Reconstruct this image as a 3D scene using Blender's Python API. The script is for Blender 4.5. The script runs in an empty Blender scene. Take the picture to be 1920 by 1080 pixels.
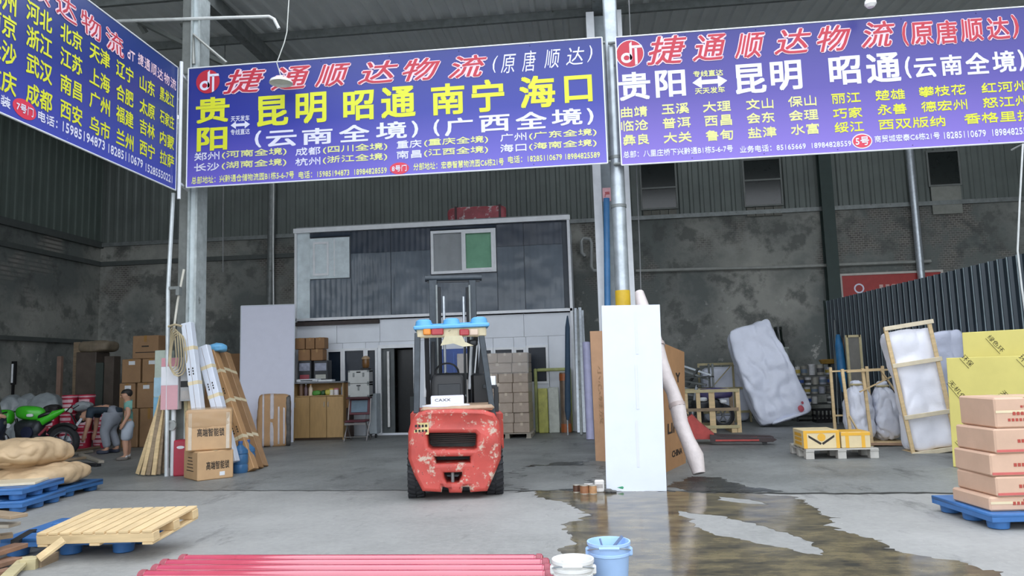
import bpy, bmesh, math, random
import numpy as np
from mathutils import Vector as V, Matrix, noise
random.seed(7)
S = bpy.context.scene
COL = S.collection
PI = math.pi
def R(d): return math.radians(d)
def rgb(h):
    h = h.lstrip('#'); c = [int(h[i:i+2], 16)/255 for i in (0, 2, 4)]
    return tuple(x/12.92 if x <= .04045 else ((x+.055)/1.055)**2.4 for x in c) + (1,)

# ------------------------------------------------------------ camera
FPX, CAMH, YAW, PITCH, ROLL = 1400., 1.55, R(5.85), R(6.3), R(-1.75)
_cy, _sy, _cp, _sp = math.cos(YAW), math.sin(YAW), math.cos(PITCH), math.sin(PITCH)
FW = V((-_sy*_cp, _cy*_cp, _sp)); _r0 = V((_cy, _sy, 0)); _u0 = _r0.cross(FW)
RT = _r0*math.cos(ROLL) + _u0*math.sin(ROLL); UP = -_r0*math.sin(ROLL) + _u0*math.cos(ROLL)
CAM = V((0, 0, CAMH))
cd = bpy.data.cameras.new('camera'); co = bpy.data.objects.new('camera', cd); COL.objects.link(co)
cd.sensor_width = 36; cd.lens = FPX*36/1920; cd.clip_start = .05; cd.clip_end = 300
m = Matrix((RT, UP, -FW)).transposed().to_4x4(); m.translation = CAM; co.matrix_world = m
S.camera = co
# ------------------------------------------------------------ overcast sky and exposure
W = bpy.data.worlds.new('overcast_sky'); S.world = W; W.use_nodes = True
n = W.node_tree.nodes; l = W.node_tree.links; n.clear()
tc = n.new('ShaderNodeTexCoord'); sx = n.new('ShaderNodeSeparateXYZ'); mr = n.new('ShaderNodeMapRange')
mx = n.new('ShaderNodeMix'); mx.data_type = 'RGBA'; bg = n.new('ShaderNodeBackground'); wo = n.new('ShaderNodeOutputWorld')
l.new(tc.outputs['Generated'], sx.inputs[0]); l.new(sx.outputs['Z'], mr.inputs['Value'])
mr.inputs['From Min'].default_value = 0; mr.inputs['From Max'].default_value = 1
mx.inputs[6].default_value = (.92, .98, 1.06, 1); mx.inputs[7].default_value = (.97, 1.03, 1.13, 1)
l.new(mr.outputs[0], mx.inputs[0]); l.new(mx.outputs[2], bg.inputs['Color']); l.new(bg.outputs[0], wo.inputs['Surface'])
bg.inputs['Strength'].default_value = 1.9
S.view_settings.view_transform = 'Standard'; S.view_settings.look = 'None'
S.view_settings.gamma = 1; S.view_settings.use_curve_mapping = False
S.view_settings.exposure = 0.47

# ------------------------------------------------------------ where a point of the place stands
def ray(x, y): return RT*((x-960)/FPX) - UP*((y-540)/FPX) + FW
def G(x, y, z=0):
    d = ray(x, y); return CAM + d*((z-CAMH)/d.z)
def P(x, y, Y):
    d = ray(x, y); return CAM + d*(Y/d.y)
def F(x0, x1, yt, yb, Y):
    a = P((x0+x1)/2, yt, Y); b = P((x0+x1)/2, yb, Y); ym = (yt+yb)/2
    u = P(x0, ym, Y).x; v = P(x1, ym, Y).x
    return (u+v)/2, v-u, b.z, a.z           # centre X, width, z bottom, z top
class Fr:
    """A local frame for a thing: base point on the ground (or at depth Y), facing angle rz."""
    def __init__(s, x, y, rz=None, Y=None, z=0):
        s.o = G(x, y, z) if Y is None else P(x, y, Y)
        if Y is not None and z is not None: s.o.z = z
        if rz is None: rz = math.atan2(-(s.o.x-CAM.x), s.o.y-CAM.y)
        s.rz = rz; s.n = V((-math.sin(rz), math.cos(rz), 0)); s.r = V((math.cos(rz), math.sin(rz), 0))
    def L(s, x, y, d=0):
        q = ray(x, y); t = (s.o + s.n*d - CAM).dot(s.n)/q.dot(s.n); p = CAM + q*t - s.o
        return V((p.dot(s.r), d, p.z))
    def B(s, x0, x1, yt, yb, d=0):
        a = s.L((x0+x1)/2, yt, d).z; b = s.L((x0+x1)/2, yb, d).z
        u = s.L(x0, (yt+yb)/2, d).x; v = s.L(x1, (yt+yb)/2, d).x
        return (u+v)/2, v-u, b, a

# ------------------------------------------------------------ materials
def nn(t, k, **kw):
    x = t.nodes.new(k)
    for a, b in kw.items(): setattr(x, a, b)
    return x
def coords(t, rnd=True, scale=(1, 1, 1)):
    tc = nn(t, 'ShaderNodeTexCoord'); mp = nn(t, 'ShaderNodeMapping'); mp.inputs['Scale'].default_value = scale
    if rnd:
        oi = nn(t, 'ShaderNodeObjectInfo'); mu = nn(t, 'ShaderNodeMath', operation='MULTIPLY'); mu.inputs[1].default_value = 37
        t.links.new(oi.outputs['Random'], mu.inputs[0])
        ad = nn(t, 'ShaderNodeVectorMath', operation='ADD')
        t.links.new(tc.outputs['Object'], ad.inputs[0]); t.links.new(mu.outputs[0], ad.inputs[1]); t.links.new(ad.outputs[0], mp.inputs[0])
    else: t.links.new(tc.outputs['Object'], mp.inputs[0])
    return mp.outputs[0]
def noi(t, vec, sc, det=4, rough=.6):
    x = nn(t, 'ShaderNodeTexNoise'); x.inputs['Scale'].default_value = sc; x.inputs['Detail'].default_value = det; x.inputs['Roughness'].default_value = rough
    t.links.new(vec, x.inputs['Vector']); return x.outputs['Fac']
def ramp(t, fac, a, b):
    x = nn(t, 'ShaderNodeMapRange'); x.inputs['From Min'].default_value = a; x.inputs['From Max'].default_value = b
    t.links.new(fac, x.inputs['Value']); return x.outputs[0]
def mixc(t, fac, a, b):
    x = nn(t, 'ShaderNodeMix', data_type='RGBA')
    for k, v in ((6, a), (7, b)):
        if isinstance(v, tuple): x.inputs[k].default_value = v
        else: t.links.new(v, x.inputs[k])
    if isinstance(fac, float): x.inputs[0].default_value = fac
    else: t.links.new(fac, x.inputs[0])
    return x.outputs[2]
def mul(c, k): return (min(c[0]*k, 1), min(c[1]*k, 1), min(c[2]*k, 1), 1)
MATS = {}
def mat(key, col=None, rough=.6, metal=0., var=.12, sc=6., bump=0., stretch=(1, 1, 1), chip=None, chipsc=9., chiplev=.6, spec=.5, bsc=None, chip2=None, c2sc=4., c2lev=.6, trans=0., alpha=1., rnd=True, emit=None):
    if key in MATS: return MATS[key]
    M = bpy.data.materials.new(key); M.use_nodes = True; t = M.node_tree
    b = t.nodes['Principled BSDF']; c = rgb(col)
    b.inputs['Roughness'].default_value = rough; b.inputs['Metallic'].default_value = metal; b.inputs['Specular IOR Level'].default_value = spec
    v = coords(t, rnd, stretch)
    out = c
    if var:
        f = ramp(t, noi(t, v, sc), .3, .7); out = mixc(t, f, mul(c, 1-var), mul(c, 1+var))
    if chip:
        g = ramp(t, noi(t, v, chipsc, 8, .7), chiplev, chiplev+.06); out = mixc(t, g, out, rgb(chip))
    if chip2:
        g = ramp(t, noi(t, v, c2sc, 9, .75), c2lev, c2lev+.04); out = mixc(t, g, out, rgb(chip2))
    if isinstance(out, tuple): b.inputs['Base Color'].default_value = out
    else: t.links.new(out, b.inputs['Base Color'])
    if bump:
        bp = nn(t, 'ShaderNodeBump'); bp.inputs['Strength'].default_value = bump; bp.inputs['Distance'].default_value = .02
        t.links.new(noi(t, v, bsc or sc*2.5, 6), bp.inputs['Height']); t.links.new(bp.outputs[0], b.inputs['Normal'])
    if trans: b.inputs['Transmission Weight'].default_value = trans; b.inputs['IOR'].default_value = 1.3
    if alpha < 1: b.inputs['Alpha'].default_value = alpha
    if emit: b.inputs['Emission Color'].default_value = rgb(emit); b.inputs['Emission Strength'].default_value = 1
    MATS[key] = M; return M

# ------------------------------------------------------------ mesh building
class MB:
    def __init__(s): s.v = []; s.f = []
    def add(s, vs, fs, M=None):
        k = len(s.v); s.v += [tuple(M @ V(p)) if M else tuple(p) for p in vs]; s.f += [tuple(i+k for i in f) for f in fs]; return s
    def box(s, w, d, h, at=(0, 0, 0), rot=(0, 0, 0), bev=0.):
        """w,d,h box, `at` is the centre of its base."""
        M = Matrix.Translation(at) @ Matrix.Rotation(rot[2], 4, 'Z') @ Matrix.Rotation(rot[1], 4, 'Y') @ Matrix.Rotation(rot[0], 4, 'X') @ Matrix.Translation((0, 0, h/2))
        return s.cbox(w/2, d/2, h/2, bev, M)
    def cbox(s, x, y, z, b, M):
        b = min(b, x*.9, y*.9, z*.9)
        if b <= 0:
            vs = [(i*x, j*y, k*z) for i in (-1, 1) for j in (-1, 1) for k in (-1, 1)]
            return s.add(vs, [(0, 1, 3, 2), (4, 6, 7, 5), (0, 4, 5, 1), (2, 3, 7, 6), (0, 2, 6, 4), (1, 5, 7, 3)], M)
        vs = []; ix = {}
        for i in (-1, 1):
            for j in (-1, 1):
                for k in (-1, 1):
                    for a in range(3):
                        e = [b, b, b]; e[a] = 0
                        ix[i, j, k, a] = len(vs); vs.append((i*(x-e[0]), j*(y-e[1]), k*(z-e[2])))
        fs = []
        for a in range(3):
            o = [q for q in range(3) if q != a]
            for sgn in (-1, 1):
                def key(p, q):
                    c = [0, 0, 0]; c[a] = sgn; c[o[0]] = p; c[o[1]] = q; return ix[c[0], c[1], c[2], a]
                q = [key(-1, -1), key(1, -1), key(1, 1), key(-1, 1)]
                if (sgn > 0) == (a == 1): q.reverse()
                fs.append(q)
        for a in range(3):
            o = [q for q in range(3) if q != a]
            for p in (-1, 1):
                for q in (-1, 1):
                    def kk(e, w):
                        c = [0, 0, 0]; c[a] = e; c[o[0]] = p; c[o[1]] = q; return ix[c[0], c[1], c[2], w]
                    f = [kk(-1, o[0]), kk(1, o[0]), kk(1, o[1]), kk(-1, o[1])]
                    fs.append(f)
        for i in (-1, 1):
            for j in (-1, 1):
                for k in (-1, 1): fs.append([ix[i, j, k, 0], ix[i, j, k, 1], ix[i, j, k, 2]])
        return s.add(vs, fs, M)
    def bar(s, p, q, w, t=None, bev=0., up=(0, 0, 1)):
        p, q = V(p), V(q); t = t or w; z = (q-p); L = z.length; z.normalize(); u = V(up)
        if abs(z.dot(u)) > .95: u = V((0, 1, 0))
        x = u.cross(z).normalized(); y = z.cross(x)
        M = Matrix((x, y, z)).transposed().to_4x4(); M.translation = (p+q)/2
        return s.cbox(w/2, t/2, L/2, bev, M)
    def tube(s, pts, r, n=8, cap=True):
        pts = [V(p) for p in pts]; rs = r if isinstance(r, (list, tuple)) else [r]*len(pts)
        k = len(s.v); prev = None
        for i, p in enumerate(pts):
            t = (pts[min(i+1, len(pts)-1)] - pts[max(i-1, 0)]).normalized()
            if prev is None:
                a = V((0, 0, 1)) if abs(t.z) < .9 else V((1, 0, 0)); x = a.cross(t).normalized()
            else: x = (prev - t*prev.dot(t)).normalized()
            prev = x; y = t.cross(x)
            s.v += [tuple(p + (x*math.cos(2*PI*j/n) + y*math.sin(2*PI*j/n))*rs[i]) for j in range(n)]
        for i in range(len(pts)-1):
            for j in range(n):
                s.f.append((k+i*n+j, k+i*n+(j+1) % n, k+(i+1)*n+(j+1) % n, k+(i+1)*n+j))
        if cap: s.f.append(tuple(k+j for j in range(n))[::-1]); s.f.append(tuple(k+(len(pts)-1)*n+j for j in range(n)))
        return s
    def lathe(s, prof, n=20, at=(0, 0, 0), M=None, closed=False):
        k = len(s.v); M = (M or Matrix()); T = Matrix.Translation(at) @ M
        for r, z in prof: s.v += [tuple(T @ V((r*math.cos(2*PI*j/n), r*math.sin(2*PI*j/n), z))) for j in range(n)]
        q = len(prof)
        for i in range(q if closed else q-1):
            i2 = (i+1) % q
            for j in range(n): s.f.append((k+i*n+j, k+i*n+(j+1) % n, k+i2*n+(j+1) % n, k+i2*n+j))
        if not closed:
            if prof[0][0] > 1e-4: s.f.append(tuple(k+j for j in range(n))[::-1])
            if prof[-1][0] > 1e-4: s.f.append(tuple(k+(q-1)*n+j for j in range(n)))
        return s
    def sheet(s, fn, nu, nv, th=0.):
        k = len(s.v); pts = [V(fn(i/nu, j/nv)) for j in range(nv+1) for i in range(nu+1)]
        s.v += [tuple(p) for p in pts]
        q = lambda i, j: k+j*(nu+1)+i
        for j in range(nv):
            for i in range(nu): s.f.append((q(i, j), q(i+1, j), q(i+1, j+1), q(i, j+1)))
        if th:
            k2 = len(s.v); nrm = (pts[1]-pts[0]).cross(pts[nu+1]-pts[0]).normalized()*th
            s.v += [tuple(p-nrm) for p in pts]
            for j in range(nv):
                for i in range(nu): s.f.append(tuple(x-k+k2 for x in (q(i, j+1), q(i+1, j+1), q(i+1, j), q(i, j))))
            ring = [q(i, 0) for i in range(nu)] + [q(nu, j) for j in range(nv)] + [q(i, nv) for i in range(nu, 0, -1)] + [q(0, j) for j in range(nv, 0, -1)]
            for a, b in zip(ring, ring[1:]+ring[:1]): s.f.append((b, a, a-k+k2, b-k+k2))
        return s
    def poly(s, pts, a, b, ax=1):
        """Extrude a 2D outline between a and b along axis ax (1: pts are x,z; 2: pts are x,y; 0: pts are y,z)."""
        k = len(s.v); n = len(pts)
        for t in (a, b):
            for u, w in pts: s.v.append((u, t, w) if ax == 1 else (u, w, t) if ax == 2 else (t, u, w))
        s.f.append(tuple(range(k, k+n))); s.f.append(tuple(range(k+n, k+2*n))[::-1])
        for i in range(n): s.f.append((k+i, k+n+i, k+n+(i+1) % n, k+(i+1) % n))
        return s
    def soft(s, w, d, h, e=4., n=10, amp=0., fs=3., seed=0, at=(0, 0, 0), rot=(0, 0, 0), fn=None, ridge=0., rs=4.):
        """A stuffed or wrapped body: a superellipsoid with creases."""
        M = Matrix.Translation(at) @ Matrix.Rotation(rot[2], 4, 'Z') @ Matrix.Rotation(rot[1], 4, 'Y') @ Matrix.Rotation(rot[0], 4, 'X')
        ix = {}; vs = []; fs_ = []
        def vid(p):
            key = tuple(round(c*n) for c in p)
            if key not in ix:
                q = V(p); L = (abs(q.x)**e+abs(q.y)**e+abs(q.z)**e)**(1/e); u = q/L
                a = V((u.x*w/2, u.y*d/2, u.z*h/2))
                if amp:
                    sd = V((seed*7.3, seed*3.1, 0)); nv = noise.noise(a*fs+sd) + .5*noise.noise(a*fs*2.3+sd)
                    a += V((u.x, u.y, u.z)).normalized()*amp*nv
                if ridge:
                    k_ = 1-min(1, 2.6*abs(noise.noise(V((a.x*rs*1.0, a.y*rs, a.z*rs*.7))+V((seed*5.1, 2, seed))))); a -= V((u.x, u.y, u.z)).normalized()*ridge*k_*k_
                if fn: a = V(fn(a, u))
                ix[key] = len(vs); vs.append(a)
            return ix[key]
        for ax in range(3):
            o = [q for q in range(3) if q != ax]
            for sg in (-1, 1):
                for i in range(n):
                    for j in range(n):
                        f = []
                        for a, b in ((i, j), (i+1, j), (i+1, j+1), (i, j+1)):
                            c = [0, 0, 0]; c[ax] = sg; c[o[0]] = -1+2*a/n; c[o[1]] = -1+2*b/n; f.append(vid(c))
                        fs_.append(f if (sg > 0) != (ax == 1) else f[::-1])
        return s.add(vs, fs_, M)
    def build(s, name, m, parent=None, smooth=False, loc=None, rz=0, stuff=False):
        me = bpy.data.meshes.new(name); me.from_pydata(s.v, [], s.f); me.validate()
        bm = bmesh.new(); bm.from_mesh(me); bmesh.ops.recalc_face_normals(bm, faces=bm.faces); bm.to_mesh(me); bm.free()
        return link(name, me, m, parent, smooth, loc, rz, stuff)
def link(name, me, m, parent=None, smooth=False, loc=None, rz=0, stuff=False):
    if m is not None and not me.materials: me.materials.append(m)
    o = bpy.data.objects.new(name, me); COL.objects.link(o)
    if smooth:
        me.polygons.foreach_set('use_smooth', [True]*len(me.polygons)); me.set_sharp_from_angle(angle=R(smooth if smooth > 1 else 40))
    if parent is not None: o.parent = parent
    if loc is not None: o.location = loc
    if rz: o.rotation_euler.z = rz
    if stuff: o['kind'] = 'stuff'
    return o
def tag(o, label, cat, group=None, kind=None):
    o['label'] = label; o['category'] = cat
    if group: o['group'] = group
    if kind: o['kind'] = kind
    return o
def thing(name, label, cat, loc=(0, 0, 0), rz=0, group=None):
    o = bpy.data.objects.new(name, None); COL.objects.link(o); o.empty_display_size = .1
    o.location = loc; o.rotation_euler.z = rz; return tag(o, label, cat, group)
def struct(o, label=None):
    o['kind'] = 'structure'
    if label: o['label'] = label
    return o
def empty_struct(name, label=None, loc=(0, 0, 0)):
    o = bpy.data.objects.new(name, None); COL.objects.link(o); o.location = loc; o['kind'] = 'structure'
    if label: o['label'] = label
    return o
def copy_tree(o, parent=None):
    c = o.copy(); COL.objects.link(c)
    if parent is not None: c.parent = parent
    for ch in list(o.children): copy_tree(ch, c)
    return c
def eval_mesh(ob):
    bpy.context.view_layer.update(); dg = bpy.context.evaluated_depsgraph_get()
    me = bpy.data.meshes.new_from_object(ob.evaluated_get(dg)); data = ob.data; bpy.data.objects.remove(ob)
    return me
def plate_mesh(outer, holes=(), th=.02, bev=0., res=3):
    """A flat plate with holes in local XZ, front face towards -Y at y=0, going back to y=th."""
    cu = bpy.data.curves.new('plate', 'CURVE'); cu.dimensions = '2D'; cu.fill_mode = 'BOTH'
    for pts in [outer]+list(holes):
        sp = cu.splines.new('POLY'); sp.points.add(len(pts)-1); sp.use_cyclic_u = True
        for q, p in zip(sp.points, pts): q.co = (p[0], p[1], 0, 1)
    cu.extrude = max(th/2-bev, 0); cu.bevel_depth = bev; cu.bevel_resolution = res; cu.offset = -bev
    ob = bpy.data.objects.new('plate', cu); COL.objects.link(ob); me = eval_mesh(ob); bpy.data.curves.remove(cu)
    me.transform(Matrix.Translation((0, th/2, 0)) @ Matrix.Rotation(PI/2, 4, 'X')); me.materials.clear(); return me
def rect(x0, x1, z0, z1): return [(x0, z0), (x1, z0), (x1, z1), (x0, z1)]
_gl = {}
def text_mesh(body, bold=0., shear=0., res=2):
    """The strokes of `body` in XY, scaled into the unit square."""
    cu = bpy.data.curves.new('text', 'FONT'); cu.body = body; cu.offset = bold; cu.shear = shear; cu.resolution_u = res
    ob = bpy.data.objects.new('text', cu); COL.objects.link(ob); me = eval_mesh(ob); bpy.data.curves.remove(cu)
    me.materials.clear()
    a = np.empty(len(me.vertices)*3, 'f'); me.vertices.foreach_get('co', a); a = a.reshape(-1, 3)
    lo, hi = a.min(0), a.max(0); return me, a, lo, hi
def text(body, c, w, h, m, parent, name='lettering', bold=.02, shear=0., axes=None, nd=4):
    """Flat print: centre c, width w, height h in the parent's frame; axes = (right, up). Heavier strokes come from shifted copies."""
    me, a, lo, hi = text_mesh(body, 0., shear)
    nv = len(a); b_ = bold
    sh = [(0, 0)] if b_ < .012 else [(b_*math.cos(2*PI*(i+.5)/nd), b_*math.sin(2*PI*(i+.5)/nd)) for i in range(nd)]
    fs = [tuple(p.vertices) for p in me.polygons]; bpy.data.meshes.remove(me)
    lo = lo-b_; hi = hi+b_; sz = np.maximum(hi-lo, 1e-6); k = w/sz[0]; kz = h/sz[1]
    r, u = axes or (V((1, 0, 0)), V((0, 0, 1))); c = np.array(c); r = np.array(r); u = np.array(u)
    vs = []; ff = []
    nrm = np.cross(r, u)*.0005
    for si, (dx, dy) in enumerate(sh):
        q = a-(lo+hi)/2; x = (q[:, 0]+dx)*k; y = (q[:, 1]+dy)*kz
        o = len(vs); vs += (c[None]+nrm[None]*si+x[:, None]*r[None]+y[:, None]*u[None]).tolist(); ff += [tuple(i+o for i in f) for f in fs]
    me = bpy.data.meshes.new(name); me.from_pydata(vs, [], ff)
    o = link(name, me, m, parent)
    if len(body) > 1: o['kind'] = 'stuff'
    return o
# ============================================================ SETTING
YB, YO, YF, ZR = 22., 19., 11.7, 9.      # back wall, office front, banner plane, roof height
white = mat('white_paint', 'd9dde0', .5, var=.06)
steelw = mat('weathered_steel', 'aeb6b6', .5, .2, var=.2, chip='6b6f6c', chipsc=4, chiplev=.62)
steelg = mat('grey_steel', '7d8281', .5, .4, var=.2, chip='565752', chiplev=.62)
silver = mat('galvanised', 'b9c0c6', .35, .6, var=.15, sc=14)
dark = mat('near_black', '1c1e20', .5, var=.2)
black = mat('black_plastic', '17181a', .4, var=.15)
def concrete(key, base, dk, lt, gl):
    M = bpy.data.materials.new(key); M.use_nodes = True; t = M.node_tree; b = t.nodes['Principled BSDF']
    v = coords(t, False); vs = coords(t, False, (1, .35, 1))
    a = ramp(t, noi(t, v, .45, 6, .65), .35, .68); c = mixc(t, a, rgb(dk), rgb(base))
    f = ramp(t, noi(t, v, 14, 5, .7), .35, .7); c = mixc(t, f, c, mixc(t, .35, c, rgb(lt)))
    st = ramp(t, noi(t, vs, 1.7, 9, .75), .56, .68); c = mixc(t, st, c, mul(rgb(dk), .72))
    sp = ramp(t, noi(t, v, 23, 3, .5), .70, .74); c = mixc(t, sp, c, rgb(lt))
    t.links.new(c, b.inputs['Base Color'])
    r = nn(t, 'ShaderNodeMapRange'); r.inputs['To Min'].default_value = gl; r.inputs['To Max'].default_value = gl+.3
    t.links.new(noi(t, v, 1.1, 5), r.inputs['Value']); t.links.new(r.outputs[0], b.inputs['Roughness'])
    bp = nn(t, 'ShaderNodeBump'); bp.inputs['Strength'].default_value = .25; bp.inputs['Distance'].default_value = .01
    t.links.new(noi(t, v, 30, 6), bp.inputs['Height']); t.links.new(bp.outputs[0], b.inputs['Normal']); return M
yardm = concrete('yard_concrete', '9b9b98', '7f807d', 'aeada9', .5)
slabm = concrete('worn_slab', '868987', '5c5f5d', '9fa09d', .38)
rnd = random.Random(3)
edge = []
kx = [(-40, 12.3), (-12, 10.9), (-6.44, 10.33), (-1.09, 9.86), (.6, 9.7), (2.4, 9.36), (4.4, 9.2), (8, 9.0), (40, 8.4)]
for (x0, y0), (x1, y1) in zip(kx, kx[1:]):
    k = max(2, int((x1-x0)/.12)) if -9 < x0 < 8 else 4
    for i in range(k): edge.append((x0+(x1-x0)*i/k, y0+(y1-y0)*i/k + (rnd.uniform(-.03, .03)+.05*noise.noise(V((x0+i*.1, 0, 0))) if k > 4 else 0)))
edge.append(kx[-1])
me = plate_mesh(edge+[(40, 40), (-40, 40)], th=.2); me.transform(Matrix.Rotation(-PI/2, 4, 'X')); 
def flat(outer, holes, top, th, name, m):
    me = plate_mesh(outer, holes, th)
    me.transform(Matrix.Rotation(-PI/2, 4, 'X'))      # front face (-Y) turns up
    z = max(v.co.z for v in me.vertices)
    # the outline's second axis becomes depth
    ys = [v.co.y for v in me.vertices]
    me.transform(Matrix.Translation((0, 0, top-z))); return link(name, me, m)
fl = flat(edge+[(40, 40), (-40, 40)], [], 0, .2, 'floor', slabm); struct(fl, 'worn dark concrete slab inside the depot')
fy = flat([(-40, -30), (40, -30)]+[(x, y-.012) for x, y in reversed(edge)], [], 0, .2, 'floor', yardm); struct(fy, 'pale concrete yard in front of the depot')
b = MB()
ee = [p for p in edge if -9 < p[0] < 7]
for (x0, y0), (x1, y1) in zip(ee, ee[1:]):
    kk = lambda x: (.018+.03*abs(noise.noise(V((x*2, 1, 0)))))*(3. if x > .5 else 1.3); w0 = kk(x0); w1 = kk(x1)
    b.add([(x0, y0-w0, .002), (x1, y1-w1, .002), (x1, y1+w1*.7, .002), (x0, y0+w0*.7, .002)], [(0, 1, 2, 3)])
tag(b.build('floor_crack', mat('crack', '2e2f2d', .8, var=.3)), 'jagged dark crack between yard and depot floor slabs', 'crack', kind='structure'); 
# water
def wetmat(key, c1, c2, rough, sc):
    M = bpy.data.materials.new(key); M.use_nodes = True; t = M.node_tree; b = t.nodes['Principled BSDF']; v = coords(t, False)
    vs = coords(t, False, (.7, 1.3, 1))
    c = mixc(t, ramp(t, noi(t, vs, sc, 8, .7), .38, .62), rgb(c1), rgb(c2)); t.links.new(c, b.inputs['Base Color'])
    r = nn(t, 'ShaderNodeMapRange'); r.inputs['From Min'].default_value = .35; r.inputs['From Max'].default_value = .65; r.inputs['To Min'].default_value = rough; r.inputs['To Max'].default_value = rough+.16
    t.links.new(noi(t, v, 1.3, 5), r.inputs['Value']); t.links.new(r.outputs[0], b.inputs['Roughness']); b.inputs['IOR'].default_value = 1.33 if rough < .1 else 1.2
    bp = nn(t, 'ShaderNodeBump'); bp.inputs['Strength'].default_value = .12; bp.inputs['Distance'].default_value = .004
    t.links.new(noi(t, v, 9, 5), bp.inputs['Height']); t.links.new(bp.outputs[0], b.inputs['Normal']); return M
def wob(px, amp, seed, z=0):
    pts = [G(x, y, z) for x, y in px]; out = []
    for a, c in zip(pts, pts[1:]+pts[:1]):
        k = max(1, int((c-a).length/.035))
        for i in range(k):
            p = a.lerp(c, i/k); q = p*2.2+V((seed, 0, 0))
            out.append((p.x+amp*1.8*noise.noise(q)+amp*1.3*noise.noise(q*4.)+amp*.8*noise.noise(q*11), p.y+amp*noise.noise(q+V((9, 9, 9)))+amp*.9*noise.noise(q*4.5)+amp*.5*noise.noise(q*12)))
    return out
wet = wetmat('wet_silt', '403e39', '776d54', .05, 3.2)
pm = flat(wob([(1000, 921), (1060, 921), (1120, 921), (1250, 922), (1380, 926), (1490, 931), (1502, 938), (1530, 958), (1558, 975), (1555, 985), (1620, 1010), (1690, 1032), (1800, 1060), (1870, 1075), (1900, 1092), (1900, 1200), (1040, 1200), (1045, 1080), (1055, 1035), (1062, 1010), (1066, 985), (1090, 965), (1085, 955), (1050, 940), (1010, 930)], .07, 1),
    [wob([(1262, 957), (1330, 965), (1400, 978), (1460, 995), (1510, 1012), (1552, 1035), (1540, 1041), (1480, 1030), (1420, 1017), (1340, 1003), (1310, 985), (1275, 967)], .05, 4),
     wob([(1345, 931), (1400, 936), (1440, 946), (1400, 945), (1350, 938)], .03, 8)], .003, .002, 'puddle', wet)
tag(pm, 'muddy brown puddle spreading over the yard before the white panel', 'puddle', kind='stuff')
pm = flat(wob([(925, 912), (950, 888), (990, 876), (1040, 868), (1100, 868), (1135, 880), (1135, 915), (1060, 919), (990, 920)], .2, 12), [], .002, .0015, 'damp_patch', wetmat('damp', '2c2e2d', '454745', .2, 5))
tag(pm, 'dark damp patch on the slab left of the white panel', 'damp patch', kind='stuff')
pm = flat(wob([(1252, 912), (1290, 893), (1350, 897), (1400, 912), (1470, 922), (1400, 925), (1300, 921)], .08, 15), [], .002, .0015, 'damp_patch', MATS.get('damp') or bpy.data.materials['damp'])
tag(pm, 'dark damp patch on the slab right of the white panel', 'damp patch', kind='stuff')

# back wall: plaster below, corrugated sheet above
M = bpy.data.materials.new('stained_plaster'); M.use_nodes = True; t = M.node_tree; bs = t.nodes['Principled BSDF']
v = coords(t, False)
c = mixc(t, ramp(t, noi(t, v, .35, 6, .6), .42, .58), rgb('666b68'), rgb('9b9b94'))
bt = nn(t, 'ShaderNodeTexBrick'); bt.inputs['Scale'].default_value = 4.; bt.inputs['Color1'].default_value = rgb('6b6862'); bt.inputs['Color2'].default_value = rgb('575551'); bt.inputs['Mortar'].default_value = rgb('8b8983'); bt.inputs['Mortar Size'].default_value = .03
mp = nn(t, 'ShaderNodeMapping'); mp.inputs['Rotation'].default_value = (PI/2, 0, 0); t.links.new(v, mp.inputs[0]); t.links.new(mp.outputs[0], bt.inputs['Vector'])
sz = nn(t, 'ShaderNodeSeparateXYZ'); t.links.new(v, sz.inputs[0])
mk = nn(t, 'ShaderNodeMath', operation='MULTIPLY'); t.links.new(ramp(t, noi(t, v, .6, 5), .5, .6), mk.inputs[0]); t.links.new(ramp(t, sz.outputs['Z'], 3.2, 4.2), mk.inputs[1])
c = mixc(t, mk.outputs[0], c, bt.outputs['Color'])
ch = nn(t, 'ShaderNodeMath', operation='MULTIPLY'); t.links.new(ramp(t, noi(t, v, 2.6, 9, .7), .60, .66), ch.inputs[0]); t.links.new(ramp(t, sz.outputs['Z'], 4.4, 2.6), ch.inputs[1])
c = mixc(t, ch.outputs[0], c, rgb('a9a9a3'))
dk = nn(t, 'ShaderNodeMath', operation='MULTIPLY'); t.links.new(ramp(t, noi(t, v, 1.4, 8, .65), .5, .62), dk.inputs[0]); dk.inputs[1].default_value = .75
c = mixc(t, dk.outputs[0], c, rgb('4a4e4c')); t.links.new(c, bs.inputs['Base Color']); bs.inputs['Roughness'].default_value = .9
bp = nn(t, 'ShaderNodeBump'); bp.inputs['Strength'].default_value = .5; bp.inputs['Distance'].default_value = .04; t.links.new(noi(t, v, 5, 8), bp.inputs['Height']); t.links.new(bp.outputs[0], bs.inputs['Normal'])
plaster = M; ZP = 5.9
struct(MB().box(34, .25, ZP, (-1, YB+.125, 0)).build('wall_back', plaster), 'stained grey plaster back wall')
def corrugated(x0, x1, z0, z1, pitch, dep, base=.5):
    """profile in XY, ribs along Z, crests towards -Y"""
    b = MB(); pr = []; x = x0
    while x < x1-1e-6:
        for fx, fy in ((0, 0), (base*pitch, 0), (base*pitch+.12*pitch, -dep), (pitch*.88, -dep)):
            if x+fx < x1: pr.append((x+fx, fy))
        x += pitch
    pr.append((x1, 0)); k = len(pr)
    b.v = [(x, y, z0) for x, y in pr]+[(x, y, z1) for x, y in pr]
    b.f = [(i, i+1, k+i+1, k+i) for i in range(k-1)]; return b
corrm = mat('grey_green_sheet', '636a66', .55, .2, var=.12, sc=1.2)
cw = corrugated(-16, 15, ZP, 9.9, .3, .04).build('wall_back', corrm, loc=(0, YB, 0)); struct(cw, 'corrugated sheet above the plaster back wall')
struct(MB().box(31, .06, .12, (-.5, YB-.06, ZP-.06)).build('trim_1', steelg))
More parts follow.
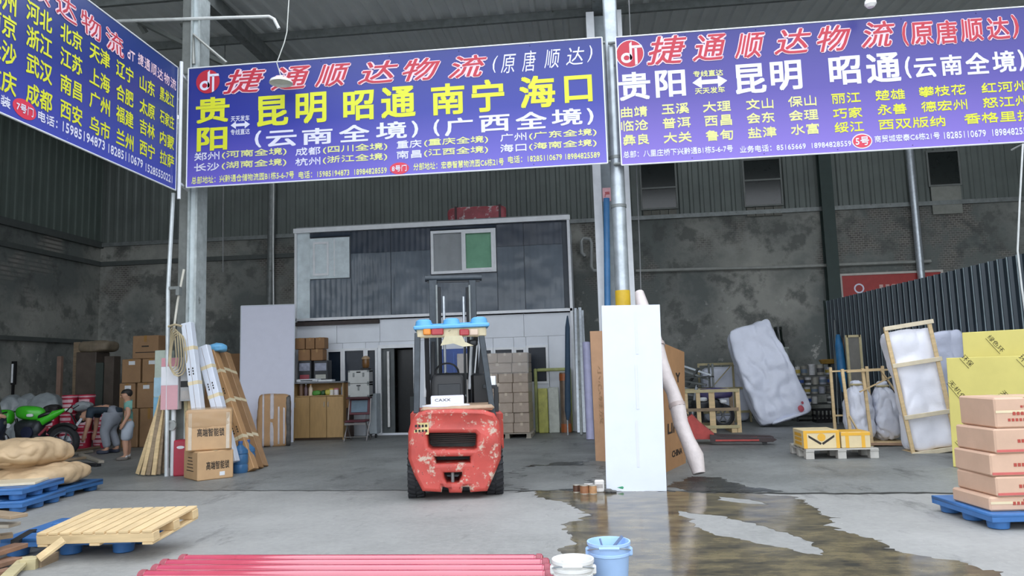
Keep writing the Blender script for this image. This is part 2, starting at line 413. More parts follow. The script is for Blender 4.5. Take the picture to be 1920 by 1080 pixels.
struct(MB().box(8.6, .08, .14, (-11.6, YB-.04, 5.22)).build('trim_2', mat('dark_beam', '4c514f', .7)))
# left wall
lw = MB().box(.25, 26, ZP, (-15.5, 9, 0)).build('wall_left', plaster); struct(lw, 'left plaster wall')
lc = corrugated(-13, 13, ZP, 9.9, .3, .02).build('wall_left', mat('dim_green_sheet', '5d6862', .6, .1, var=.1, sc=1.2)); lc.rotation_euler.z = PI/2; lc.location = (-15.37, 9, 0); struct(lc, 'corrugated sheet above the left wall')
struct(MB().box(.08, 14, .14, (-15.33, 15, 5.22)).build('trim_3', MATS['dark_beam']))
struct(MB().box(.1, 12, .12, (-15.3, 16, 2.75)).build('trim_4', MATS['dark_beam']))
struct(MB().box(.16, 26, .2, (-15.36, 9, ZP-.1)).build('trim_4', MATS['dark_beam']))
struct(MB().box(.25, 26, 10, (15.2, 9, 0)).build('wall_right', plaster), 'right wall of the depot')
# roof
roofm = mat('roof_sheet', 'd9dddb', .5, .1, var=.1, sc=.8)
def roof(x0, x1, y0, y1, z0, z1):
    b = corrugated(x0, x1, 0, y1-y0, .33, .05); 
    b.v = [(x, y0+z, (z0+(z1-z0)*z/(y1-y0))+y) for x, y, z in b.v]; return b
zr_at = lambda y: 8.75+.7*(y-10.4)/11.9
EAVE, SK0 = 12.55, 18.7
struct(roof(-16, 15.4, EAVE, SK0+.1, zr_at(EAVE), zr_at(SK0+.1)).build('ceiling', roofm), 'ribbed grey roof sheets')
skm = mat('added_skylight', 'dfe6e4', .35, var=.05, alpha=.3)  # translucent strips added to the unseen roof to bring daylight into the depot
xs = -16.
for xc in (-12.4, -8.4, -4.4, -.4, 3.6, 7.6, 11.6):
    struct(roof(xs, xc-.6, SK0, 22.3, zr_at(SK0), zr_at(22.3)).build('ceiling', roofm)); xs = xc+.6
    struct(roof(xc-.7, xc+.7, SK0, 22.3, zr_at(SK0)+.02, zr_at(22.3)+.02).build('ceiling', skm), 'translucent roof sheet added out of view for daylight')
struct(roof(xs, 15.4, SK0, 22.3, zr_at(SK0), zr_at(22.3)).build('ceiling', roofm))
struct(roof(-16, -6.7, -2, 12.7, 8.6, 8.9).build('ceiling', roofm), 'roof sheets over the left bay')
pur = empty_struct('trim_5', 'steel purlins under the roof')
for y in (12.65, 14.85, 17, 19, 21):
    z = 8.75+.7*(y-10.4)/11.9
    MB().box(31, .07, .17, (-.3, y, z-.23)).build('purlin', steelg, pur)
for x in (-6.83, .4):
    rf = struct(MB().box(.2, 9.8, .3, (x, 17.2, 8.45)).build('trim_6', steelg), 'steel rafter above the posts')
# windows high in the back wall
for i, (x0, x1, yt, yb, bar) in enumerate(((1203, 1266, 300, 390, 356), (1396, 1463, 300, 384, 341), (1741, 1797, 285, 346, 0))):
    cx, w, z0, z1 = F(x0, x1, yt, yb, YB-.06)
    w0 = empty_struct('window_%d' % (i+4), 'dark window high in the back wall', (cx, YB-.05, z0))
    link('window_frame', plate_mesh(rect(-w/2-.05, w/2+.05, -.05, z1-z0+.05), [rect(-w/2, w/2, 0, z1-z0)], .05), mat('old_frame', '6b6f6c', .6), w0)
    w0.children[0].location.y = -.045
    MB().box(w, .01, z1-z0, (0, -.01, 0)).build('pane', mat('dark_glass', '1d2322', .15, var=.1), w0)
    if bar:
        zb = P(x0, bar, YB-.06).z-z0; MB().box(w, .04, .05, (0, -.03, zb)).build('glazing_bar', MATS['old_frame'], w0)
    if i < 2:
        for k in range(4): MB().box(w/4-.02, .03, .26, (-w/2+(k+.5)*w/4, -.02, -.33)).build('brick', mat('grey_brick', '66665f', .9, var=.2), w0)
    elif i == 2: MB().box(w, .02, .8, (0, -.02, -.85)).build('panel', mat('pale_panel', '84867f', .7), w0)
# posts
def HP(name, label, cx, Y, w, d, h, mw, mf):
    o = empty_struct(name, label, (cx, Y, 0))
    return o
colL = empty_struct('steel_column', 'weathered steel column between the left and middle banners', (P(350, 480, 12.05).x, 12.2, 0))
MB().box(.19, .26, 8.4, (-.075, 0, 0), bev=.01).build('web', mat('post_grey', '767a77', .6, .1, var=.15, chip='63625c', chipsc=3, chiplev=.6), colL)
MB().box(.035, .34, 8.4, (.03, 0, 0)).build('flange', steelw, colL)
MB().box(.13, .05, 8.4, (.1, -.1, 0)).build('flange', mat('post_pale', 'c6d0d2', .5, .1, var=.1, chip='6b6f6c', chipsc=2.2, chiplev=.63), colL)
MB().box(.035, .34, 8.4, (.17, 0, 0)).build('flange', steelw, colL)
MB().box(.5, .5, .12, (0, 0, 0)).build('footing', mat('footing', 'a8a9a5', .8), colL)
_l = P(1118, 480, 13.9).x; _r = P(1187, 480, 13.9).x; _w = _r-_l
colM = empty_struct('steel_column', 'white steel column behind the round pole', ((_l+_r)/2, 14.05, 0))
MB().box(.05, .3, 8.4, (-_w/2+.025, 0, 0)).build('flange', white, colM)
MB().box(.15, .04, 8.4, (-_w/2+.075, -.15, 0)).build('flange', white, colM)
MB().box(.05, .3, 8.4, (_w/2-.025, 0, 0)).build('flange', white, colM)
MB().box(.1, .04, 8.4, (_w/2-.05, -.15, 0)).build('flange', white, colM)
MB().box(_w-.1, .03, 8.4, (0, .05, 0)).build('web', mat('web_grey', '8f989c', .6), colM)
po = thing('round_pole', 'silver round pole between the middle and right banners', 'pole', (.36, 11.95, 0))
x1 = P(1166, 520, 11.95).x-.36; x0 = P(1145, 60, 11.95).x-.36
def poleX(z): return x0+(x1-x0)*(1-(z-3)/3.2)
pp = [(poleX(z)-0, 0, z) for z in (0, 1.5, 3, 4.2, 5.2, 6.2, 7.2, 8.3)]
MB().tube(pp, .115, 20).build('shaft', mat('pole_silver', 'aeb6bb', .35, .5, var=.2, sc=5, chip='77797a', chipsc=3, chiplev=.66), po, smooth=True)
zy0 = P(1166, 572, 11.95).z; zy1 = P(1166, 545, 11.95).z
MB().tube([(poleX(zy0-.3), 0, zy0-.3), (poleX(zy1), 0, zy1)], .119, 20).build('yellow_band', mat('yellow_tape', 'd2ae2c', .5), po, smooth=True)
for zz in (4.1, 4.9): MB().tube([(poleX(zz), 0, zz), (poleX(zz), 0, zz+.05)], .125, 20).build('clamp', steelg, po, smooth=True)
q0 = P(1139, 570, 13.75); q1 = P(1137, 372, 13.75)
tag(MB().tube([(q0.x, 13.75, .0), q0, q1], .06, 10).build('blue_pipe', mat('blue_pipe', '3f76a8', .4), smooth=True), 'blue pipe running down beside the silver pole', 'pipe')
q0 = P(1139, 377, 13.85); q1 = P(1139, 352, 13.85)
sg = tag(MB().box(.17, .04, q1.z-q0.z, (q0.x, 13.87, q0.z)).build('pink_notice', mat('pink_notice', 'd8a6ab', .6)), 'small pink notice on the white steel column', 'notice')
text('严', (q0.x, 13.848, (q0.z+q1.z)/2), .1, .1, mat('notice_red', 'b53a3c', .6), sg)

# ============================================================ BANNERS
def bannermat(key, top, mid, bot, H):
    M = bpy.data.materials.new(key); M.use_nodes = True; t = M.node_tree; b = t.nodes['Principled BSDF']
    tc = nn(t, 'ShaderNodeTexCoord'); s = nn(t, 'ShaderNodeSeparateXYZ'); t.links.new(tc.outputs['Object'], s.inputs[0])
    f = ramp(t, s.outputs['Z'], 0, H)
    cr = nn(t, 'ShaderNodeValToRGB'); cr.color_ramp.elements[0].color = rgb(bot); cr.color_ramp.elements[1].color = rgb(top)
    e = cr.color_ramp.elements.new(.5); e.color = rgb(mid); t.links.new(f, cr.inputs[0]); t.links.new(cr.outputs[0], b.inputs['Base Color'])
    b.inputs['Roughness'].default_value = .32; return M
PR = {k: mat('print_'+k, c, .45, var=0) for k, c in dict(white='d6d7e6', yellow='d2d62c', red='b3263a', paleyellow='d9dd8a', pink='e8c9d2', oval='d0344c').items()}
class Banner:
    def __init__(s, label, o, ax, W, H, m, mp):
        s.t = thing('banner', label, 'banner', o); s.o = V(o); s.r = V(ax); s.n = V((0, 0, 1)).cross(s.r)   # n: back
        s.t.rotation_euler.z = math.atan2(ax[1], ax[0]); s.W, s.H, s.mp = W, H, mp; s.k = 0
        f = lambda u, v: (u*W, .018*math.sin(u*9)*math.sin(v*3)+.02*noise.noise(V((u*6, v*2, W))), v*H)
        MB().sheet(lambda u, v: (u*W, 0, v*H), 24, 6, .012).build('vinyl_sheet', m, s.t)
        b = MB(); c = [(0, 0), (W, 0), (W, H), (0, H)]
        for p, q in zip(c, c[1:]+c[:1]): b.tube([(p[0], .0, p[1]), (q[0], .0, q[1])], .012, 6)
        b.build('hem', white, s.t, smooth=True)
        for zz in (.05, H-.05): MB().tube([(-.12, .09, zz), (W+.05, .09, zz)], .025, 8).build('rail', steelg, s.t, smooth=True)
        for k in range(7):
            for zz in (.05, H-.05): MB().tube([(W*k/6, .0, zz), (W*k/6, .08, zz)], .008, 5).build('tie', white, s.t)
    def at(s, x, y): return s.mp(x, y)
    def T(s, body, x0, x1, ym, h, col='white', bold=.025, shear=0., off=.004, name='lettering', outline=None, chars=False):
        xm = (x0+x1)/2
        u0 = s.at(x0, ym)[0]; u1 = s.at(x1, ym)[0]; a = s.at(xm, ym-h/2)[1]; c = s.at(xm, ym+h/2)[1]
        ctr = ((u0+u1)/2, (a+c)/2); w, hh = u1-u0, a-c
        if outline: text(body, (ctr[0], -off, ctr[1]), w*1.04, hh*1.06, PR[outline], s.t, 'lettering_outline', bold+.05, shear, nd=8); off += .006
        text(body, (ctr[0], -off, ctr[1]), w, hh, PR[col], s.t, name, bold, shear, nd=4 if h > 25 else 2)
    def disc(s, x, y, rx, ry, col, off=.004, name='oval', n=28):
        u, v = s.at(x, y); w = abs(s.at(x+rx, y)[0]-u); h = abs(s.at(x, y+ry)[1]-v)
        MB().poly([(u+w*math.cos(2*PI*i/n), v+h*math.sin(2*PI*i/n)) for i in range(n)], -off, -off+.003).build(name, PR[col], s.t)
    def arrow(s, x0, x1, y, h, col='white'):
        a, b_ = s.at(x0, y), s.at(x1, y); v = (a[1]+b_[1])/2; hh = abs(s.at(x0, y-h/2)[1]-v); L = b_[0]-a[0]; q = L*.27; k = hh*.36; u = a[0]
        pts = [(u, v), (u+q, v-hh), (u+q, v-k), (u+L-q, v-k), (u+L-q, v-hh), (u+L, v), (u+L-q, v+hh), (u+L-q, v+k), (u+q, v+k), (u+q, v+hh)]
        MB().poly(pts, -.005, -.002).build('double_arrow', PR[col], s.t)
    def emblem(s, x, y, r, ring=False):
        u, v = s.at(x, y); R_ = abs(s.at(x+r, y)[0]-u)
        if ring: s.disc(x, y, r*1.06, r*1.06, 'white', .003, 'emblem_ring')
        s.disc(x, y, r, r, 'red', .006, 'emblem_disc')
        P_ = lambda pts: [(u+a*R_, v+b*R_) for a, b in pts]
        b = MB()
        b.poly(P_([(-.02, -.5), (.16, -.5), (.16, .95), (-.02, .78)]), -.0078, -.007)                 # stem of the d
        b.poly(P_([(.16, .42), (.95, .42), (.9, .62), (.16, .62)]), -.0078, -.007)                    # bar of the T
        b.poly(P_([(.36, -.92), (.54, -.84), (.54, .45), (.36, .45)]), -.0078, -.007)                 # leg of the T
        k = 20
        for i in range(k):
            a0, a1 = 2*PI*i/k, 2*PI*(i+1)/k; cx, cy = -.26, -.32
            b.poly(P_([(cx+.42*math.cos(a0), cy+.40*math.sin(a0)), (cx+.42*math.cos(a1), cy+.40*math.sin(a1)), (cx+.22*math.cos(a1), cy+.2*math.sin(a1)), (cx+.22*math.cos(a0), cy+.2*math.sin(a0))]), -.0078, -.007)
        b.build('emblem_sign', PR['white'], s.t)
def homog(src, dst):
    A = []; c = []
    for (x, y), (u, v) in zip(src, dst):
        A += [[x, y, 1, 0, 0, 0, -u*x, -u*y], [0, 0, 0, x, y, 1, -v*x, -v*y]]; c += [u, v]
    h = np.append(np.linalg.solve(np.array(A), np.array(c)), 1).reshape(3, 3)
    return lambda x, y: tuple((h @ [x, y, 1])[:2]/(h @ [x, y, 1])[2])
# middle banner
a, c, d, e = P(351, 127, YF), P(1129, 72, YF), P(352, 349, YF), P(1139, 309, YF)
X0, X1 = (a.x+d.x)/2, (c.x+e.x)/2; Z1, Z0 = (a.z+c.z)/2, (d.z+e.z)/2; Wm, Hm = X1-X0, Z1-Z0
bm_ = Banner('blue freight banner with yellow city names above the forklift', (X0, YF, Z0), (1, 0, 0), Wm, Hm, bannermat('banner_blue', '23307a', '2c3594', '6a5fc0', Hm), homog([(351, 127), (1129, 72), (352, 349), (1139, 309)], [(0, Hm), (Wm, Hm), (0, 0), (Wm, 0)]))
B = bm_
B.emblem(388, 152, 22)
for ch, x0, x1, ym, h in (('捷', 417, 496, 151, 45), ('通', 506, 580, 146, 43), ('顺', 588, 655, 141, 42), ('达', 668, 745, 136, 42), ('物', 752, 824, 131, 42), ('流', 838, 912, 126, 42)):
    B.T(ch, x0, x1, ym, h, 'red', .012, .28, outline='pink')
for ch, x0, x1, ym, h in (('(', 922, 933, 122, 32), ('原', 937, 967, 121, 36), ('唐', 977, 1005, 116, 40), ('顺', 1019, 1051, 112, 36), ('达', 1060, 1096, 107, 34), (')', 1100, 1111, 103, 32)):
    B.T(ch, x0, x1, ym, h, 'white', .006, .2)
for ch, x0, x1, ym, h in (('贵', 366, 430, 205, 49), ('阳', 369, 427, 259, 45), ('昆', 480, 540, 207, 58), ('明', 552, 611, 202, 59), ('昭', 641, 700, 198, 57), ('通', 712, 778, 192, 60), ('南', 806, 870, 187, 60), ('宁', 882, 945, 181, 62), ('海', 972, 1041, 174, 62), ('口', 1057, 1111, 169, 52)):
    B.T(ch, x0, x1, ym, h, 'yellow', .035)
B.T('天天发车', 432, 467, 221, 11, 'white', .02); B.arrow(432, 468, 233, 12); B.T('专线直达', 432, 468, 246, 11, 'white', .02)
for ch, x0, x1, ym, h in (('(', 477, 490, 260, 32), ('云', 498, 556, 259, 31), ('南', 565, 623, 255, 31), ('全', 634, 692, 250, 32), ('境', 703, 762, 245, 33), (')', 770, 783, 243, 32),
                          ('(', 811, 823, 241, 32), ('广', 832, 886, 239, 34), ('西', 897, 955, 233, 32), ('全', 965, 1025, 228, 33), ('境', 1033, 1092, 222, 32), (')', 1100, 1113, 221, 32)):
    B.T(ch, x0, x1, ym, h, 'white', .03)
for i, (x, ya, yb, p) in enumerate(((365, 290, 310, ('郑州', '河南', '长沙', '湖南')), (553, 282, 301, ('成都', '四川', '杭州', '浙江')), (742, 270, 289, ('重庆', '重庆', '南昌', '江西')), (936, 258, 278, ('广州', '广东', '海口', '海南')))):
    k = 1. if i < 3 else 1.06
    for y, a1, a2 in ((ya, p[0], p[1]), (yb, p[2], p[3])):
        B.T(a1, x, x+48*k, y+1, 15, 'white', .03); B.T('('+a2+'全境)', x+51*k, x+173*k, y-4, 15, 'paleyellow', .03)
B.T('总部地址：兴黔通仓储物流园B1栋5-6-7号', 361, 552, 331, 14, 'paleyellow', .03)
B.T('电话：15985194873  18984828559', 560, 725, 323, 14, 'paleyellow', .03)
B.disc(748, 316, 18, 11, 'oval'); B.T('8号门', 734, 762, 316, 12, 'white', .03, off=.010)
B.T('分部地址：宏泰智慧物流园C6栋21号', 774, 944, 309, 14, 'paleyellow', .03)
B.T('电话：18285110679 18984825589', 951, 1125, 297, 14, 'paleyellow', .03)
# right banner
a, c, d, e = P(1157, 76, YF), P(1920, 6, YF), P(1163, 314, YF), P(1920, 262, YF)
RX0 = (a.x+d.x)/2; RX1 = (c.x+e.x)/2; Z1, Z0 = (a.z+c.z)/2, (d.z+e.z)/2; Wr, Hr = RX1-RX0, Z1-Z0
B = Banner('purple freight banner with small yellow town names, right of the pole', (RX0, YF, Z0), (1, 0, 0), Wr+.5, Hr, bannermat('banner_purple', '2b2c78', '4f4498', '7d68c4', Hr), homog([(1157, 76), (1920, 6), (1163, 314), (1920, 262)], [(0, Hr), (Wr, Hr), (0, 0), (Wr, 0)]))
B.emblem(1183, 107, 25, True)
for ch, x0, x1, ym, h in (('捷', 1214, 1290, 99, 54), ('通', 1299, 1364, 93, 50), ('顺', 1378, 1437, 88, 48), ('达', 1452, 1524, 79, 48), ('物', 1533, 1599, 72, 50), ('流', 1617, 1683, 63, 50)):
    B.T(ch, x0, x1, ym, h, 'red', .012, .25, outline='pink')
for ch, x0, x1, ym, h in (('(', 1695, 1707, 62, 46), ('原', 1711, 1755, 60, 44), ('唐', 1759, 1801, 57, 46), ('顺', 1807, 1850, 52, 44), ('达', 1857, 1901, 48, 44), (')', 1905, 1919, 44, 46)):
    B.T(ch, x0, x1, ym, h, 'red', .02, outline='pink')
for ch, x0, x1, ym, h in (('贵', 1160, 1220, 168, 54), ('阳', 1228, 1285, 162, 52), ('昆', 1376, 1435, 151, 57), ('明', 1442, 1502, 144, 57), ('昭', 1552, 1613, 133, 55), ('通', 1622, 1688, 127, 57), ('(', 1695, 1707, 126, 42), ('云', 1712, 1755, 126, 38), ('南', 1763, 1804, 120, 40), ('全', 1810, 1856, 116, 42), ('境', 1861, 1906, 112, 42), (')', 1911, 1923, 109, 42)):
    B.T(ch, x0, x1, ym, h, 'white', .032)
B.T('专线直达', 1299, 1355, 142, 12, 'paleyellow', .025); B.arrow(1297, 1362, 158, 18); B.T('天天发车', 1301, 1357, 174, 12, 'paleyellow', .025)
rows = [[('曲靖', 1163, 1213, 216), ('玉溪', 1238, 1290, 209), ('大理', 1314, 1367, 204), ('文山', 1394, 1446, 198), ('保山', 1472, 1526, 192), ('丽江', 1553, 1609, 185), ('楚雄', 1635, 1692, 178), ('攀枝花', 1717, 1807, 169), ('红河州', 1835, 1925, 160)],
        [('临沧', 1163, 1214, 241), ('普洱', 1239, 1292, 235), ('西昌', 1316, 1368, 230), ('会东', 1394, 1447, 224), ('会理', 1472, 1528, 218), ('巧家', 1554, 1610, 213), ('永善', 1637, 1693, 205), ('德宏州', 1719, 1807, 197), ('怒江州', 1835, 1925, 188)],
        [('彝良', 1166, 1215, 267), ('大关', 1240, 1293, 262), ('鲁甸', 1317, 1369, 257), ('盐津', 1395, 1449, 251), ('水富', 1474, 1528, 244), ('绥江', 1555, 1611, 239), ('西双版纳', 1637, 1763, 230), ('香格里拉', 1797, 1930, 217)]]
for r in rows:
    for s_, x0, x1, y in r: B.T(s_, x0, x1, y, 20, 'yellow' if x0 > 1500 else 'paleyellow', .03)
B.T('总部：八里庄桥下兴黔通B1栋5-6-7号', 1166, 1367, 288, 13, 'white', .03); B.T('业务电话：85165669  18984828559', 1379, 1585, 276, 13, 'white', .03)
B.disc(1605, 265, 19, 14, 'white', .004); B.disc(1605, 265, 17, 12, 'oval', .007); B.T('5号', 1592, 1618, 265, 16, 'white', .03, off=.011)
B.T('商贸城宏泰C6栋21号', 1628, 1750, 257, 13, 'white', .03); B.T('18285110679  18984825589', 1757, 1928, 247, 13, 'white', .03)
# left banner: hangs from the corner post towards the yard
pr0 = P(335, 127, 11.55); pb0 = P(328, 357, 11.55); XL = (pr0.x+pb0.x)/2
ZT, ZB = pr0.z, pb0.z
pf = G(163, 3, ZT); pfb = G(0, 208, ZB)
dirv = V((pf.x-XL, pf.y-11.55, 0))+V((pfb.x-XL, pfb.y-11.55, 0)); dirv.normalize(); LW = 8.
orig = V((XL, 11.55, ZB))+dirv*LW; axv = -dirv
def mapL(x, y):
    q = ray(x, y); nrm = V((0, 0, 1)).cross(axv); tt = (orig-CAM).dot(nrm)/q.dot(nrm); p = CAM+q*tt-orig; return p.dot(axv), p.z
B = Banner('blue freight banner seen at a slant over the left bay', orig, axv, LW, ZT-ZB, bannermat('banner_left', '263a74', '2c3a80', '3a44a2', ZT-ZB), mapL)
for ch, x0, x1, ym, h in (('顺', 45, 95, -25, 50), ('达', 102, 145, 14, 46), ('物', 150, 189, 48, 42), ('流', 197, 232, 80, 40)): B.T(ch, x0, x1, ym, h, 'red', .01, -.1, outline='pink')
B.T('dT', 238, 253, 104, 18, 'pink', .03)
for i, ch in enumerate('捷通顺达物流'): B.T(ch, 258+12.2*i, 269+12.2*i, 112+9.0*i, 22-.3*i, 'pink', .02)
colx = [(-28, 31), (48, 98), (112, 154), (167, 206), (217, 250), (261, 290), (299, 326)]
tx = [['郑州', '南京', '长沙', '重庆'], ['河北', '浙江', '武汉', '成都'], ['北京', '江苏', '南昌', '西安'], ['天津', '上海', '广州', '乌市'], ['辽宁', '合肥', '福建', '兰州'], ['山东', '太原', '吉林', '西宁'], ['黑龙江', '石家庄', '内蒙', '拉萨']]
ycs = [[-6, 41, 93, 148], [31, 79, 129, 183], [69, 115, 164, 211], [104, 150, 194, 240], [135, 179, 219, 262], [161, 204, 242, 281], [182, 224, 263, 299]]
hs = [44, 40, 36, 33, 31, 29, 26]
for (x0, x1), tt, yy, h in zip(colx, tx, ycs, hs):
    for s_, y in zip(tt, yy): B.T(s_, x0, x1, y, h, 'yellow', .025)
B.T('车装', -20, 20, 186, 22, 'white', .03); B.disc(46, 205, 22, 18, 'oval'); B.T('7号门', 29, 62, 205, 17, 'white', .03, off=.010)
B.T('电话：', 70, 108, 224, 20, 'white', .03); B.T('15985194873', 116, 197, 255, 19, 'white', .03); B.T('18285110679', 202, 268, 293, 17, 'white', .03); B.T('15285550221', 272, 323, 325, 15, 'white', .03)
tag(MB().tube([(XL+.06, 11.55, ZB-.15), (XL+.06, 11.55, ZT+.1)], .03, 10).bar((XL+.06, 11.55, ZB+.12), (-6.83, 12.06, ZB+.12), .04).bar((XL+.06, 11.55, ZT-.12), (-6.83, 12.06, ZT-.12), .04).build('corner_pole', white, smooth=True), 'white pole at the corner end of the left banner', 'pole')
# ============================================================ SHARED BUILDERS
tan = [mat('cardboard_%d' % i, c, .75, var=.08, sc=4, bump=.08) for i, c in enumerate(('b8926a', 'a87f58', 'c39a78', '8d6a48', 'd0a78a'))]
tape = mat('clear_tape', 'd8c9a6', .25, var=.05); btape = mat('brown_tape', '9a7440', .3, var=.08)
wood = mat('raw_pine', 'd3b98d', .7, var=.14, sc=3, stretch=(1, 1, 6)); wood2 = mat('old_timber', '8f7d66', .8, var=.25, sc=3, stretch=(1, 1, 6)); wood3 = mat('grey_timber', '9d9689', .85, var=.2, sc=4)
foam = mat('white_foam', 'cdd3dd', .55, var=.03, bump=.04, sc=3)
wrap = mat('white_wrap', 'e2e7f6', .3, var=.06, sc=2, bump=.9, bsc=3.5)
bluep = mat('blue_plastic', '3a6da8', .4, var=.12)
ink = mat('black_ink', '2b2622', .7, var=0); redink = mat('red_ink', 'a8473a', .7, var=0)
def carton(label, box, Y, d, m, rz=0, group=None, tp=True, name='carton', tm=None, bev=.012, stripe=False, cat='carton'):
    cx, w, z0, z1 = box; h = z1-z0
    o = tag(MB().box(w, d, h, bev=bev).build(name, m, loc=(cx, Y+d/2, z0), rz=rz), label, cat, group)
    if tp:
        tw = min(.07, w*.16); b = MB(); b.box(tw, d*1.004, .004, (0, 0, h-.001)); b.box(tw, .004, h*.28, (0, -d/2-.001, h*.72)); b.build('tape', tm or tape, o)
    return o
def wbox(fr, x0, x1, yt, yb, d0, dd, label, m, cat='carton', group=None, name='carton', tp=True):
    cx, w, z0, z1 = fr.B(x0, x1, yt, yb, d0)
    o = tag(MB().box(w, dd, z1-z0, bev=.012).build(name, m), label, cat, group)
    p = fr.o+fr.r*cx+fr.n*(d0+dd/2)+V((0, 0, z0)); o.location = p; o.rotation_euler.z = fr.rz
    if tp:
        tw = min(.07, w*.16); b = MB(); b.box(tw, dd*1.004, .004, (0, 0, z1-z0-.001)); b.box(tw, .004, (z1-z0)*.28, (0, -dd/2-.001, (z1-z0)*.72)); b.build('tape', tape, o)
    return o, w, z1-z0
def blue_pallet(label, loc, rz, w=1.1, d=1.1, h=.14, group='blue plastic pallets', m=None, tilt=(0, 0), flip=False):
    m = m or bluep; o = thing('plastic_pallet', label, 'pallet', loc, rz, group); o.rotation_euler = (tilt[0], tilt[1], rz)
    hs = []
    for i in range(5):
        for j in range(5):
            if (i+j) % 2 == 0: continue
            x = -w*.36+i*w*.18; y = -d*.36+j*d*.18; hs.append(rect(x-w*.055, x+w*.055, y-d*.055, y+d*.055))
    me = plate_mesh(rect(-w/2, w/2, -d/2, d/2), hs, .035, .006, 1); me.transform(Matrix.Rotation(-PI/2, 4, 'X')); me.transform(Matrix.Translation((0, 0, h)))
    k = max(v.co.z for v in me.vertices); me.transform(Matrix.Translation((0, 0, h-k))); link('deck', me, m, o)
    b = MB()
    for s in (-1, 1): b.box(w, .02, .05, (0, s*(d/2-.012), h-.075)); b.box(.02, d-.05, .05, (s*(w/2-.012), 0, h-.075))
    b.build('rim', m, o)
    ob = MB().lathe([(.075, 0), (.088, .008), (.1, h-.04)], 12).build('foot', m, o, smooth=True); f0 = ob.data; first = True
    for i in (-1, 0, 1):
        for j in (-1, 0, 1):
            if not first: ob = link('foot', f0, None, o)
            first = False; ob.location = (i*(w/2-.12), j*(d/2-.12), 0)
    return o
def sack(label, w, d, h, loc, rot, m, seed, cat='sack', group=None, name='sack', e=3.2, amp=.05, fs=3., n=14, ears=True, ridge=.02):
    b = MB()
    def fn(a, u):
        k = abs(u.x)**3
        a.z *= 1-.55*k; a.y *= 1+.06*k
        if ears: a.z += .02*math.sin(u.y*9)*k
        return a
    b.soft(w, d, h, e, n, amp, fs, seed, fn=fn, ridge=ridge, rs=4.5); o = tag(b.build(name, m, smooth=60), label, cat, group)
    o.location = loc; o.rotation_euler = rot; return o
def plank(a, b, w, t, m, label, cat='plank', name='plank', group=None, up=(0, 0, 1), bev=.004):
    return tag(MB().bar(a, b, w, t, bev, up).build(name, m), label, cat, group)

# ============================================================ FORKLIFT
FK = Fr(853, 938); fo = FK.o
fk = thing('forklift', 'worn red counterbalance forklift seen from behind with a blue pallet on its roof', 'forklift', fo, FK.rz)
redp = mat('forklift_red', 'b8483f', .5, var=.22, sc=3, chip='c2ab9a', chipsc=7, chiplev=.56, chip2='5d3a35', c2sc=12, c2lev=.60, bump=.1)
fdark = mat('forklift_dark', '2a2d30', .45, .2, var=.2); fgrey = mat('mast_grey', '3d4348', .4, .5, var=.2, sc=8)
rub = mat('tyre_rubber', '26272a', .8, var=.2, bump=.3); creamp = mat('cream_panel', 'cfc3a2', .6, var=.15, chip='8b7f64', chipsc=5, chiplev=.62)
def lp(pts, d=0): return [(FK.L(x, y, d).x, FK.L(x, y, d).z) for x, y in pts]
out = lp([(792, 922), (776, 893), (764, 862), (764, 812), (770, 790), (782, 775), (800, 769), (855, 767), (908, 769), (928, 776), (938, 792), (942, 830), (941, 862), (928, 892), (914, 922), (882, 924), (880, 914), (868, 914), (866, 925), (842, 925), (840, 914), (830, 914), (828, 924)])
cw = plate_mesh(out, [lp([(801, 816), (806, 812), (891, 812), (895, 816), (894, 840), (889, 843), (810, 843), (803, 838)]), lp([(814, 857), (882, 856), (882, 868), (818, 870)]), lp([(832, 887), (866, 886), (867, 893), (860, 906), (838, 906), (833, 896)])], .62, .045, 3)
for v in cw.vertices:
    k = max(0, abs(v.co.x)-.3); v.co.y += k*k*.9*(1 if v.co.y < .3 else 0); v.co.x *= 1-.05*max(0, v.co.y)
link('counterweight', cw, redp, fk, smooth=50)
MB().box(.62, .03, .62, (0, .42, .25)).build('radiator', mat('radiator', '3f4442', .6, .4, var=.3), fk)
gb = MB()
for i in range(9): gb.box(.6, .02, .014, (0, .37, .66+i*.026), (.5, 0, 0))
gb.build('grille', mat('grille', '6d7370', .5, .5), fk)
MB().tube([(FK.L(849, 905).x, .1, FK.L(849, 908).z), (FK.L(849, 905).x, .1, FK.L(849, 884).z)], .022, 10).build('tow_pin', steelg, fk, smooth=True)
sp_ = FK.B(776, 804, 793, 815); stk = MB().box(sp_[1], .012, sp_[3]-sp_[2], (sp_[0], .026, sp_[2])).build('licence_sticker', mat('sticker', 'd8c489', .6, var=.2, chip='7d735a', chipsc=14, chiplev=.58), fk)
stk.location = V((sp_[0], .022, 0)); stk.data.transform(Matrix.Translation((-sp_[0], -.026, 0))); stk.rotation_euler.z = -.2
tb = MB()
for k in range(2):
    for i in range(4): tb.box(.028, .004, .03, (-.065+i*.042, -.007, sp_[2]+.03+k*.06))
tb.build('sticker_print', ink, stk, stuff=True)
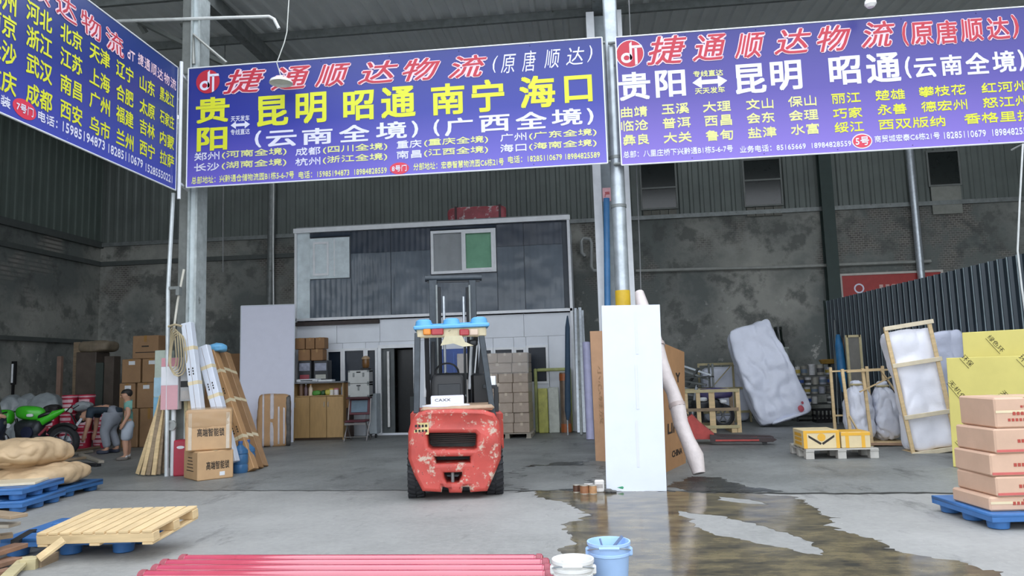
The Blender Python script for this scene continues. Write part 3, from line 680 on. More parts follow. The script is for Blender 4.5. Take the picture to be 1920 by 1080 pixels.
# hood, seat and papers
MB().box(.92, .85, .07, (FK.L(858, 770, .5).x, .55, 1.06), bev=.03).build('engine_hood', mat('hood_tan', 'a98f76', .6, var=.2), fk)
sb = FK.B(807, 872, 704, 755, .75)
MB().soft(sb[1], .16, sb[3]-sb[2]+.1, 5, 10, at=(sb[0], .8, (sb[2]+sb[3])/2-.02), rot=(-.12, 0, 0)).build('seat_back', black, fk, smooth=60)
MB().box(.3, .02, .17, (sb[0]+.02, .712, (sb[2]+sb[3])/2-.1), (-.12, 0, 0), .006).build('seat_panel', fdark, fk)
MB().soft(.5, .5, .14, 5, 8, at=(sb[0], 1.05, 1.17)).build('seat_cushion', black, fk, smooth=60)
pb = FK.B(808, 870, 749, 768, .35)
pp_ = MB().box(pb[1], .26, pb[3]-pb[2], (pb[0], .45, 1.125), bev=.006).build('paper_box', mat('paper_white', 'd9d9e2', .6, var=.04), fk)
text('CAXX', (pb[0]-.06, .317, 1.125+(pb[3]-pb[2])*.6), .2, .035, ink, pp_, bold=0)
MB().soft(.62, .3, .05, 3, 10, .02, 6, 4, at=(pb[0]-.02, .3, 1.13)).build('white_cloth', mat('cloth_white', 'cfd0d8', .8), fk, smooth=60)
# overhead guard: rear and front posts, roof, rear panel
def fbar(name, a, b, w, t, m, par=fk, bev=.006): return MB().bar(a, b, w, t, bev).build(name, m, par)
for xa, ya, xb, yb in ((783, 625, 781, 775), (902, 625, 926, 790)):
    fbar('guard_post', FK.L(xa, ya, .45), FK.L(xb, yb, .35), .075, .09, fgrey)
rf = FK.L(785, 622, .45); rg = FK.L(906, 620, .45); zr = (rf.z+rg.z)/2
for x in (rf.x+.06, rg.x-.06):
    fbar('front_post', (x, 1.75, zr), (x, 2.05, .75), .07, .08, fdark)
    fbar('roof_side_rail', (x, .4, zr), (x, 1.8, zr), .07, .06, creamp)
for i in range(6): fbar('roof_bar', (rf.x+.06, .55+i*.22, zr), (rg.x-.06, .55+i*.22, zr), .03, .04, creamp)
gp = FK.B(781, 912, 614, 632, .4)
MB().box(gp[1], .07, gp[3]-gp[2], (gp[0], .43, gp[2]), bev=.015).build('roof_rear_panel', creamp, fk)
dr = MB(); pts = lp([(834, 630), (866, 629), (872, 641), (888, 648), (868, 650), (850, 644), (826, 648)], .36); dr.poly(pts, .36, .375); dr.build('drape', mat('cream_drape', 'c9c2a4', .8), fk)
for nm, x0, x1, yt, yb, c in (('tail_lamp', 793, 808, 616, 628, 'e08a2e'), ('tail_lamp', 808, 832, 616, 628, 'a9343a'), ('tail_lamp', 861, 880, 617, 629, 'a9343a'), ('tail_lamp', 880, 897, 617, 629, 'cfb9a6')):
    q = FK.B(x0, x1, yt, yb, .36); MB().box(q[1]*.96, .05, q[3]-q[2], (q[0], .375, q[2]), bev=.012).build(nm, mat('lens_'+c, c, .25, var=.1), fk)
MB().soft(.12, .1, .09, 3, 6, at=(gp[0]+.28, .5, gp[2]-.08)).build('work_lamp', fdark, fk, smooth=60)
# mast
D = 2.15
for xa, xb in ((806, 831), (874, 896)):
    q = FK.B(xa, xb, 526, 800, D); x0, x1_ = q[0]-q[1]/2, q[0]+q[1]/2; zt = q[3]; s = 1 if xa < 850 else -1
    MB().box(q[1]*.62, .12, zt-.2, (q[0]-s*q[1]*.17, D, .2), bev=.006).build('mast_rail', fgrey, fk)
    MB().box(q[1]*.4, .1, zt-.35, (q[0]+s*q[1]*.2, D+.08, .25), bev=.006).build('inner_rail', fdark, fk)
    MB().tube([(q[0]+s*q[1]*.62, D-.03, .3), (q[0]+s*q[1]*.62, D-.03, zt-.25)], .022, 10).build('lift_cylinder', silver, fk, smooth=True)
    MB().bar((q[0]+s*q[1]*.1, D-.09, 1.2), (q[0]+s*q[1]*.1, D-.09, zt-.08), .025, .03).build('lift_chain', steelg, fk)
q = FK.B(797, 903, 516, 527, D)
MB().tube([(q[0]-q[1]/2, D, (q[2]+q[3])/2), (q[0]+q[1]/2, D, (q[2]+q[3])/2)], (q[3]-q[2])*.55, 12).build('mast_crossbar', fgrey, fk, smooth=True)
MB().box(q[1]*.93, .05, .08, (q[0], D, q[2]-.02)).build('crossbar_plate', fdark, fk)
q2 = FK.B(806, 896, 700, 712, D); MB().box(q2[1], .08, .1, (q2[0], D, q2[2]), bev=.01).build('mast_crossbar', fdark, fk)
MB().box(1.0, .06, .12, (q2[0], D+.2, .85), bev=.01).build('fork_carriage', fdark, fk); MB().box(1.0, .06, .12, (q2[0], D+.2, .45), bev=.01).build('fork_carriage', fdark, fk)
for s in (-.3, .3): MB().box(.12, 1.05, .045, (q2[0]+s, D+.78, .12)).box(.12, .05, .85, (q2[0]+s, D+.26, .12)).build('fork', fdark, fk)
# inner posts and controls seen between the guard posts
for x0, y0, x1_, y1, w, m, d in ((799, 642, 797, 745, .035, white, 1.9), (884, 642, 880, 730, .04, white, 1.9), (812, 640, 812, 745, .05, fdark, 1.7), (872, 640, 872, 740, .03, fdark, 1.7), (895, 640, 890, 700, .02, white, 1.2), (905, 650, 900, 720, .07, fdark, 1.3), (930, 725, 931, 772, .06, fdark, .7), (905, 725, 932, 725, .05, fdark, .7)):
    fbar('cab_bar', FK.L(x0, y0, d), FK.L(x1_, y1, d), w, w, m)
a_ = FK.L(838, 700, 1.65)
MB().lathe([(.17, -.012), (.185, 0), (.17, .012), (.155, 0)], 20, M=Matrix.Rotation(R(60), 4, 'X'), at=a_, closed=True).tube([a_, a_+V((0, .25, -.5))], .03, 8).bar(a_+V((-.16, 0, 0)), a_+V((.16, 0, 0)), .03, .012).build('steering_wheel', black, fk, smooth=True)
q = FK.B(885, 918, 700, 770, .9); MB().box(q[1], .5, q[3]-q[2], (q[0], 1.2, q[2]), bev=.03).build('side_console', black, fk)
for k in range(3): MB().tube([FK.L(892+k*8, 735, 1.0), FK.L(896+k*8, 712, 1.05)], [.012, .02], 8).build('lever', black, fk, smooth=True)
q = FK.B(926, 944, 772, 845, .75); MB().box(q[1]+.05, 1.1, q[3]-q[2], (q[0]-.02, 1.35, q[2]), bev=.03).build('side_tank', redp, fk)
q = FK.B(770, 788, 772, 845, .75); MB().box(q[1]+.05, 1.1, q[3]-q[2], (q[0]+.02, 1.35, q[2]), bev=.03).build('side_step', redp, fk)
q = FK.B(918, 931, 705, 728, .6); MB().box(q[1], .04, q[3]-q[2], (q[0], .7, q[2]), bev=.01).build('mirror', mat('mirror_glass', 'c7cbd0', .15, .6), fk)
MB().box(.7, 1.5, .3, (0, 1.25, .35)).build('chassis', fdark, fk)
def wheel(x0, x1_, yb, d, r):
    c = FK.L((x0+x1_)/2, yb, d); w = abs(FK.L(x1_, yb, d).x-FK.L(x0, yb, d).x); M = Matrix.Rotation(PI/2, 4, 'Y')
    wm = MB().lathe([(r*.55, -w/2), (r*.9, -w/2), (r, -w*.36), (r, w*.36), (r*.9, w/2), (r*.55, w/2)], 28, M=M).build('wheel', rub, fk, smooth=True, loc=(c.x, d+.02, r))
    tb = MB()
    for i in range(22):
        a = 2*PI*i/22
        for s in (-1, 1): tb.cbox(w*.24, r*.05, .018, 0, Matrix.Rotation(a+(.07 if s > 0 else 0), 4, 'X') @ Matrix.Translation((s*w*.27, 0, r)) @ Matrix.Rotation(s*.35, 4, 'Z'))
    tb.build('tread', rub, wm, stuff=True)
    MB().lathe([(r*.1, -w*.3), (r*.5, -w*.36), (r*.56, -w*.46)], 20, M=M).lathe([(r*.1, w*.3), (r*.5, w*.36), (r*.56, w*.46)], 20, M=M).build('rim', mat('rim_grey', '8b8780', .6, .3, var=.2), wm, smooth=True)
wheel(767, 797, 938, .38, .3); wheel(913, 943, 936, .38, .3); wheel(772, 802, 905, 1.95, .36); wheel(905, 933, 905, 1.95, .36)
# pallet on the guard roof: feet up
q = FK.B(775, 918, 605, 614, .35); lb = mat('sky_blue_plastic', '62aadb', .45, var=.1)
op = thing('plastic_pallet', 'light blue plastic pallet lying feet up on the forklift roof', 'pallet', fo+FK.r*q[0]+FK.n*.9+V((0, 0, zr+.035)), FK.rz, 'blue plastic pallets')
op.rotation_euler.y = R(-1.2)
wq = q[1]
MB().box(wq, 1.1, .05, bev=.012).build('deck', lb, op)
for i in (-1, 0, 1):
    for j in (-1, 0, 1): MB().lathe([(.115, .05), (.1, .115), (.07, .135)], 10, (i*(wq/2-.13), j*.42, 0)).build('foot', lb, op, smooth=True)
for j in (-.3, .3): MB().box(wq*.9, .06, .03, (0, j, .05)).build('rib', lb, op)

# ============================================================ FOREGROUND
# red pipes lying in front
pm = mat('red_pipe', 'b9465a', .12, var=.06, spec=.9, chip='a53c4c', chipsc=5, chiplev=.66); pm.node_tree.nodes['Principled BSDF'].inputs['Coat Weight'].default_value = 1; pm.node_tree.nodes['Principled BSDF'].inputs['Coat Roughness'].default_value = .08; pw = mat('pipe_dull', '9a4d57', .5)
ends = [((338, 1053), (1018, 1053)), ((303, 1062), (1030, 1061)), ((287, 1072), (1034, 1072)), ((262, 1083), (1036, 1083)), ((240, 1096), (1040, 1095)), ((222, 1110), (1044, 1108))]
ords = ('farthest red steel pipe of the row, tip farthest right of the left ends', 'second red steel pipe from the back of the row', 'third red steel pipe from the back of the row', 'fourth red steel pipe from the back, at the picture bottom', 'fifth red steel pipe from the back, cut by the picture bottom', 'nearest red steel pipe of the row')
for (a, c), lb_ in zip(ends[:5], ords):
    p, q = G(*a, .057), G(*c, .057); y = (p.y+q.y)/2
    r_ = .055; o = thing('steel_pipe', lb_, 'pipe', (p.x, p.y, r_+.002), 0, 'red pipes on the ground'); v = q-p
    o.rotation_euler.z = math.atan2(v.y, v.x); Ln = v.length
    MB().lathe([(r_*.88, 0), (r_, .004), (r_, .05), (r_*.93, .053), (r_*.93, .063), (r_, .066), (r_, Ln-.066), (r_*.93, Ln-.063), (r_*.93, Ln-.053), (r_, Ln-.05), (r_, Ln-.004), (r_*.88, Ln), (r_*.85, Ln-.3), (r_*.85, .3)], 20, M=Matrix.Rotation(PI/2, 4, 'Y'), closed=True).build('tube', pm, o, smooth=True)
    for x in (.03, Ln-.03): MB().lathe([(r_*1.01, -.022), (r_*1.09, -.018), (r_*1.09, .018), (r_*1.01, .022)], 20, M=Matrix.Rotation(PI/2, 4, 'Y'), at=(x, 0, 0), closed=True).build('collar', pw, o, smooth=True)
# buckets
def bucket(name, label, px, yt, wpx, m, h, rim, handle, fill=None, taper=.8):
    T = P(px, yt, 5.5); 
    for _ in range(6):                                   # depth at which its base stands on the ground
        d = ray(px, yt); tt = (h-CAMH)/d.z; T = CAM+d*tt
    s = FPX/((T-CAM).dot(FW)); r = wpx/2/s
    o = thing(name, label, 'bucket', (T.x, T.y, 0)); rb = r*taper
    MB().lathe([(0, 0), (rb, 0), (rb*1.02, .01), (r*.985, h-.03), (r*1.0, h-.025), (r*1.04, h-.02), (r*1.04, h), (r*.97, h), (r*.94, h-.02), (rb*.95, .012), (0, .012)], 36).build('shell', m, o, smooth=True)
    for z in rim: MB().lathe([(r*(taper+(1-taper)*z/h)*1.0, z-.012), (r*(taper+(1-taper)*z/h)*1.045, z-.008), (r*(taper+(1-taper)*z/h)*1.045, z+.008), (r*(taper+(1-taper)*z/h)*1.0, z+.012)], 36).build('rib', m, o, smooth=True)
    for s_ in (-1, 1): MB().box(.035, .05, .06, (s_*(r*1.0), 0, h-.1), bev=.01).build('ear', m, o)
    if handle:
        pts = [(r*1.03*math.cos(a), -r*1.03*math.sin(a)*.95, h-.065+.045*math.sin(a)) for a in [PI*i/14 for i in range(15)]]
        MB().tube(pts, .005, 6).build('wire_handle', silver, o, smooth=True)
        MB().tube(pts[5:10], .014, 8).build('grip', m, o, smooth=True)
    if fill: MB().lathe([(0, h*fill), (r*.9, h*fill)], 24).build('water', mat('dirty_water', '7d8288', .1), o)
    return o, r, h
bo, br, bh = bucket('plastic_bucket', 'light blue plastic bucket with wire handle and brushes', 1141, 1014, 78, mat('bucket_blue', 'a6c6ef', .4, var=.05, chip='c4d3e8', chipsc=4, chiplev=.7), .34, (.26,), True, .5)
tag(MB().bar(bo.location+V((-.05, .02, .2)), bo.location+V((.1, .06, .36)), .03, .012).tube([bo.location+V((-.02, .0, .2)), bo.location+V((-.06, .03, .35))], .008, 6).build('brush', mat('brush_grey', '6d7d95', .6)), 'grey brush standing in the light blue bucket', 'brush')
b2, r2, h2 = bucket('paint_bucket', 'white plastic bucket with residue, beside the light blue bucket', 1074, 1047, 76, mat('bucket_white', 'dcdcd9', .4, var=.05, chip='b5b3ab', chipsc=5, chiplev=.66), .3, (.24, .2), True, .15)
# ============================================================ PANELS AT THE SILVER POLE
def lean_panel(name, label, bl, br_, tl, tr, th, m, cat='panel', bev=.006, back=.0):
    """A board standing on its lower edge (ground pixels bl, br_) and leaning back so its top is `back` deeper."""
    a, c = G(*bl), G(*br_); ya, yc = a.y, c.y
    d, e = P(tl[0], tl[1], ya+back), P(tr[0], tr[1], yc+back)
    nrm = (c-a).cross(d-a).normalized()
    if nrm.y < 0: nrm = -nrm
    b = MB(); vs = [a, c, e, d]; vs = [v-a for v in vs]; vs += [v+nrm*th for v in vs]
    b.add(vs, [(0, 1, 2, 3), (4, 7, 6, 5), (0, 4, 5, 1), (1, 5, 6, 2), (2, 6, 7, 3), (3, 7, 4, 0)])
    o = tag(b.build(name, m, loc=a), label, cat); return o, a, c, d, e, nrm
wp, a, c, d, e, nr = lean_panel('foam_panel', 'tall white foam wrapped panel leaning at the silver pole beside the puddle', (1137, 921), (1250, 921), (1128, 573), (1237, 571), .09, foam, back=.55)
sm = MB().add([(.0, 0, 0)]*0, [])
for k in range(3):
    u0, v0 = .55+.02*k, .12+.3*k
    p = a.lerp(c, u0).lerp(d.lerp(e, u0), v0)-a; q = a.lerp(c, u0-.01).lerp(d.lerp(e, u0-.01), v0+.24)-a
    sm.bar(p-nr*.0015, q-nr*.0015, .03, .003, up=nr)
sm.build('tape', mat('tape_white', 'c9ccd6', .35, var=.02), wp)
tc, a, c, d, e, nr = lean_panel('flat_carton', 'tall narrow brown carton standing left of the white foam panel', (1117, 864), (1150, 866), (1106, 621), (1146, 620), .16, tan[2], 'carton', back=.35)
p = a.lerp(c, .4).lerp(d.lerp(e, .4), .5)-a
text('小心轻放', p-nr*.004, 1.0, .08, mat('faint_print', 'a98765', .7, var=0), tc, axes=((d-a).normalized()*-1, (c-a).normalized()), bold=.01)
bc, a, c, d, e, nr = lean_panel('flat_carton', 'large flat carton with black print, leaning behind the white foam panel on its right', (1240, 890), (1286, 868), (1236, 640), (1283, 660), .2, tan[1], 'carton', back=.25)
for s_, u, v, w in (('LIFE', .5, .33, .5), ('CHINA', .62, .12, .42), ('Y', .7, .75, .2)):
    p = a.lerp(c, u).lerp(d.lerp(e, u), v)-a; text(s_, p-nr*.004, w*(c-a).length, .16 if v > .2 else .1, ink, bc, axes=((c-a).normalized(), (d-a).normalized()), bold=.03)
lr = [V((0, 0, 0))]; p0 = G(1311, 888, .1); p1 = P(1196, 548, 11.55)
pts = [p0.lerp(p1, i/12)+V((.02*math.sin(i*1.7), .015*math.cos(i*2.1), 0)) for i in range(13)]
lw_ = tag(MB().tube(pts, [.085, .12, .1]+[.105+.01*math.sin(i*2.3) for i in range(7)]+[.12, .1, .07], 10).build('wrapped_roll', mat('pinkish_wrap', 'cdc3c0', .5, var=.1, bump=.4, bsc=12), smooth=60), 'long plastic wrapped roll leaning against the silver pole', 'roll')
for i in (4, 8): MB().tube([pts[i], pts[i].lerp(pts[i+1], .25)], .118, 10).build('tape_band', mat('tape_pink', 'b9aaa5', .3), lw_, smooth=True)
# odds and ends at the foot of the panel
def can(label, x, yb, wpx, hpx, col, name='can', top='b9b4a8', lie=False, cat='can'):
    g = G(x, yb); s = FPX/((g-CAM).dot(FW)); r = wpx/2/s; h = hpx/s
    o = thing(name, label, cat, g+V((0, r, 0))); M = Matrix()
    MB().lathe([(0, 0), (r, 0), (r, h), (r*.9, h), (r*.9, h*.97), (0, h*.97)], 16).build('body', mat('can_'+col, col, .4, var=.2, sc=20), o, smooth=True)
    for z in (0, h-.008): MB().lathe([(r*.99, z), (r*1.04, z+.002), (r*1.04, z+.008), (r*.99, z+.01)], 16).build('rim', mat('can_rim_'+top, top, .3, .5), o, smooth=True)
    return o
can('small dark brown tin, leftmost of the row before the white panel', 1081, 924, 13, 14, '5d4032')
can('small brown tin with a red band, second from the left before the white panel', 1096, 927, 17, 16, '9a6a4a')
can('small tan tin, third from the left before the white panel', 1112, 927, 15, 16, 'b58a62')
for lab, x0, x1_, yt, yb, Y in (('small white box lying flat behind the tins', 1094, 1113, 908, 916, 9.95), ('white upright box at the left edge of the white panel', 1115, 1133, 901, 927, 9.62)):
    q = F(x0, x1_, yt, yb, Y); q = (q[0], q[1], 0 if Y < 9.8 else 0, q[3]-(0 if Y < 9.8 else q[2])); ob = carton(lab, q, Y, .09, mat('white_card', 'd9d6d2', .6), tp=False, name='small_box', cat='box')
    MB().box(q[1]*.7, .003, (q[3]-q[2])*.3, (0, -.047, (q[3]-q[2])*.4)).build('label', mat('grey_label', 'a8a39f', .6), ob)
g = G(1141, 924); gl = thing('glove', 'grey work glove lying at the foot of the white panel', 'glove', g)
MB().soft(.1, .07, .05, 3, 8, .008, 20, at=(0, 0, .025)).build('palm', mat('glove_grey', '5a5a58', .9), gl, smooth=60)
for k in range(4): MB().tube([(.03, -.03+.02*k, .022), (.1, -.035+.023*k, .014)], [.012, .009], 6).build('finger', MATS['glove_grey'], gl, smooth=True)
g = G(1164, 920); bt = thing('bottle', 'clear green bottle lying before the white panel', 'bottle', g+V((0, 0, .035))); bt.rotation_euler = (0, 0, R(-8))
MB().lathe([(0, -.11), (.034, -.105), (.035, .03), (.014, .085), (.014, .11)], 14, M=Matrix.Rotation(PI/2, 4, 'Y')).build('body', mat('green_plastic', '3f9a6e', .15, trans=.3), bt, smooth=True)
MB().lathe([(0, .11), (.017, .11), (.017, .09), (.0145, .09)], 12, M=Matrix.Rotation(PI/2, 4, 'Y')).build('cap', white, bt, smooth=True)
# ============================================================ SITE OFFICE (two storeys of sandwich panels)
OX0, OX1 = P(555, 500, YO).x, P(1070, 500, YO).x; ZM = (P(555, 598, YO).z+P(1072, 584, YO).z)/2; ZT_ = (P(555, 428, YO).z+P(1068, 407, YO).z)/2
pan = mat('sandwich_panel', 'e2e7ee', .4, var=.05, sc=1.5); alu = mat('white_alu', 'e2e5e8', .4, .1, var=.06)
def ox(x, y=700): return P(x, y, YO).x-OX0
def oz(y, x=810): return P(x, y, YO).z
of = empty_struct('wall_office', 'two-storey site office of pale panels inside the depot', (OX0, YO, 0)); OW = OX1-OX0
holes = []; wins = []
for x0, x1_, yt, yb in ((614, 641, 658, 722), (645, 684, 656, 745), (688, 706, 655, 745), (905, 924, 655, 715), (928, 963, 654, 745), (967, 985, 654, 715), (990, 1027, 650, 718)):
    r_ = (ox(x0), ox(x1_), oz(yb, x0), oz(yt, x0)); wins.append(r_); holes.append(rect(*r_))
dr_ = (ox(714), ox(777), .05, oz(651, 745)); holes.append(rect(*dr_))
# the lower front is made of separate panels: plate pieces between panel joints
jo = [0, ox(612), ox(643), ox(686), ox(711), ox(779), ox(880), ox(926), ox(965), ox(988), ox(1030), OW]
zl = oz(640, 745)
for x0, x1_ in zip(jo, jo[1:]):
    hs = [h for h in holes if h[0][0] >= x0-.02 and h[1][0] <= x1_+.02]
    hs = [[(max(p[0], x0+.02) if p[0] < x0+.02 else min(p[0], x1_-.02), p[1]) for p in h] for h in hs]
    link('panel', plate_mesh(rect(x0+.004, x1_-.004, .0, zl), hs, .08), pan, of)
up = [0, ox(632), ox(713), ox(800), ox(895), ox(985), OW]
for x0, x1_ in zip(up, up[1:]): link('panel', plate_mesh(rect(x0+.004, x1_-.004, zl+.006, ZM), [], .08), pan, of)
for i, (a0, a1, b0, b1) in enumerate(wins):
    wv = empty_struct('window_%d' % (i+10), 'office window', (OX0+(a0+a1)/2, YO, b0)); ww, hh = a1-a0, b1-b0
    link('window_frame', plate_mesh(rect(-ww/2-.03, ww/2+.03, -.03, hh+.03), [rect(-ww/2+.03, ww/2-.03, .03, hh-.03)], .05), alu, wv).location.y = -.025
    MB().box(ww, .012, hh, (0, .04, 0)).build('pane', mat('office_glass', '1d2733', .25, var=.1, spec=.3), wv)
do = empty_struct('door_1', 'dark open doorway of the office with a long white pull handle', (OX0+(dr_[0]+dr_[1])/2, YO, 0)); dw, dh = dr_[1]-dr_[0], dr_[3]
link('door_frame', plate_mesh([(-dw/2-.07, 0), (-dw/2+.02, 0), (-dw/2+.02, dh-.02), (dw/2-.02, dh-.02), (dw/2-.02, 0), (dw/2+.07, 0), (dw/2+.07, dh+.07), (-dw/2-.07, dh+.07)], [], .1), alu, do).location.y = -.03
lf = MB().box(dw*.36, .045, dh-.06, (-dw/2+.02+dw*.18, .1, .03)).build('leaf_or_shade_sheet', mat('door_grey', '565b5c', .4, .2), do)
hb = MB(); hx = ox(728)-(dr_[0]+dr_[1])/2; hb.tube([(hx, .0, oz(808, 728)+.1), (hx, .0, dh-.1)], .035, 12)
for zz in (.6, 1.5): hb.tube([(hx, 0, zz), (hx, .08, zz)], .02, 8)
hb.build('pull_handle', mat('handle_white', 'e2e2e0', .3), lf, smooth=True)
MB().box(dw*.62, .05, dh-.08, (dw*.19, .45, .02)).build('leaf_or_shade_sheet', mat('doorway_shade', '232526', .3, .2), do)  # black sheet in the opening stands in for the shaded room, no second leaf
MB().box(.3, .03, .4, (dw*.42, .4, .55)).build('grey_bin_lid', mat('bin_grey', '4b5152', .5), do)
# office body
MB().box(.1, YB-YO-.15, ZM, (.05, 1.45, 0)).build('panel', pan, of); MB().box(.1, YB-YO-.15, ZM, (OW-.05, 1.45, 0)).build('panel', pan, of)
MB().box(OW, YB-YO-.1, .12, (OW/2, 1.45, ZM-.06)).build('floor_slab', pan, of); MB().box(OW, YB-YO-.1, .1, (OW/2, 1.45, ZT_-.05)).build('roof_slab', mat('roof_slab', '8a8f90', .6), of)
MB().box(.1, YB-YO-.15, ZT_-ZM, (.05, 1.45, ZM)).build('panel', pan, of); MB().box(.1, YB-YO-.15, ZT_-ZM, (OW-.05, 1.45, ZM)).build('panel', pan, of)
wn = [(ox(813), ox(937), oz(512, 875), oz(431, 875)), (ox(582), ox(657), oz(522, 620), oz(446, 620))]
link('panel', plate_mesh(rect(0, OW, ZM, ZT_-.1), [rect(*r_) for r_ in wn], .08), mat('dark_panel', '3b434c', .45, var=.1), of)
MB().box(ox(582), .03, ZT_-ZM-.1, (ox(582)/2, -.015, ZM)).build('pale_panel', mat('pale_blue_panel', 'd3dfe3', .45), of)
film2 = mat('grey_sheet_film', '5f6973', .25, var=.2, sc=1.2, bump=.4, bsc=2.5)
film = mat('black_film', '2f3a49', .35, var=.15, sc=1.5, bump=.25, bsc=2.2, stretch=(1, 1, .6))
fx = [ox(582), ox(660), ox(736), ox(812), ox(938), ox(990), ox(1064)]
for k, (x0, x1_) in enumerate(zip(fx, fx[1:])):
    spans = [(ZM+.02, ZT_-.08)]
    if k == 0: spans = [(ZM+.02, wn[1][2]-.03), (wn[1][3]+.03, ZT_-.08)]
    if k == 3: spans = [(ZM+.02, wn[0][2]-.03), (wn[0][3]+.03, ZT_-.08)]
    zc_ = oz(472, 700); sp2 = []
    for z0, z1 in spans: sp2 += [(z0, zc_-.01), (zc_-.03, z1)] if z0 < zc_-.2 < z1-.3 else [(z0, z1)]
    spans = sp2
    for z0, z1 in spans:
        def fn(u, v, x0=x0, x1_=x1_, z0=z0, z1=z1, k=k):
            x = x0+.006+(x1_-x0-.012)*u; z = z0+(z1-z0)*v
            return (x, -.035+.006*abs(math.sin(x*22))+.02*noise.noise(V((x*1.1, z*1.6, k)))+.012*noise.noise(V((x*3, z*4, k)))-.02*(1-v)**3, z)
        MB().sheet(fn, 40, 24).build('film_sheet', film if z0 > zc_-.1 else film2, of, smooth=80)
for (a0, a1, b0, b1), nm, lab in ((wn[0], 'window_1', 'white framed upper office window with one green pane'), (wn[1], 'window_2', 'pale panelled upper office window at the left')):
    wv = empty_struct(nm, lab, (OX0+(a0+a1)/2, YO, b0)); ww, hh = a1-a0, b1-b0
    if nm == 'window_1':
        sp0 = -ww/2+.06+ww*.44
        link('window_frame', plate_mesh(rect(-ww/2, ww/2, 0, hh), [rect(-ww/2+.07, sp0, .07, hh-.07), rect(sp0+.06, ww/2-.07, .07, hh-.07)], .1), alu, wv).location.y = -.07
        s1 = (sp0-(-ww/2+.07)); 
        MB().sheet(lambda u, v: (-ww/2+.07+s1*u, -.0+.015*math.sin(u*17), .07+(hh-.14)*v), 30, 1).build('curtain', mat('grey_curtain', 'a9adb0', .8), wv, smooth=80)
        MB().box(s1, .01, hh-.14, (-ww/2+.07+s1/2, -.02, .07)).build('pane', mat('clear_pane', 'c5cacd', .08, alpha=.25), wv)
        s2 = ww/2-.07-sp0-.06; fr_ = MB().box(s2, .012, hh-.14, (sp0+.06+s2/2, -.01, .07)).build('pane', mat('green_pane', '7fb193', .15, var=.12, sc=3), wv)
        link('sash', plate_mesh(rect(sp0+.03, ww/2-.04, .04, hh-.04), [rect(sp0+.11, ww/2-.12, .11, hh-.11)], .04), alu, wv).location.y = -.09
    else:
        MB().box(ww, .04, hh, (0, 0, 0)).build('panel', mat('pale_blue_panel', 'd3dfe3', .45), wv)
        link('sash', plate_mesh(rect(-ww*.42, -ww*.02, .08, hh-.1), [rect(-ww*.37, -ww*.07, .14, hh-.16)], .04), alu, wv).location.y = -.04
        MB().sheet(lambda u, v: (-ww*.37+ww*.3*u, -.012+.008*noise.noise(V((u*5, v*5, 2))), .14+(hh-.3)*v), 14, 14).build('film_sheet', mat('grey_film', 'a4a9ab', .3, bump=.3), wv, smooth=80)
        MB().box(.03, .03, hh-.1, (ww*.12, -.02, .05)).build('mullion', alu, wv)
# trims of the office
for nm, bx in (('trim_7', (OX0+OW/2, YO-.06, ZT_-.12, OW+.06, .12, .12)), ('trim_8', (OX0+.025, YO-.06, 0, .06, .08, ZT_)), ('trim_9', (OX1-.02, YO-.06, 0, .07, .08, ZT_)), ('trim_10', (OX0+OW/2, YO-.06, ZM-.03, OW, .08, .07))):
    struct(MB().box(*bx[3:], bx[:3]).build(nm, alu))
struct(MB().box(ox(713), .12, .1, (OX0+ox(713)/2, YO-.07, ZM-.16)).build('trim_11', mat('rust_beam', '3f3634', .7, var=.3)))
# red cartons on the office roof
q = F(838, 948, 386, 401, YO+.3)
rw = thing('wrapped_bundle', 'long red and white wrapped bundle lying on the office roof', 'bundle', (q[0], YO+.45, ZT_))
MB().soft(q[1], .3, max(.2, q[3]-ZT_), 6, 10, .02, 4, 2, at=(0, 0, (q[3]-ZT_)/2)).build('wrap', mat('red_white_wrap', 'a34a52', .5, var=.3, sc=3, chip='c9bfc0', chipsc=5, chiplev=.56), rw, smooth=60)
for x in (-.35, .4): MB().box(.06, .32, q[3]-ZT_+.01, (q[1]*x, 0, 0)).build('strap', mat('dark_strap', '4b3034', .6), rw)
# ============================================================ IN FRONT OF THE OFFICE, LEFT OF THE DOOR
lp_, a, c, d, e, nr = lean_panel('white_board', 'large pale lilac board leaning left of the office cabinet', (449, 836), (549, 829), (452, 574), (553, 571), .06, mat('lilac_board', 'd9dbea', .5, var=.02), back=.6)
w_ = MB()
for p, q in ((a, c), (c, e), (e, d), (d, a)): w_.bar(p-a-nr*.004, q-a-nr*.004, .025, .01, up=nr)
w_.build('edge_strip', foam, lp_)
wr = Fr(513, 838); q = wr.B(482, 545, 737, 836)
tp_ = thing('taped_package', 'bulky brown package wrapped in white tape before the lilac board', 'package', wr.o+wr.r*q[0]+wr.n*.22, wr.rz)
MB().soft(q[1], .42, q[3]-q[2], 7, 12, .02, 4, 5, at=(0, 0, (q[3]-q[2])/2), rot=(0, .03, 0)).build('body', tan[0], tp_, smooth=60)
for x in (-.32, -.06, .14, .3): MB().soft(.05 if x != -.06 else .1, .435, (q[3]-q[2])*(1.005 if x < .1 else .8), 9, 6, at=(q[1]*x, 0, (q[3]-q[2])*(.5 if x < .1 else .42))).build('tape', mat('frosted_tape', 'c9c3c6', .3), tp_, smooth=60)
MB().soft(q[1]*.16, .44, (q[3]-q[2])*.97, 8, 8, .01, 8, 3, at=(q[1]*.43, 0, (q[3]-q[2])*.48)).build('dark_wrap', mat('dark_wrap', '4c4a48', .35, var=.4, sc=9), tp_, smooth=60)
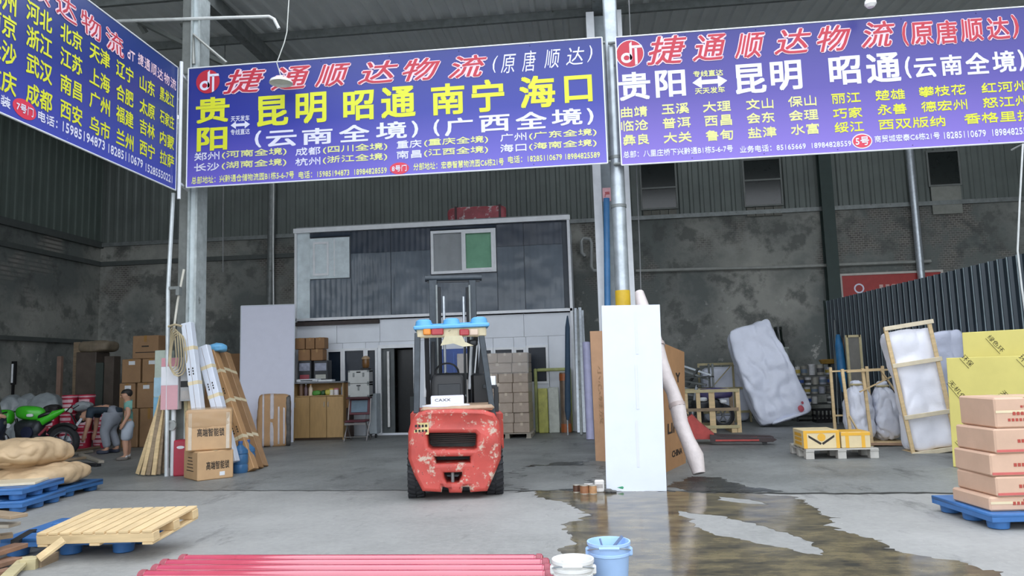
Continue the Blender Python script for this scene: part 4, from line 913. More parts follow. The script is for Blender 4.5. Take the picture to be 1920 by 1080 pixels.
# cabinet
YC = 17.95; q = F(550, 644, 716, 825, YC); cw_, ch_ = q[1], q[3]
ca = thing('cabinet', 'light oak cabinet with three doors and an open shelf by the office wall', 'cabinet', (q[0], YC+.2, 0)); oak = mat('oak_board', 'b08f5f', .5, var=.1, sc=3, stretch=(6, 1, 1)); dko = mat('dark_edge', '4a3a2c', .5)
zs = F(550, 644, 743, 825, YC)[3]
for s in (-1, 1): MB().box(.025, .4, ch_-.03, (s*(cw_/2-.0125), 0, 0)).build('side_panel', oak, ca)
MB().box(cw_+.06, .44, .035, (0, -.01, ch_-.035), bev=.005).build('top', mat('cabinet_top', '6f7276', .4), ca)
MB().box(cw_-.05, .38, .02, (0, 0, zs)).build('shelf', oak, ca); MB().box(cw_-.05, .02, ch_-.05, (0, .19, .01)).build('back_panel', mat('oak_back', 'a5814f', .6), ca); MB().box(cw_-.05, .36, .06, (0, 0, 0)).build('plinth', dko, ca)
for i in range(3):
    dwid = cw_/3; dx = -cw_/2+(i+.5)*dwid
    dd = MB().box(dwid-.012, .02, zs-.07, (0, 0, 0), bev=.003).build('door', oak, ca, loc=(dx, -.21, .06))
    hs_ = (-1, 1, -1)[i]; MB().tube([(hs_*(dwid/2-.05), -.012, zs-.32), (hs_*(dwid/2-.05), -.035, zs-.3), (hs_*(dwid/2-.05), -.035, zs-.22), (hs_*(dwid/2-.05), -.012, zs-.2)], .008, 6).build('handle', silver, dd, smooth=True)
zS = zs+.02
def shelf_item(label, px, yb, wpx, hpx, col, nm, cat, shape='bottle', cap='d8d8d6'):
    x = P(px, 735, YC).x; s = 1400/18.9; w = wpx/s; h = hpx/s
    o = thing(nm, label, cat, (x, YC+.1, zS))
    m = mat('goods_'+col, col, .4, var=.1)
    if shape == 'bottle':
        MB().lathe([(0, 0), (w/2, 0), (w/2, h*.62), (w*.2, h*.8), (w*.2, h*.95), (0, h*.95)], 12).build('body', m, o, smooth=True); MB().lathe([(0, h*.9), (w*.24, h*.9), (w*.24, h), (0, h)], 10).build('cap', mat('goods_'+cap, cap, .4), o, smooth=True)
    elif shape == 'bag':
        MB().soft(w, .14, h, 3.5, 8, .01, 12, px % 7, at=(0, 0, h/2)).build('body', m, o, smooth=60)
    else:
        MB().lathe([(0, 0), (w/2, 0), (w/2, h*.85), (0, h*.85)], 14).build('body', m, o, smooth=True); MB().lathe([(0, h*.8), (w*.53, h*.8), (w*.53, h), (0, h)], 14).build('cap', mat('goods_'+cap, cap, .4), o, smooth=True)
shelf_item('brown jar at the left end of the cabinet shelf', 562, 742, 8, 22, '6d5240', 'jar', 'jar', 'jar', '5b463a')
shelf_item('purple brown bottle, second from the left on the cabinet shelf', 571, 742, 7, 22, '5e4a50', 'bottle', 'bottle')
shelf_item('white and orange bottle on the cabinet shelf', 580, 742, 8, 21, 'cdb9a3', 'bottle', 'bottle', 'bottle', 'c98a4a')
shelf_item('green snack bag on the cabinet shelf, left of the bottles with lids', 591, 742, 16, 9, '4f8f3a', 'snack_bag', 'bag', 'bag')
shelf_item('small dark green box shape on the middle of the cabinet shelf', 604, 742, 7, 9, '2f5a34', 'snack_bag', 'bag', 'bag')
shelf_item('yellow green bag on the cabinet shelf', 613, 742, 10, 10, 'b9b04a', 'snack_bag', 'bag', 'bag')
shelf_item('white tub with a yellow lid on the cabinet shelf', 619, 742, 8, 12, 'd9d5cc', 'tub', 'tub', 'jar', 'd0b64a')
shelf_item('white tub with a pink lid on the cabinet shelf', 628, 742, 9, 12, 'd5cfd0', 'tub', 'tub', 'jar', 'c0707a')
shelf_item('tall grey spray can at the right end of the cabinet shelf', 640, 742, 6, 20, '8d9399', 'spray_can', 'can', 'bottle', '4a4d52')
# on the cabinet
q = F(552, 585, 709, 717, YC-.02)
pr_ = thing('printer', 'white flat printer on the left of the cabinet top', 'printer', (q[0]+.08, YC+.16, ch_)); MB().box(.55, .34, .075, bev=.02).build('body', mat('printer_white', 'c9cdd2', .5), pr_); MB().box(.3, .02, .02, (0, -.17, .03)).build('slot', black, pr_); MB().box(.16, .1, .012, (.12, -.08, .074)).build('panel', mat('grey_panel', '6a6e73', .4), pr_)
q = F(574, 603, 711, 717, YC-.02); pk = tag(MB().box(.36, .24, .05, (0, 0, 0), bev=.01).build('paper_stack', mat('paper', 'd4d6d8', .7), loc=(P(590, 714, YC).x, YC+.02, ch_)), 'stack of white paper at the middle of the cabinet top', 'paper')
pk.location.x += .08; pk.location.y = YC+.0+.05
pk.location = (P(600, 714, YC).x+.12, YC+.14, ch_)
blk = mat('crate_black', '2c2f33', .45, var=.2)
zc0 = ch_
for i, (x0, x1_) in enumerate(((561, 583), (590, 614))):
    q = F(x0, x1_, 676, 708, YC+.3); cr = thing('appliance_box', ('black appliance box with printed panel on the left of the cabinet top', 'black appliance box with printed panel on the right of the cabinet top')[i], 'box', (q[0], YC+.42, ch_+(.08 if False else 0)))
    h = q[3]-ch_; MB().box(q[1]*1.1, .3, h, bev=.01).build('body', blk, cr); MB().box(q[1]*.9, .01, h*.36, (0, -.153, h*.52), bev=.003).build('picture', mat('print_lilac', '8b90a0', .4, var=.3, sc=9), cr); MB().box(q[1]*.8, .01, h*.2, (0, -.153, h*.14), bev=.003).build('label', mat('print_%d' % i, ('8c3a44', 'a9aaa2')[i], .5), cr)
zt1 = h+ch_
for i, (x0, x1_, yt, yb) in enumerate(((559, 582, 654, 676), (583, 606, 654, 676), (553, 572, 633, 654), (573, 590, 633, 654), (591, 609, 634, 654))):
    q = F(x0, x1_, yt, yb, YC+.3); z0 = zt1+.003 if i < 2 else zt1+.003+.293
    carton(('brown carton, lower left of the stack on the cabinet', 'brown carton, lower right of the stack on the cabinet', 'brown carton, upper left of the stack on the cabinet', 'brown carton, upper middle of the stack on the cabinet', 'brown carton, upper right of the stack on the cabinet')[i], (q[0], q[1]*.96, z0, z0+.285), YC+.28, .3, tan[3], group='cartons on the cabinet', tm=btape)
# drawer cases on chairs, lamp
YH = 17.6
ch1 = thing('folding_chair', 'dark red folding chair with blue grey back, holding the silver cases', 'chair', (P(671, 826, YH).x, YH, 0)); mar = mat('maroon_vinyl', '5a2a33', .45, var=.15); chs = mat('chair_steel', '8d8a88', .35, .6)
q = F(649, 694, 745, 828, YH); w = q[1]*.92
for s in (-1, 1):
    MB().tube([(s*w/2, -.22, 0), (s*w/2, .1, .46), (s*w/2*.97, .2, .98)], .016, 8).build('leg', chs, ch1, smooth=True)
    MB().tube([(s*w/2*.9, .25, 0), (s*w/2*.9, -.12, .44)], .016, 8).build('leg', chs, ch1, smooth=True)
MB().box(w*.95, .42, .05, (0, -.02, .44), bev=.02).build('seat', mar, ch1)
MB().box(w*.95, .03, .42, (0, .14, .6), (-.15, 0, 0), .012).build('backrest', mar, ch1); MB().box(w*.74, .012, .29, (0, .115, .66), (-.15, 0, 0), .005).build('back_pad', mat('blue_grey_vinyl', '5f7787', .35, var=.12), ch1)
MB().tube([(-w/2, -.18, .1), (w/2, -.18, .1)], .012, 8).build('stretcher', chs, ch1, smooth=True); MB().box(w*.95, .02, .05, (0, -.2, .38)).build('front_rail', chs, ch1)
zz = 1.0
rc = tag(MB().box(w*1.02, .34, .04, bev=.008).build('board', mat('maroon_board', '4c2b30', .6), loc=(ch1.location.x, YH+.12, .985)), 'dark red board laid across the folding chair under the cases', 'board')
qs = F(653, 693, 694, 744, YH); z0, z1 = 1.03, qs[3]
casem = mat('case_silver', 'aeb0ae', .35, .4, var=.06)
for i in range(2):
    h = (z1-z0)/2-.004; cs = thing('tool_case', ('lower silver tool case on the folding chair', 'upper silver tool case, topmost under the lamp')[i], 'case', (qs[0], YH+.12, z0+i*(h+.004)), 0, 'silver tool cases')
    MB().box(qs[1], .3, h, bev=.008).build('body', casem, cs); b = MB()
    for sx in (-1, 1):
        for sz_ in (0, 1): b.box(.06, .31, .05, (sx*(qs[1]/2-.03), 0, sz_*(h-.05)), bev=.01)
    b.build('corner_guard', steelg, cs, stuff=True)
    for k in ((-.12, .12) if i else (.0,)): MB().box(.04, .02, .1, (k, -.155, h*.5), bev=.005).build('latch', steelg, cs)
    MB().box(.1, .02, .03, (0, -.155, h-.06), bev=.005).build('handle', fdark, cs)
zL = z0+2*((z1-z0)/2)
ln = thing('lantern', 'brown domed lantern on a black base, on top of the silver cases', 'lamp', (P(687, 690, YH).x-.05, YH+.12, zL))
MB().box(.2, .18, .05, bev=.01).build('base', black, ln); MB().lathe([(.07, .05), (.09, .1), (.09, .22), (.08, .27)], 16).build('body', mat('amber', '6b4a24', .3, var=.25), ln, smooth=True); MB().lathe([(.1, .26), (.1, .29), (.06, .33), (0, .345)], 16).build('lid', mat('lantern_lid', 'a1886a', .4), ln, smooth=True)
cb = thing('side_carton', 'narrow brown carton stack between the cabinet and the cases', 'carton', (P(650, 720, 18.2).x+.02, 18.3, 0)); MB().box(.16, .3, .75, bev=.01).build('lower_box', mat('dark_box', '43332c', .7), cb); MB().box(.15, .28, .62, (0, 0, .752), bev=.01).build('upper_box', tan[3], cb)
pl_ = thing('grey_locker', 'grey panel trolley standing right of the folding chair', 'trolley', (P(703, 800, 18.3).x-.03, 18.4, 0)); MB().box(.2, .4, .98, (0, 0, .1), bev=.01).build('body', mat('locker', '9aa3a8', .4), pl_)
for sx in (-.07, .07): MB().tube([(sx-.02, -.15, .05), (sx+.02, -.15, .05)], .05, 12).build('wheel', black, pl_, smooth=True)
MB().tube([(-.07, -.15, .09), (.07, -.15, .12)], .02, 6).build('axle', black, pl_)

# ============================================================ RIGHT OF THE DOOR
# blue board and white carton behind the mast
bb = tag(MB().box(1.05, .05, 2.14, (0, 0, 0), bev=.01).build('blue_board', mat('deep_blue', '2a4f9a', .4, var=.15), loc=(P(850, 700, 18.6).x, 18.75, 0)), 'deep blue board standing against the office wall behind the mast', 'board')
for k in range(3): MB().box(.03, .012, 2.0, (-.35+.35*k, -.03, .06)).build('rib', mat('deep_blue_rib', '3763b0', .4), bb)
q = F(861, 882, 663, 740, 18.0); carton('tall white carton behind the forklift mast', (q[0]+.02, q[1]+.12, 0, q[3]), 17.95, .35, mat('white_carton', 'b9b4b0', .6, var=.1), tp=True, tm=foam)
# pallet of shrink wrapped cartons
PY = 17.3; q = F(908, 990, 662, 814, PY); W_ = q[1]*1.03; zt = q[3]
wpl = thing('wooden_pallet', 'wooden pallet under the tall cling wrapped carton block', 'pallet', (q[0], PY+.6, 0), 0, 'wooden pallets')
for i in range(6): MB().box(W_+.1, .12, .02, (0, -.55+i*.22, .1)).build('deck_board', wood3, wpl)
for i in (-1, 0, 1): MB().box(.1, 1.2, .08, (i*(W_/2-.03), 0, .02)).build('runner', wood3, wpl)
for i in (-1, 0, 1): MB().box(.12, 1.2, .018, (i*(W_/2-.03), 0, 0)).build('bottom_board', wood3, wpl)
k = 0; rows_ = 8; z = .122; hh = (zt-z)/rows_; cn = mat('wrapped_carton', 'a39384', .3, var=.12, sc=5); nmr = ('bottom', 'second', 'third', 'fourth', 'fifth', 'sixth', 'seventh', 'top')
for r_ in range(rows_):
    cuts = [0, .33, .66, 1] if r_ % 2 else [0, .64, 1.]
    for i, (u0, u1) in enumerate(zip(cuts, cuts[1:])):
        x = q[0]-W_/2+W_*(u0+u1)/2
        o = carton('carton in the %s layer of the wrapped block, %s' % (nmr[r_], (('left', 'right') if len(cuts) == 3 else ('left', 'middle', 'right'))[i]), (x, W_*(u1-u0)-.008, z+.002, z+hh-.002), PY+.02*math.sin(r_*5+i), 1.15, cn, group='cartons in the wrapped block', tm=mat('glossy_tape', 'c7b9a6', .15), bev=.01)
    z += hh
# cling film over the top layers
fb = MB()
for zz_, h in ((zt-hh*1.05, hh*1.08), (zt-2.1*hh, hh*1.05)): fb.sheet(lambda u, v, zz_=zz_, h=h: (q[0]-W_/2-.02+(W_+.04)*u, PY-.035+.008*noise.noise(V((u*9, v*14, zz_))), zz_+h*v), 24, 10)
tag(fb.build('cling_film', mat('cling_film', 'd8d4cf', .12, alpha=.28, bump=.5, bsc=9), smooth=80), 'creased clear cling film round the top of the carton block', 'film')
# framed glass, wrapped rolls and bars by the office corner
YR = 18.4
fr = Fr(1036, 811, 0); q = fr.B(1002, 1072, 690, 810)
ff = thing('display_stand', 'upright frame bound in yellow green tape by the office corner', 'frame', fr.o+fr.r*q[0]+V((0, .1, 0)), 0); yg = mat('yellow_green_wrap', 'a6ad6b', .4, var=.2, sc=6, bump=.2); Wf, Hf = q[1], q[3]
for nm, p, r in (('post', (-Wf/2+.04, 0, 0), 0), ('post', (Wf/2-.04, 0, 0), 0)): MB().box(.08, .08, Hf, p, bev=.02).build(nm, yg, ff)
MB().box(Wf-.16, .08, .08, (0, 0, Hf-.08), bev=.02).build('rail', yg, ff); MB().box(Wf-.16, .08, .08, (0, 0, .03), bev=.02).build('rail', yg, ff)
q = fr.B(1010, 1028, 728, 810); tag(MB().box(q[1], .1, q[3], bev=.015).build('wrapped_glass', mat('yellow_wrap', 'bcbc62', .3, var=.25, sc=5, bump=.3), loc=fr.o+fr.r*q[0]+V((0, -.07, 0))), 'yellow taped parcel inside the yellow green frame, left', 'parcel')
q = fr.B(1029, 1049, 726, 812); tag(MB().box(q[1], .12, q[3], bev=.015).build('wrapped_glass', mat('pale_wrap', 'c3c8bd', .25, var=.15, sc=7, bump=.4), loc=fr.o+fr.r*q[0]+V((0, -.07, 0))), 'pale cling wrapped parcel inside the yellow green frame, right', 'parcel')
q = fr.B(1051, 1070, 698, 812); ro = thing('roll', 'upright brown roll wrapped in plastic beside the yellow green frame', 'roll', fr.o+fr.r*q[0]+V((0, -.12, 0)))
MB().lathe([(0, 0), (q[1]/2, 0), (q[1]/2, q[3]), (q[1]*.3, q[3]), (q[1]*.3, q[3]-.1), (0, q[3]-.1)], 18).build('core', mat('roll_brown', '6d5e50', .3, var=.3, sc=5), ro, smooth=True)
for z0, z1 in ((.02, .22), (q[3]-.2, q[3]-.03)): MB().lathe([(q[1]*.5, z0), (q[1]*.53, z0), (q[1]*.53, z1), (q[1]*.5, z1)], 18).build('copper_band', mat('copper_tape', 'a05a30', .3), ro, smooth=True)
for i, (xa, ya, xb, yb, r_, m_, lab) in enumerate(((1085, 808, 1079, 578, .035, silver, 'leftmost'), (1090, 812, 1083, 580, .03, steelg, 'second'), (1096, 808, 1087, 577, .04, silver, 'middle'), (1102, 806, 1092, 582, .03, silver, 'fourth'), (1107, 806, 1096, 640, .03, steelg, 'rightmost, shorter'))):
    a_ = G(xa, ya+4); a_.z = .01; b_ = P(xb, yb, a_.y+.55)
    tag(MB().bar(a_, b_, r_*2, r_*1.6, .004).build('metal_bar', m_), '%s long metal bar leaning right of the office corner' % lab, 'bar', 'metal bars by the office corner')
a_ = G(1065, 815); a_.y -= .1; b_ = P(1064, 592, a_.y+.25); um = thing('umbrella', 'tall folded dark blue parasol leaning at the office corner', 'umbrella', a_)
MB().tube([(0, 0, .0), (0, .02, .35)], .018, 8).build('pole', silver, um, smooth=True); v_ = b_-a_
MB().tube([v_*.12, v_*.2, v_*.9, v_], [.03, .075, .06, .015], 10).build('canopy', mat('navy_cloth', '32495e', .7), um, smooth=60)
a_ = G(1107, 824); b_ = P(1099, 642, a_.y+.3); tag(MB().tube([a_+V((0, 0, .0)), b_], .09, 12).build('plastic_roll', mat('lilac_wrap', 'b4b4d4', .3, var=.1), smooth=True), 'lilac plastic wrapped roll standing left of the narrow brown carton', 'roll')
mb_ = carton('low dark maroon box behind the leaning metal bars', (*F(1082, 1104, 782, 810, 18.6)[:2], 0, .5), 18.65, .3, mat('maroon_box', '43242a', .6), tp=False)
# ============================================================ RIGHT BAY
# dark corrugated partition
dkm = mat('dark_sheet', '2a353d', .4, .2, var=.15, sc=1.); dke = mat('rib_glint', 'a9b9bd', .4, .3)
pA, pB = V((P(1558, 700, 20.6).x, 20.6, 0)), V((7.0, 8.6, 0)); vv = pB-pA; Lp = vv.length
pt = empty_struct('wall_partition', 'dark corrugated sheet partition along the right bay', pA); pt.rotation_euler.z = math.atan2(vv.y, vv.x)
n_p = 12
for i in range(n_p):
    x0 = Lp*i/n_p; x1_ = Lp*(i+1)/n_p; zt0 = 3.12
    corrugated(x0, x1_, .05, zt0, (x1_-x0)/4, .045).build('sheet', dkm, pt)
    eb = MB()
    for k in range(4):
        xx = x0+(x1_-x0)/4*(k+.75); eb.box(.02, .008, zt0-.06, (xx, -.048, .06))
    eb.build('rib_highlight', dke, pt)  # pale strips on the crests paint the highlights along the ribs
MB().box(Lp, .06, .06, (Lp/2, .06, 3.06)).build('rail', steelg, pt); MB().box(.1, .1, 3.15, (.02, 0, 0)).build('post', mat('dark_green', '2a3a36', .6), pt)
# fixtures on the back wall
q = F(1578, 1764, 514, 556, YB-.05)
sg = thing('sign_board', 'red sign board with white frame on the plaster wall above the partition', 'sign', (q[0], YB-.08, q[2]-.3)); hS = q[3]-q[2]+.3
MB().box(q[1], .05, hS).build('board', mat('sign_red', '9c2f2b', .5, var=.1), sg)
link('frame', plate_mesh(rect(-q[1]/2-.06, q[1]/2+.06, -.06, hS+.06), [rect(-q[1]/2, q[1]/2, 0, hS)], .08), mat('sign_frame', 'b9b3ab', .5), sg).location.y = -.05
b = MB(); k = 16
for r0, r1, dx in ((.14, .1, -q[1]/2+.45),):
    for i in range(k): 
        a0, a1 = 2*PI*i/k, 2*PI*(i+1)/k; b.poly([(dx+r0*math.cos(a0), hS*.6+r0*math.sin(a0)), (dx+r0*math.cos(a1), hS*.6+r0*math.sin(a1)), (dx+r1*math.cos(a1), hS*.6+r1*math.sin(a1)), (dx+r1*math.cos(a0), hS*.6+r1*math.sin(a0))], -.03, -.028)
b.build('ring_mark', PR['white'], sg)
b = MB()
for i in range(5): b.box(.1, .004, .13, (-q[1]/2+1.05+i*.17, -.03, hS*.55))
b.build('print', mat('sign_pale', 'c9a49c', .6), sg, stuff=True)
a_, c_ = P(1192, 508, YB-.1), P(1745, 490, YB-.1); tag(MB().tube([a_+V((0, .15, 0)), a_, a_.lerp(c_, .5)-V((0, 0, .03)), c_, c_+V((0, .15, 0))], .05, 8).build('wall_pipe', mat('pipe_grey', '8b8d88', .5, .2), smooth=True), 'long grey pipe running along the plaster wall', 'pipe')
for lab, xa, ya, xb, yb, r_, m_ in (('silver drain pipe on the back wall behind the red sign', 1704, 270, 1727, 515, .1, silver), ('grey drain pipe on the back wall left of the lilac board', 512, 340, 506, 575, .11, steelg)):
    a_, c_ = P(xa, ya, YB-.2), P(xb, yb, YB-.2); c_.x += (a_.x-c_.x)*.0
    o = tag(MB().tube([a_+V((0, 0, 1.5)), c_, V((c_.x, c_.y, 0))], r_, 12).build('drain_pipe', m_, smooth=True), lab, 'pipe')
a_ = P(1548, 300, YB-.12); cg = empty_struct('steel_column', 'dark green steel column on the back wall', (P(1553, 430, YB-.12).x, YB-.15, 0)); cgm = mat('dark_green', '2a3a36', .6)
MB().box(.34, .03, 8.6, (0, -.12, 0)).build('flange', cgm, cg); MB().box(.04, .22, 8.6).build('web', cgm, cg); MB().box(.34, .03, 8.6, (0, .11, 0)).build('flange', cgm, cg)
# bent pipe by the middle column
pts = [P(x, y, YB-.3) for x, y in ((1096, 478), (1091, 474), (1090, 452), (1094, 447), (1106, 448), (1109, 455), (1109, 500), (1113, 507), (1130, 508))]
pts = [pts[0]+V((0, .35, 0))]+pts+[pts[-1]+V((0, .35, 0))]
tag(MB().tube(pts, .05, 8).build('bent_pipe', mat('pale_pipe', 'a3a6a4', .4, .2), smooth=True), 'bent grey pipe on the back wall left of the silver pole', 'pipe')
# big wrapped package leaning left
PYW = 18.9; a_ = P(1474, 797, PYW); s = 1400/19.4
bw = thing('wrapped_package', 'huge white wrapped package tilted to the left before the plaster wall', 'package', (a_.x, PYW, 0)); hw = 172/s/math.cos(R(17)); ww = 92/s
def fnw(p, u): return (p.x*(1+.09*(-u.z))+.05*u.z*u.z-.06*max(0, u.z)*max(0, u.x), p.y*(1+.25*(1-abs(u.z))), p.z)
bo_ = MB().soft(ww, .55, hw, 9, 40, .05, 2.6, 6, fn=fnw, ridge=.035, rs=2.6).build('body', wrap, bw, smooth=60); bo_.rotation_euler = (R(-9), R(-17), 0); bo_.location = (-math.sin(R(17))*hw*.5+.02, .3, math.cos(R(17))*hw/2+.12)
MB().soft(.9, .4, .09, 4, 8, .02, 5, 2).build('stretch_lip', wrap, bo_, smooth=60).location = (.1, -.1, -hw/2+.03)
for k, (x, z, r_) in enumerate(((.38, -1.1, .07), (.46, -.98, .03))): MB().soft(r_*2, .02, r_*2.3, 2, 4).build('red_mark', mat('red_stain', 'b54a58', .5), bo_, smooth=60).location = (x, -.335-.02*k, z)
# white package in a timber frame
fm = Fr(1352, 800, 0); q = fm.B(1322, 1397, 680, 786, 1.2)
wf = thing('framed_package', 'white wrapped package in a thin timber frame behind the wooden crate', 'package', fm.o+V((q[0], 1.3, 0))); w, h = q[1]+.25, q[3]
MB().soft(w*.92, .5, h*.92, 8, 10, .02, 3, 3, at=(.06, .3, h*.47)).build('body', wrap, wf, smooth=60)
lam = mat('pale_lath', 'b9ad86', .7, var=.15)
for x in (-w/2, w*.2, w/2): MB().box(.05, .03, h, (x, 0, 0)).build('post', lam, wf)
for z in (.25, h*.55, h-.06): MB().box(w, .03, .06, (0, -.03, z)).build('rail', lam, wf)
MB().bar((-w*.3, -.05, h*.55), (w*.18, -.05, h-.05), .05, .02).build('brace', lam, wf)
# crate with a scooter inside
fc = Fr(1335, 812, 0); q = fc.B(1287, 1385, 730, 806)
cr = thing('timber_crate', 'open timber crate with a dark scooter inside, right of the wrapped roll', 'crate', fc.o+V((q[0], .45, 0))); w, h = q[1], q[3]
for x in (-w/2, -w*.26, 0, w/2):
    MB().box(.09 if x else .13, .04, h, (x, -.42, .0)).build('post', wood, cr)
for x in (-w/2, w/2): MB().box(.09, .04, h, (x, .42, 0)).build('post', wood2, cr)
for y in (-.45, .45):
    for z in (.1, h*.5, h-.07): MB().box(w, .03, .07, (0, y, z)).build('rail', wood2 if z == h*.5 else lam, cr)
for x in (-w/2, w/2): MB().box(.05, .9, .07, (x, 0, h-.07)).build('rail', lam, cr)
for x in (-w*.35, w*.4): MB().box(.12, .9, .09, (x, 0, 0)).build('runner', wood, cr)
sc = thing('scooter', 'dark scooter with purple cover standing in the timber crate', 'scooter', cr.location+V((.05, 0, .09)))
def motowheel(par, x, z, r, wd, name='wheel', spokes=6):
    M = Matrix.Rotation(PI/2, 4, 'X'); o = MB().lathe([(r*.68, -wd*.35), (r*.85, -wd/2), (r*.97, -wd*.3), (r, 0), (r*.97, wd*.3), (r*.85, wd/2), (r*.68, wd*.35)], 28, M=M, closed=True).build(name, rub, par, smooth=True, loc=(x, 0, z))
    b = MB().lathe([(r*.62, -wd*.3), (r*.7, -wd*.3), (r*.7, wd*.3), (r*.62, wd*.3)], 24, M=M, closed=True).tube([(0, -wd*.5, 0), (0, wd*.5, 0)], r*.14, 10)
    for i in range(spokes): a = 2*PI*i/spokes; b.bar((r*.1*math.cos(a), 0, r*.1*math.sin(a)), (r*.66*math.cos(a), 0, r*.66*math.sin(a)), .025, .03)
    b.build('rim', mat('rim_dark', '55585c', .35, .6), o, smooth=True); return o
motowheel(sc, -.45, .27, .27, .11); motowheel(sc, .25, .27, .27, .11)
MB().soft(.75, .3, .3, 3, 8, .03, 5, 1, at=(-.1, 0, .52)).build('engine', mat('engine_dark', '33363a', .4, .4, var=.3), sc, smooth=60)
MB().soft(.8, .34, .26, 3, 8, .04, 5, 2, at=(.1, 0, .78)).build('cover', mat('purple_cover', '4b4470', .4, var=.25), sc, smooth=60)
MB().tube([(-.45, 0, .27), (-.35, 0, .8), (-.3, 0, .98)], .035, 8).build('fork', silver, sc, smooth=True); MB().tube([(-.3, -.3, .96), (-.3, .3, .96)], .02, 8).build('handlebar', black, sc, smooth=True)
MB().soft(.18, .1, .1, 3, 6, at=(-.2, -.16, .66)).build('side_cover', white, sc, smooth=60); MB().soft(.16, .1, .09, 3, 6, at=(.25, -.16, .6)).build('side_cover', white, sc, smooth=60)
# metal scrap behind
for i, (x0, x1_, yt, yb) in enumerate(((1249, 1272, 655, 702),)):
    q = F(x0, x1_, yt, yb, 20.3); o = thing('scrap_gate', 'upright dark metal frame leaning on the wall left of the timber crate', 'frame', (q[0], 20.5, 0)); w, h = q[1]*1.2, q[3]
    for x in (-w/2, -w/6, w/6, w/2): MB().box(.05, .05, h, (x, 0, 0)).build('bar', mat('scrap_grey', '6d716f', .5, .4), o)
    for z in (.1, h-.05): MB().box(w, .04, .05, (0, 0, z)).build('rail', MATS['scrap_grey'], o)
for i, (xa, ya, xb, yb) in enumerate(((1262, 680, 1335, 704), (1268, 690, 1330, 712), (1270, 712, 1325, 722), (1268, 724, 1328, 738), (1262, 735, 1326, 745), (1290, 722, 1310, 690))):
    a_, c_ = P(xa, ya, 20.1), P(xb, yb, 19.9); tag(MB().bar(a_, c_, .08, .05, .004).build('metal_bar', (silver, steelg, MATS['scrap_grey'])[i % 3]), 'bar of scrap metal piled behind the timber crate, %s' % ('topmost', 'second from the top', 'middle one', 'second lowest', 'lowest', 'the steep one')[i], 'bar', 'scrap metal pile')
sk = thing('steel_rack', 'low steel rack carrying the scrap bars behind the timber crate', 'rack', (P(1295, 740, 20.1).x, 20.1, 0)); zr_ = P(1295, 748, 20.1).z
for x in (-.55, .55):
    for y in (-.3, .3): MB().box(.05, .05, zr_+.9, (x, y, 0)).build('post', MATS['scrap_grey'], sk)
for z in (zr_-.05, zr_+.25, zr_+.55): MB().box(1.15, .65, .03, (0, 0, z)).build('shelf', mat('rack_dark', '4a4d4b', .6, .3), sk)
# pallet jack
a_ = G(1312, 832); pj = thing('pallet_jack', 'red hand pallet jack with dark forks on the depot floor', 'pallet jack', a_, R(-8)); pr = mat('jack_red', 'b0453f', .5, var=.2)
b = MB(); b.poly([(-.28, .1), (-.24, .5), (-.12, .58), (.02, .42), (.28, .2), (.28, .1)], -.16, .16); b.build('pump_body', pr, pj)
for y in (-.26, .26):
    b = MB(); b.poly([(.2, .06), (.2, .2), (.4, .16), (1.35, .13), (1.42, .1), (1.35, .06)], y-.08, y+.08); b.build('fork', mat('fork_dark', '3a2e2e', .5), pj)
    MB().tube([(1.2, y-.05, .045), (1.2, y+.05, .045)], .045, 12).build('roller', black, pj, smooth=True); MB().box(.8, .02, .03, (.7, y-.085, .08)).build('fork_edge', pr, pj)
for y in (-.09, .09): MB().tube([(-.15, y-.03, .09), (-.15, y+.03, .09)], .09, 14).build('wheel', black, pj, smooth=True)
MB().tube([(-.2, 0, .55), (-.36, .1, .75)], .022, 8).build('handle', fdark, pj, smooth=True)
# rack with paint pots
RY = 20.4; q = F(1492, 1584, 664, 792, RY); rk = thing('shelf_rack', 'dark steel rack full of paint pots by the plaster wall', 'rack', (q[0], RY+.3, 0)); wR = q[1]
levels = [P(1535, y, RY).z for y in (781, 757, 738, 721, 703)]
for x in (-wR/2, wR/2):
    for y in (-.28, .28): MB().box(.04, .04, levels[-1]+.4, (x, y, 0)).build('post', mat('rack_dark', '4a4d4b', .6, .3), rk)
for z in levels: MB().box(wR, .6, .025, (0, 0, z-.025)).build('shelf', MATS['rack_dark'], rk)
pots = [(1, 1512, 16, 22), (2, 1500, 13, 15), (2, 1513, 13, 15), (2, 1527, 14, 16), (2, 1541, 12, 15), (2, 1555, 13, 17), (2, 1568, 12, 15), (1, 1526, 12, 14), (3, 1502, 13, 16), (3, 1516, 13, 15), (3, 1530, 13, 15), (3, 1544, 14, 16), (3, 1558, 12, 15), (3, 1571, 12, 15), (4, 1497, 12, 16), (4, 1510, 12, 17), (4, 1525, 13, 20), (4, 1541, 14, 19), (4, 1557, 14, 14), (4, 1572, 13, 15), (1, 1568, 12, 16), (1, 1555, 12, 14)]
pc = ['c9c9c4', '8d8a80', 'd3d3d3', 'a9a69b', 'b7b9c4', '77746b', 'cfcabb']; lvn = {1: 'lowest', 2: 'second', 3: 'third', 4: 'top'}
cnt = {}
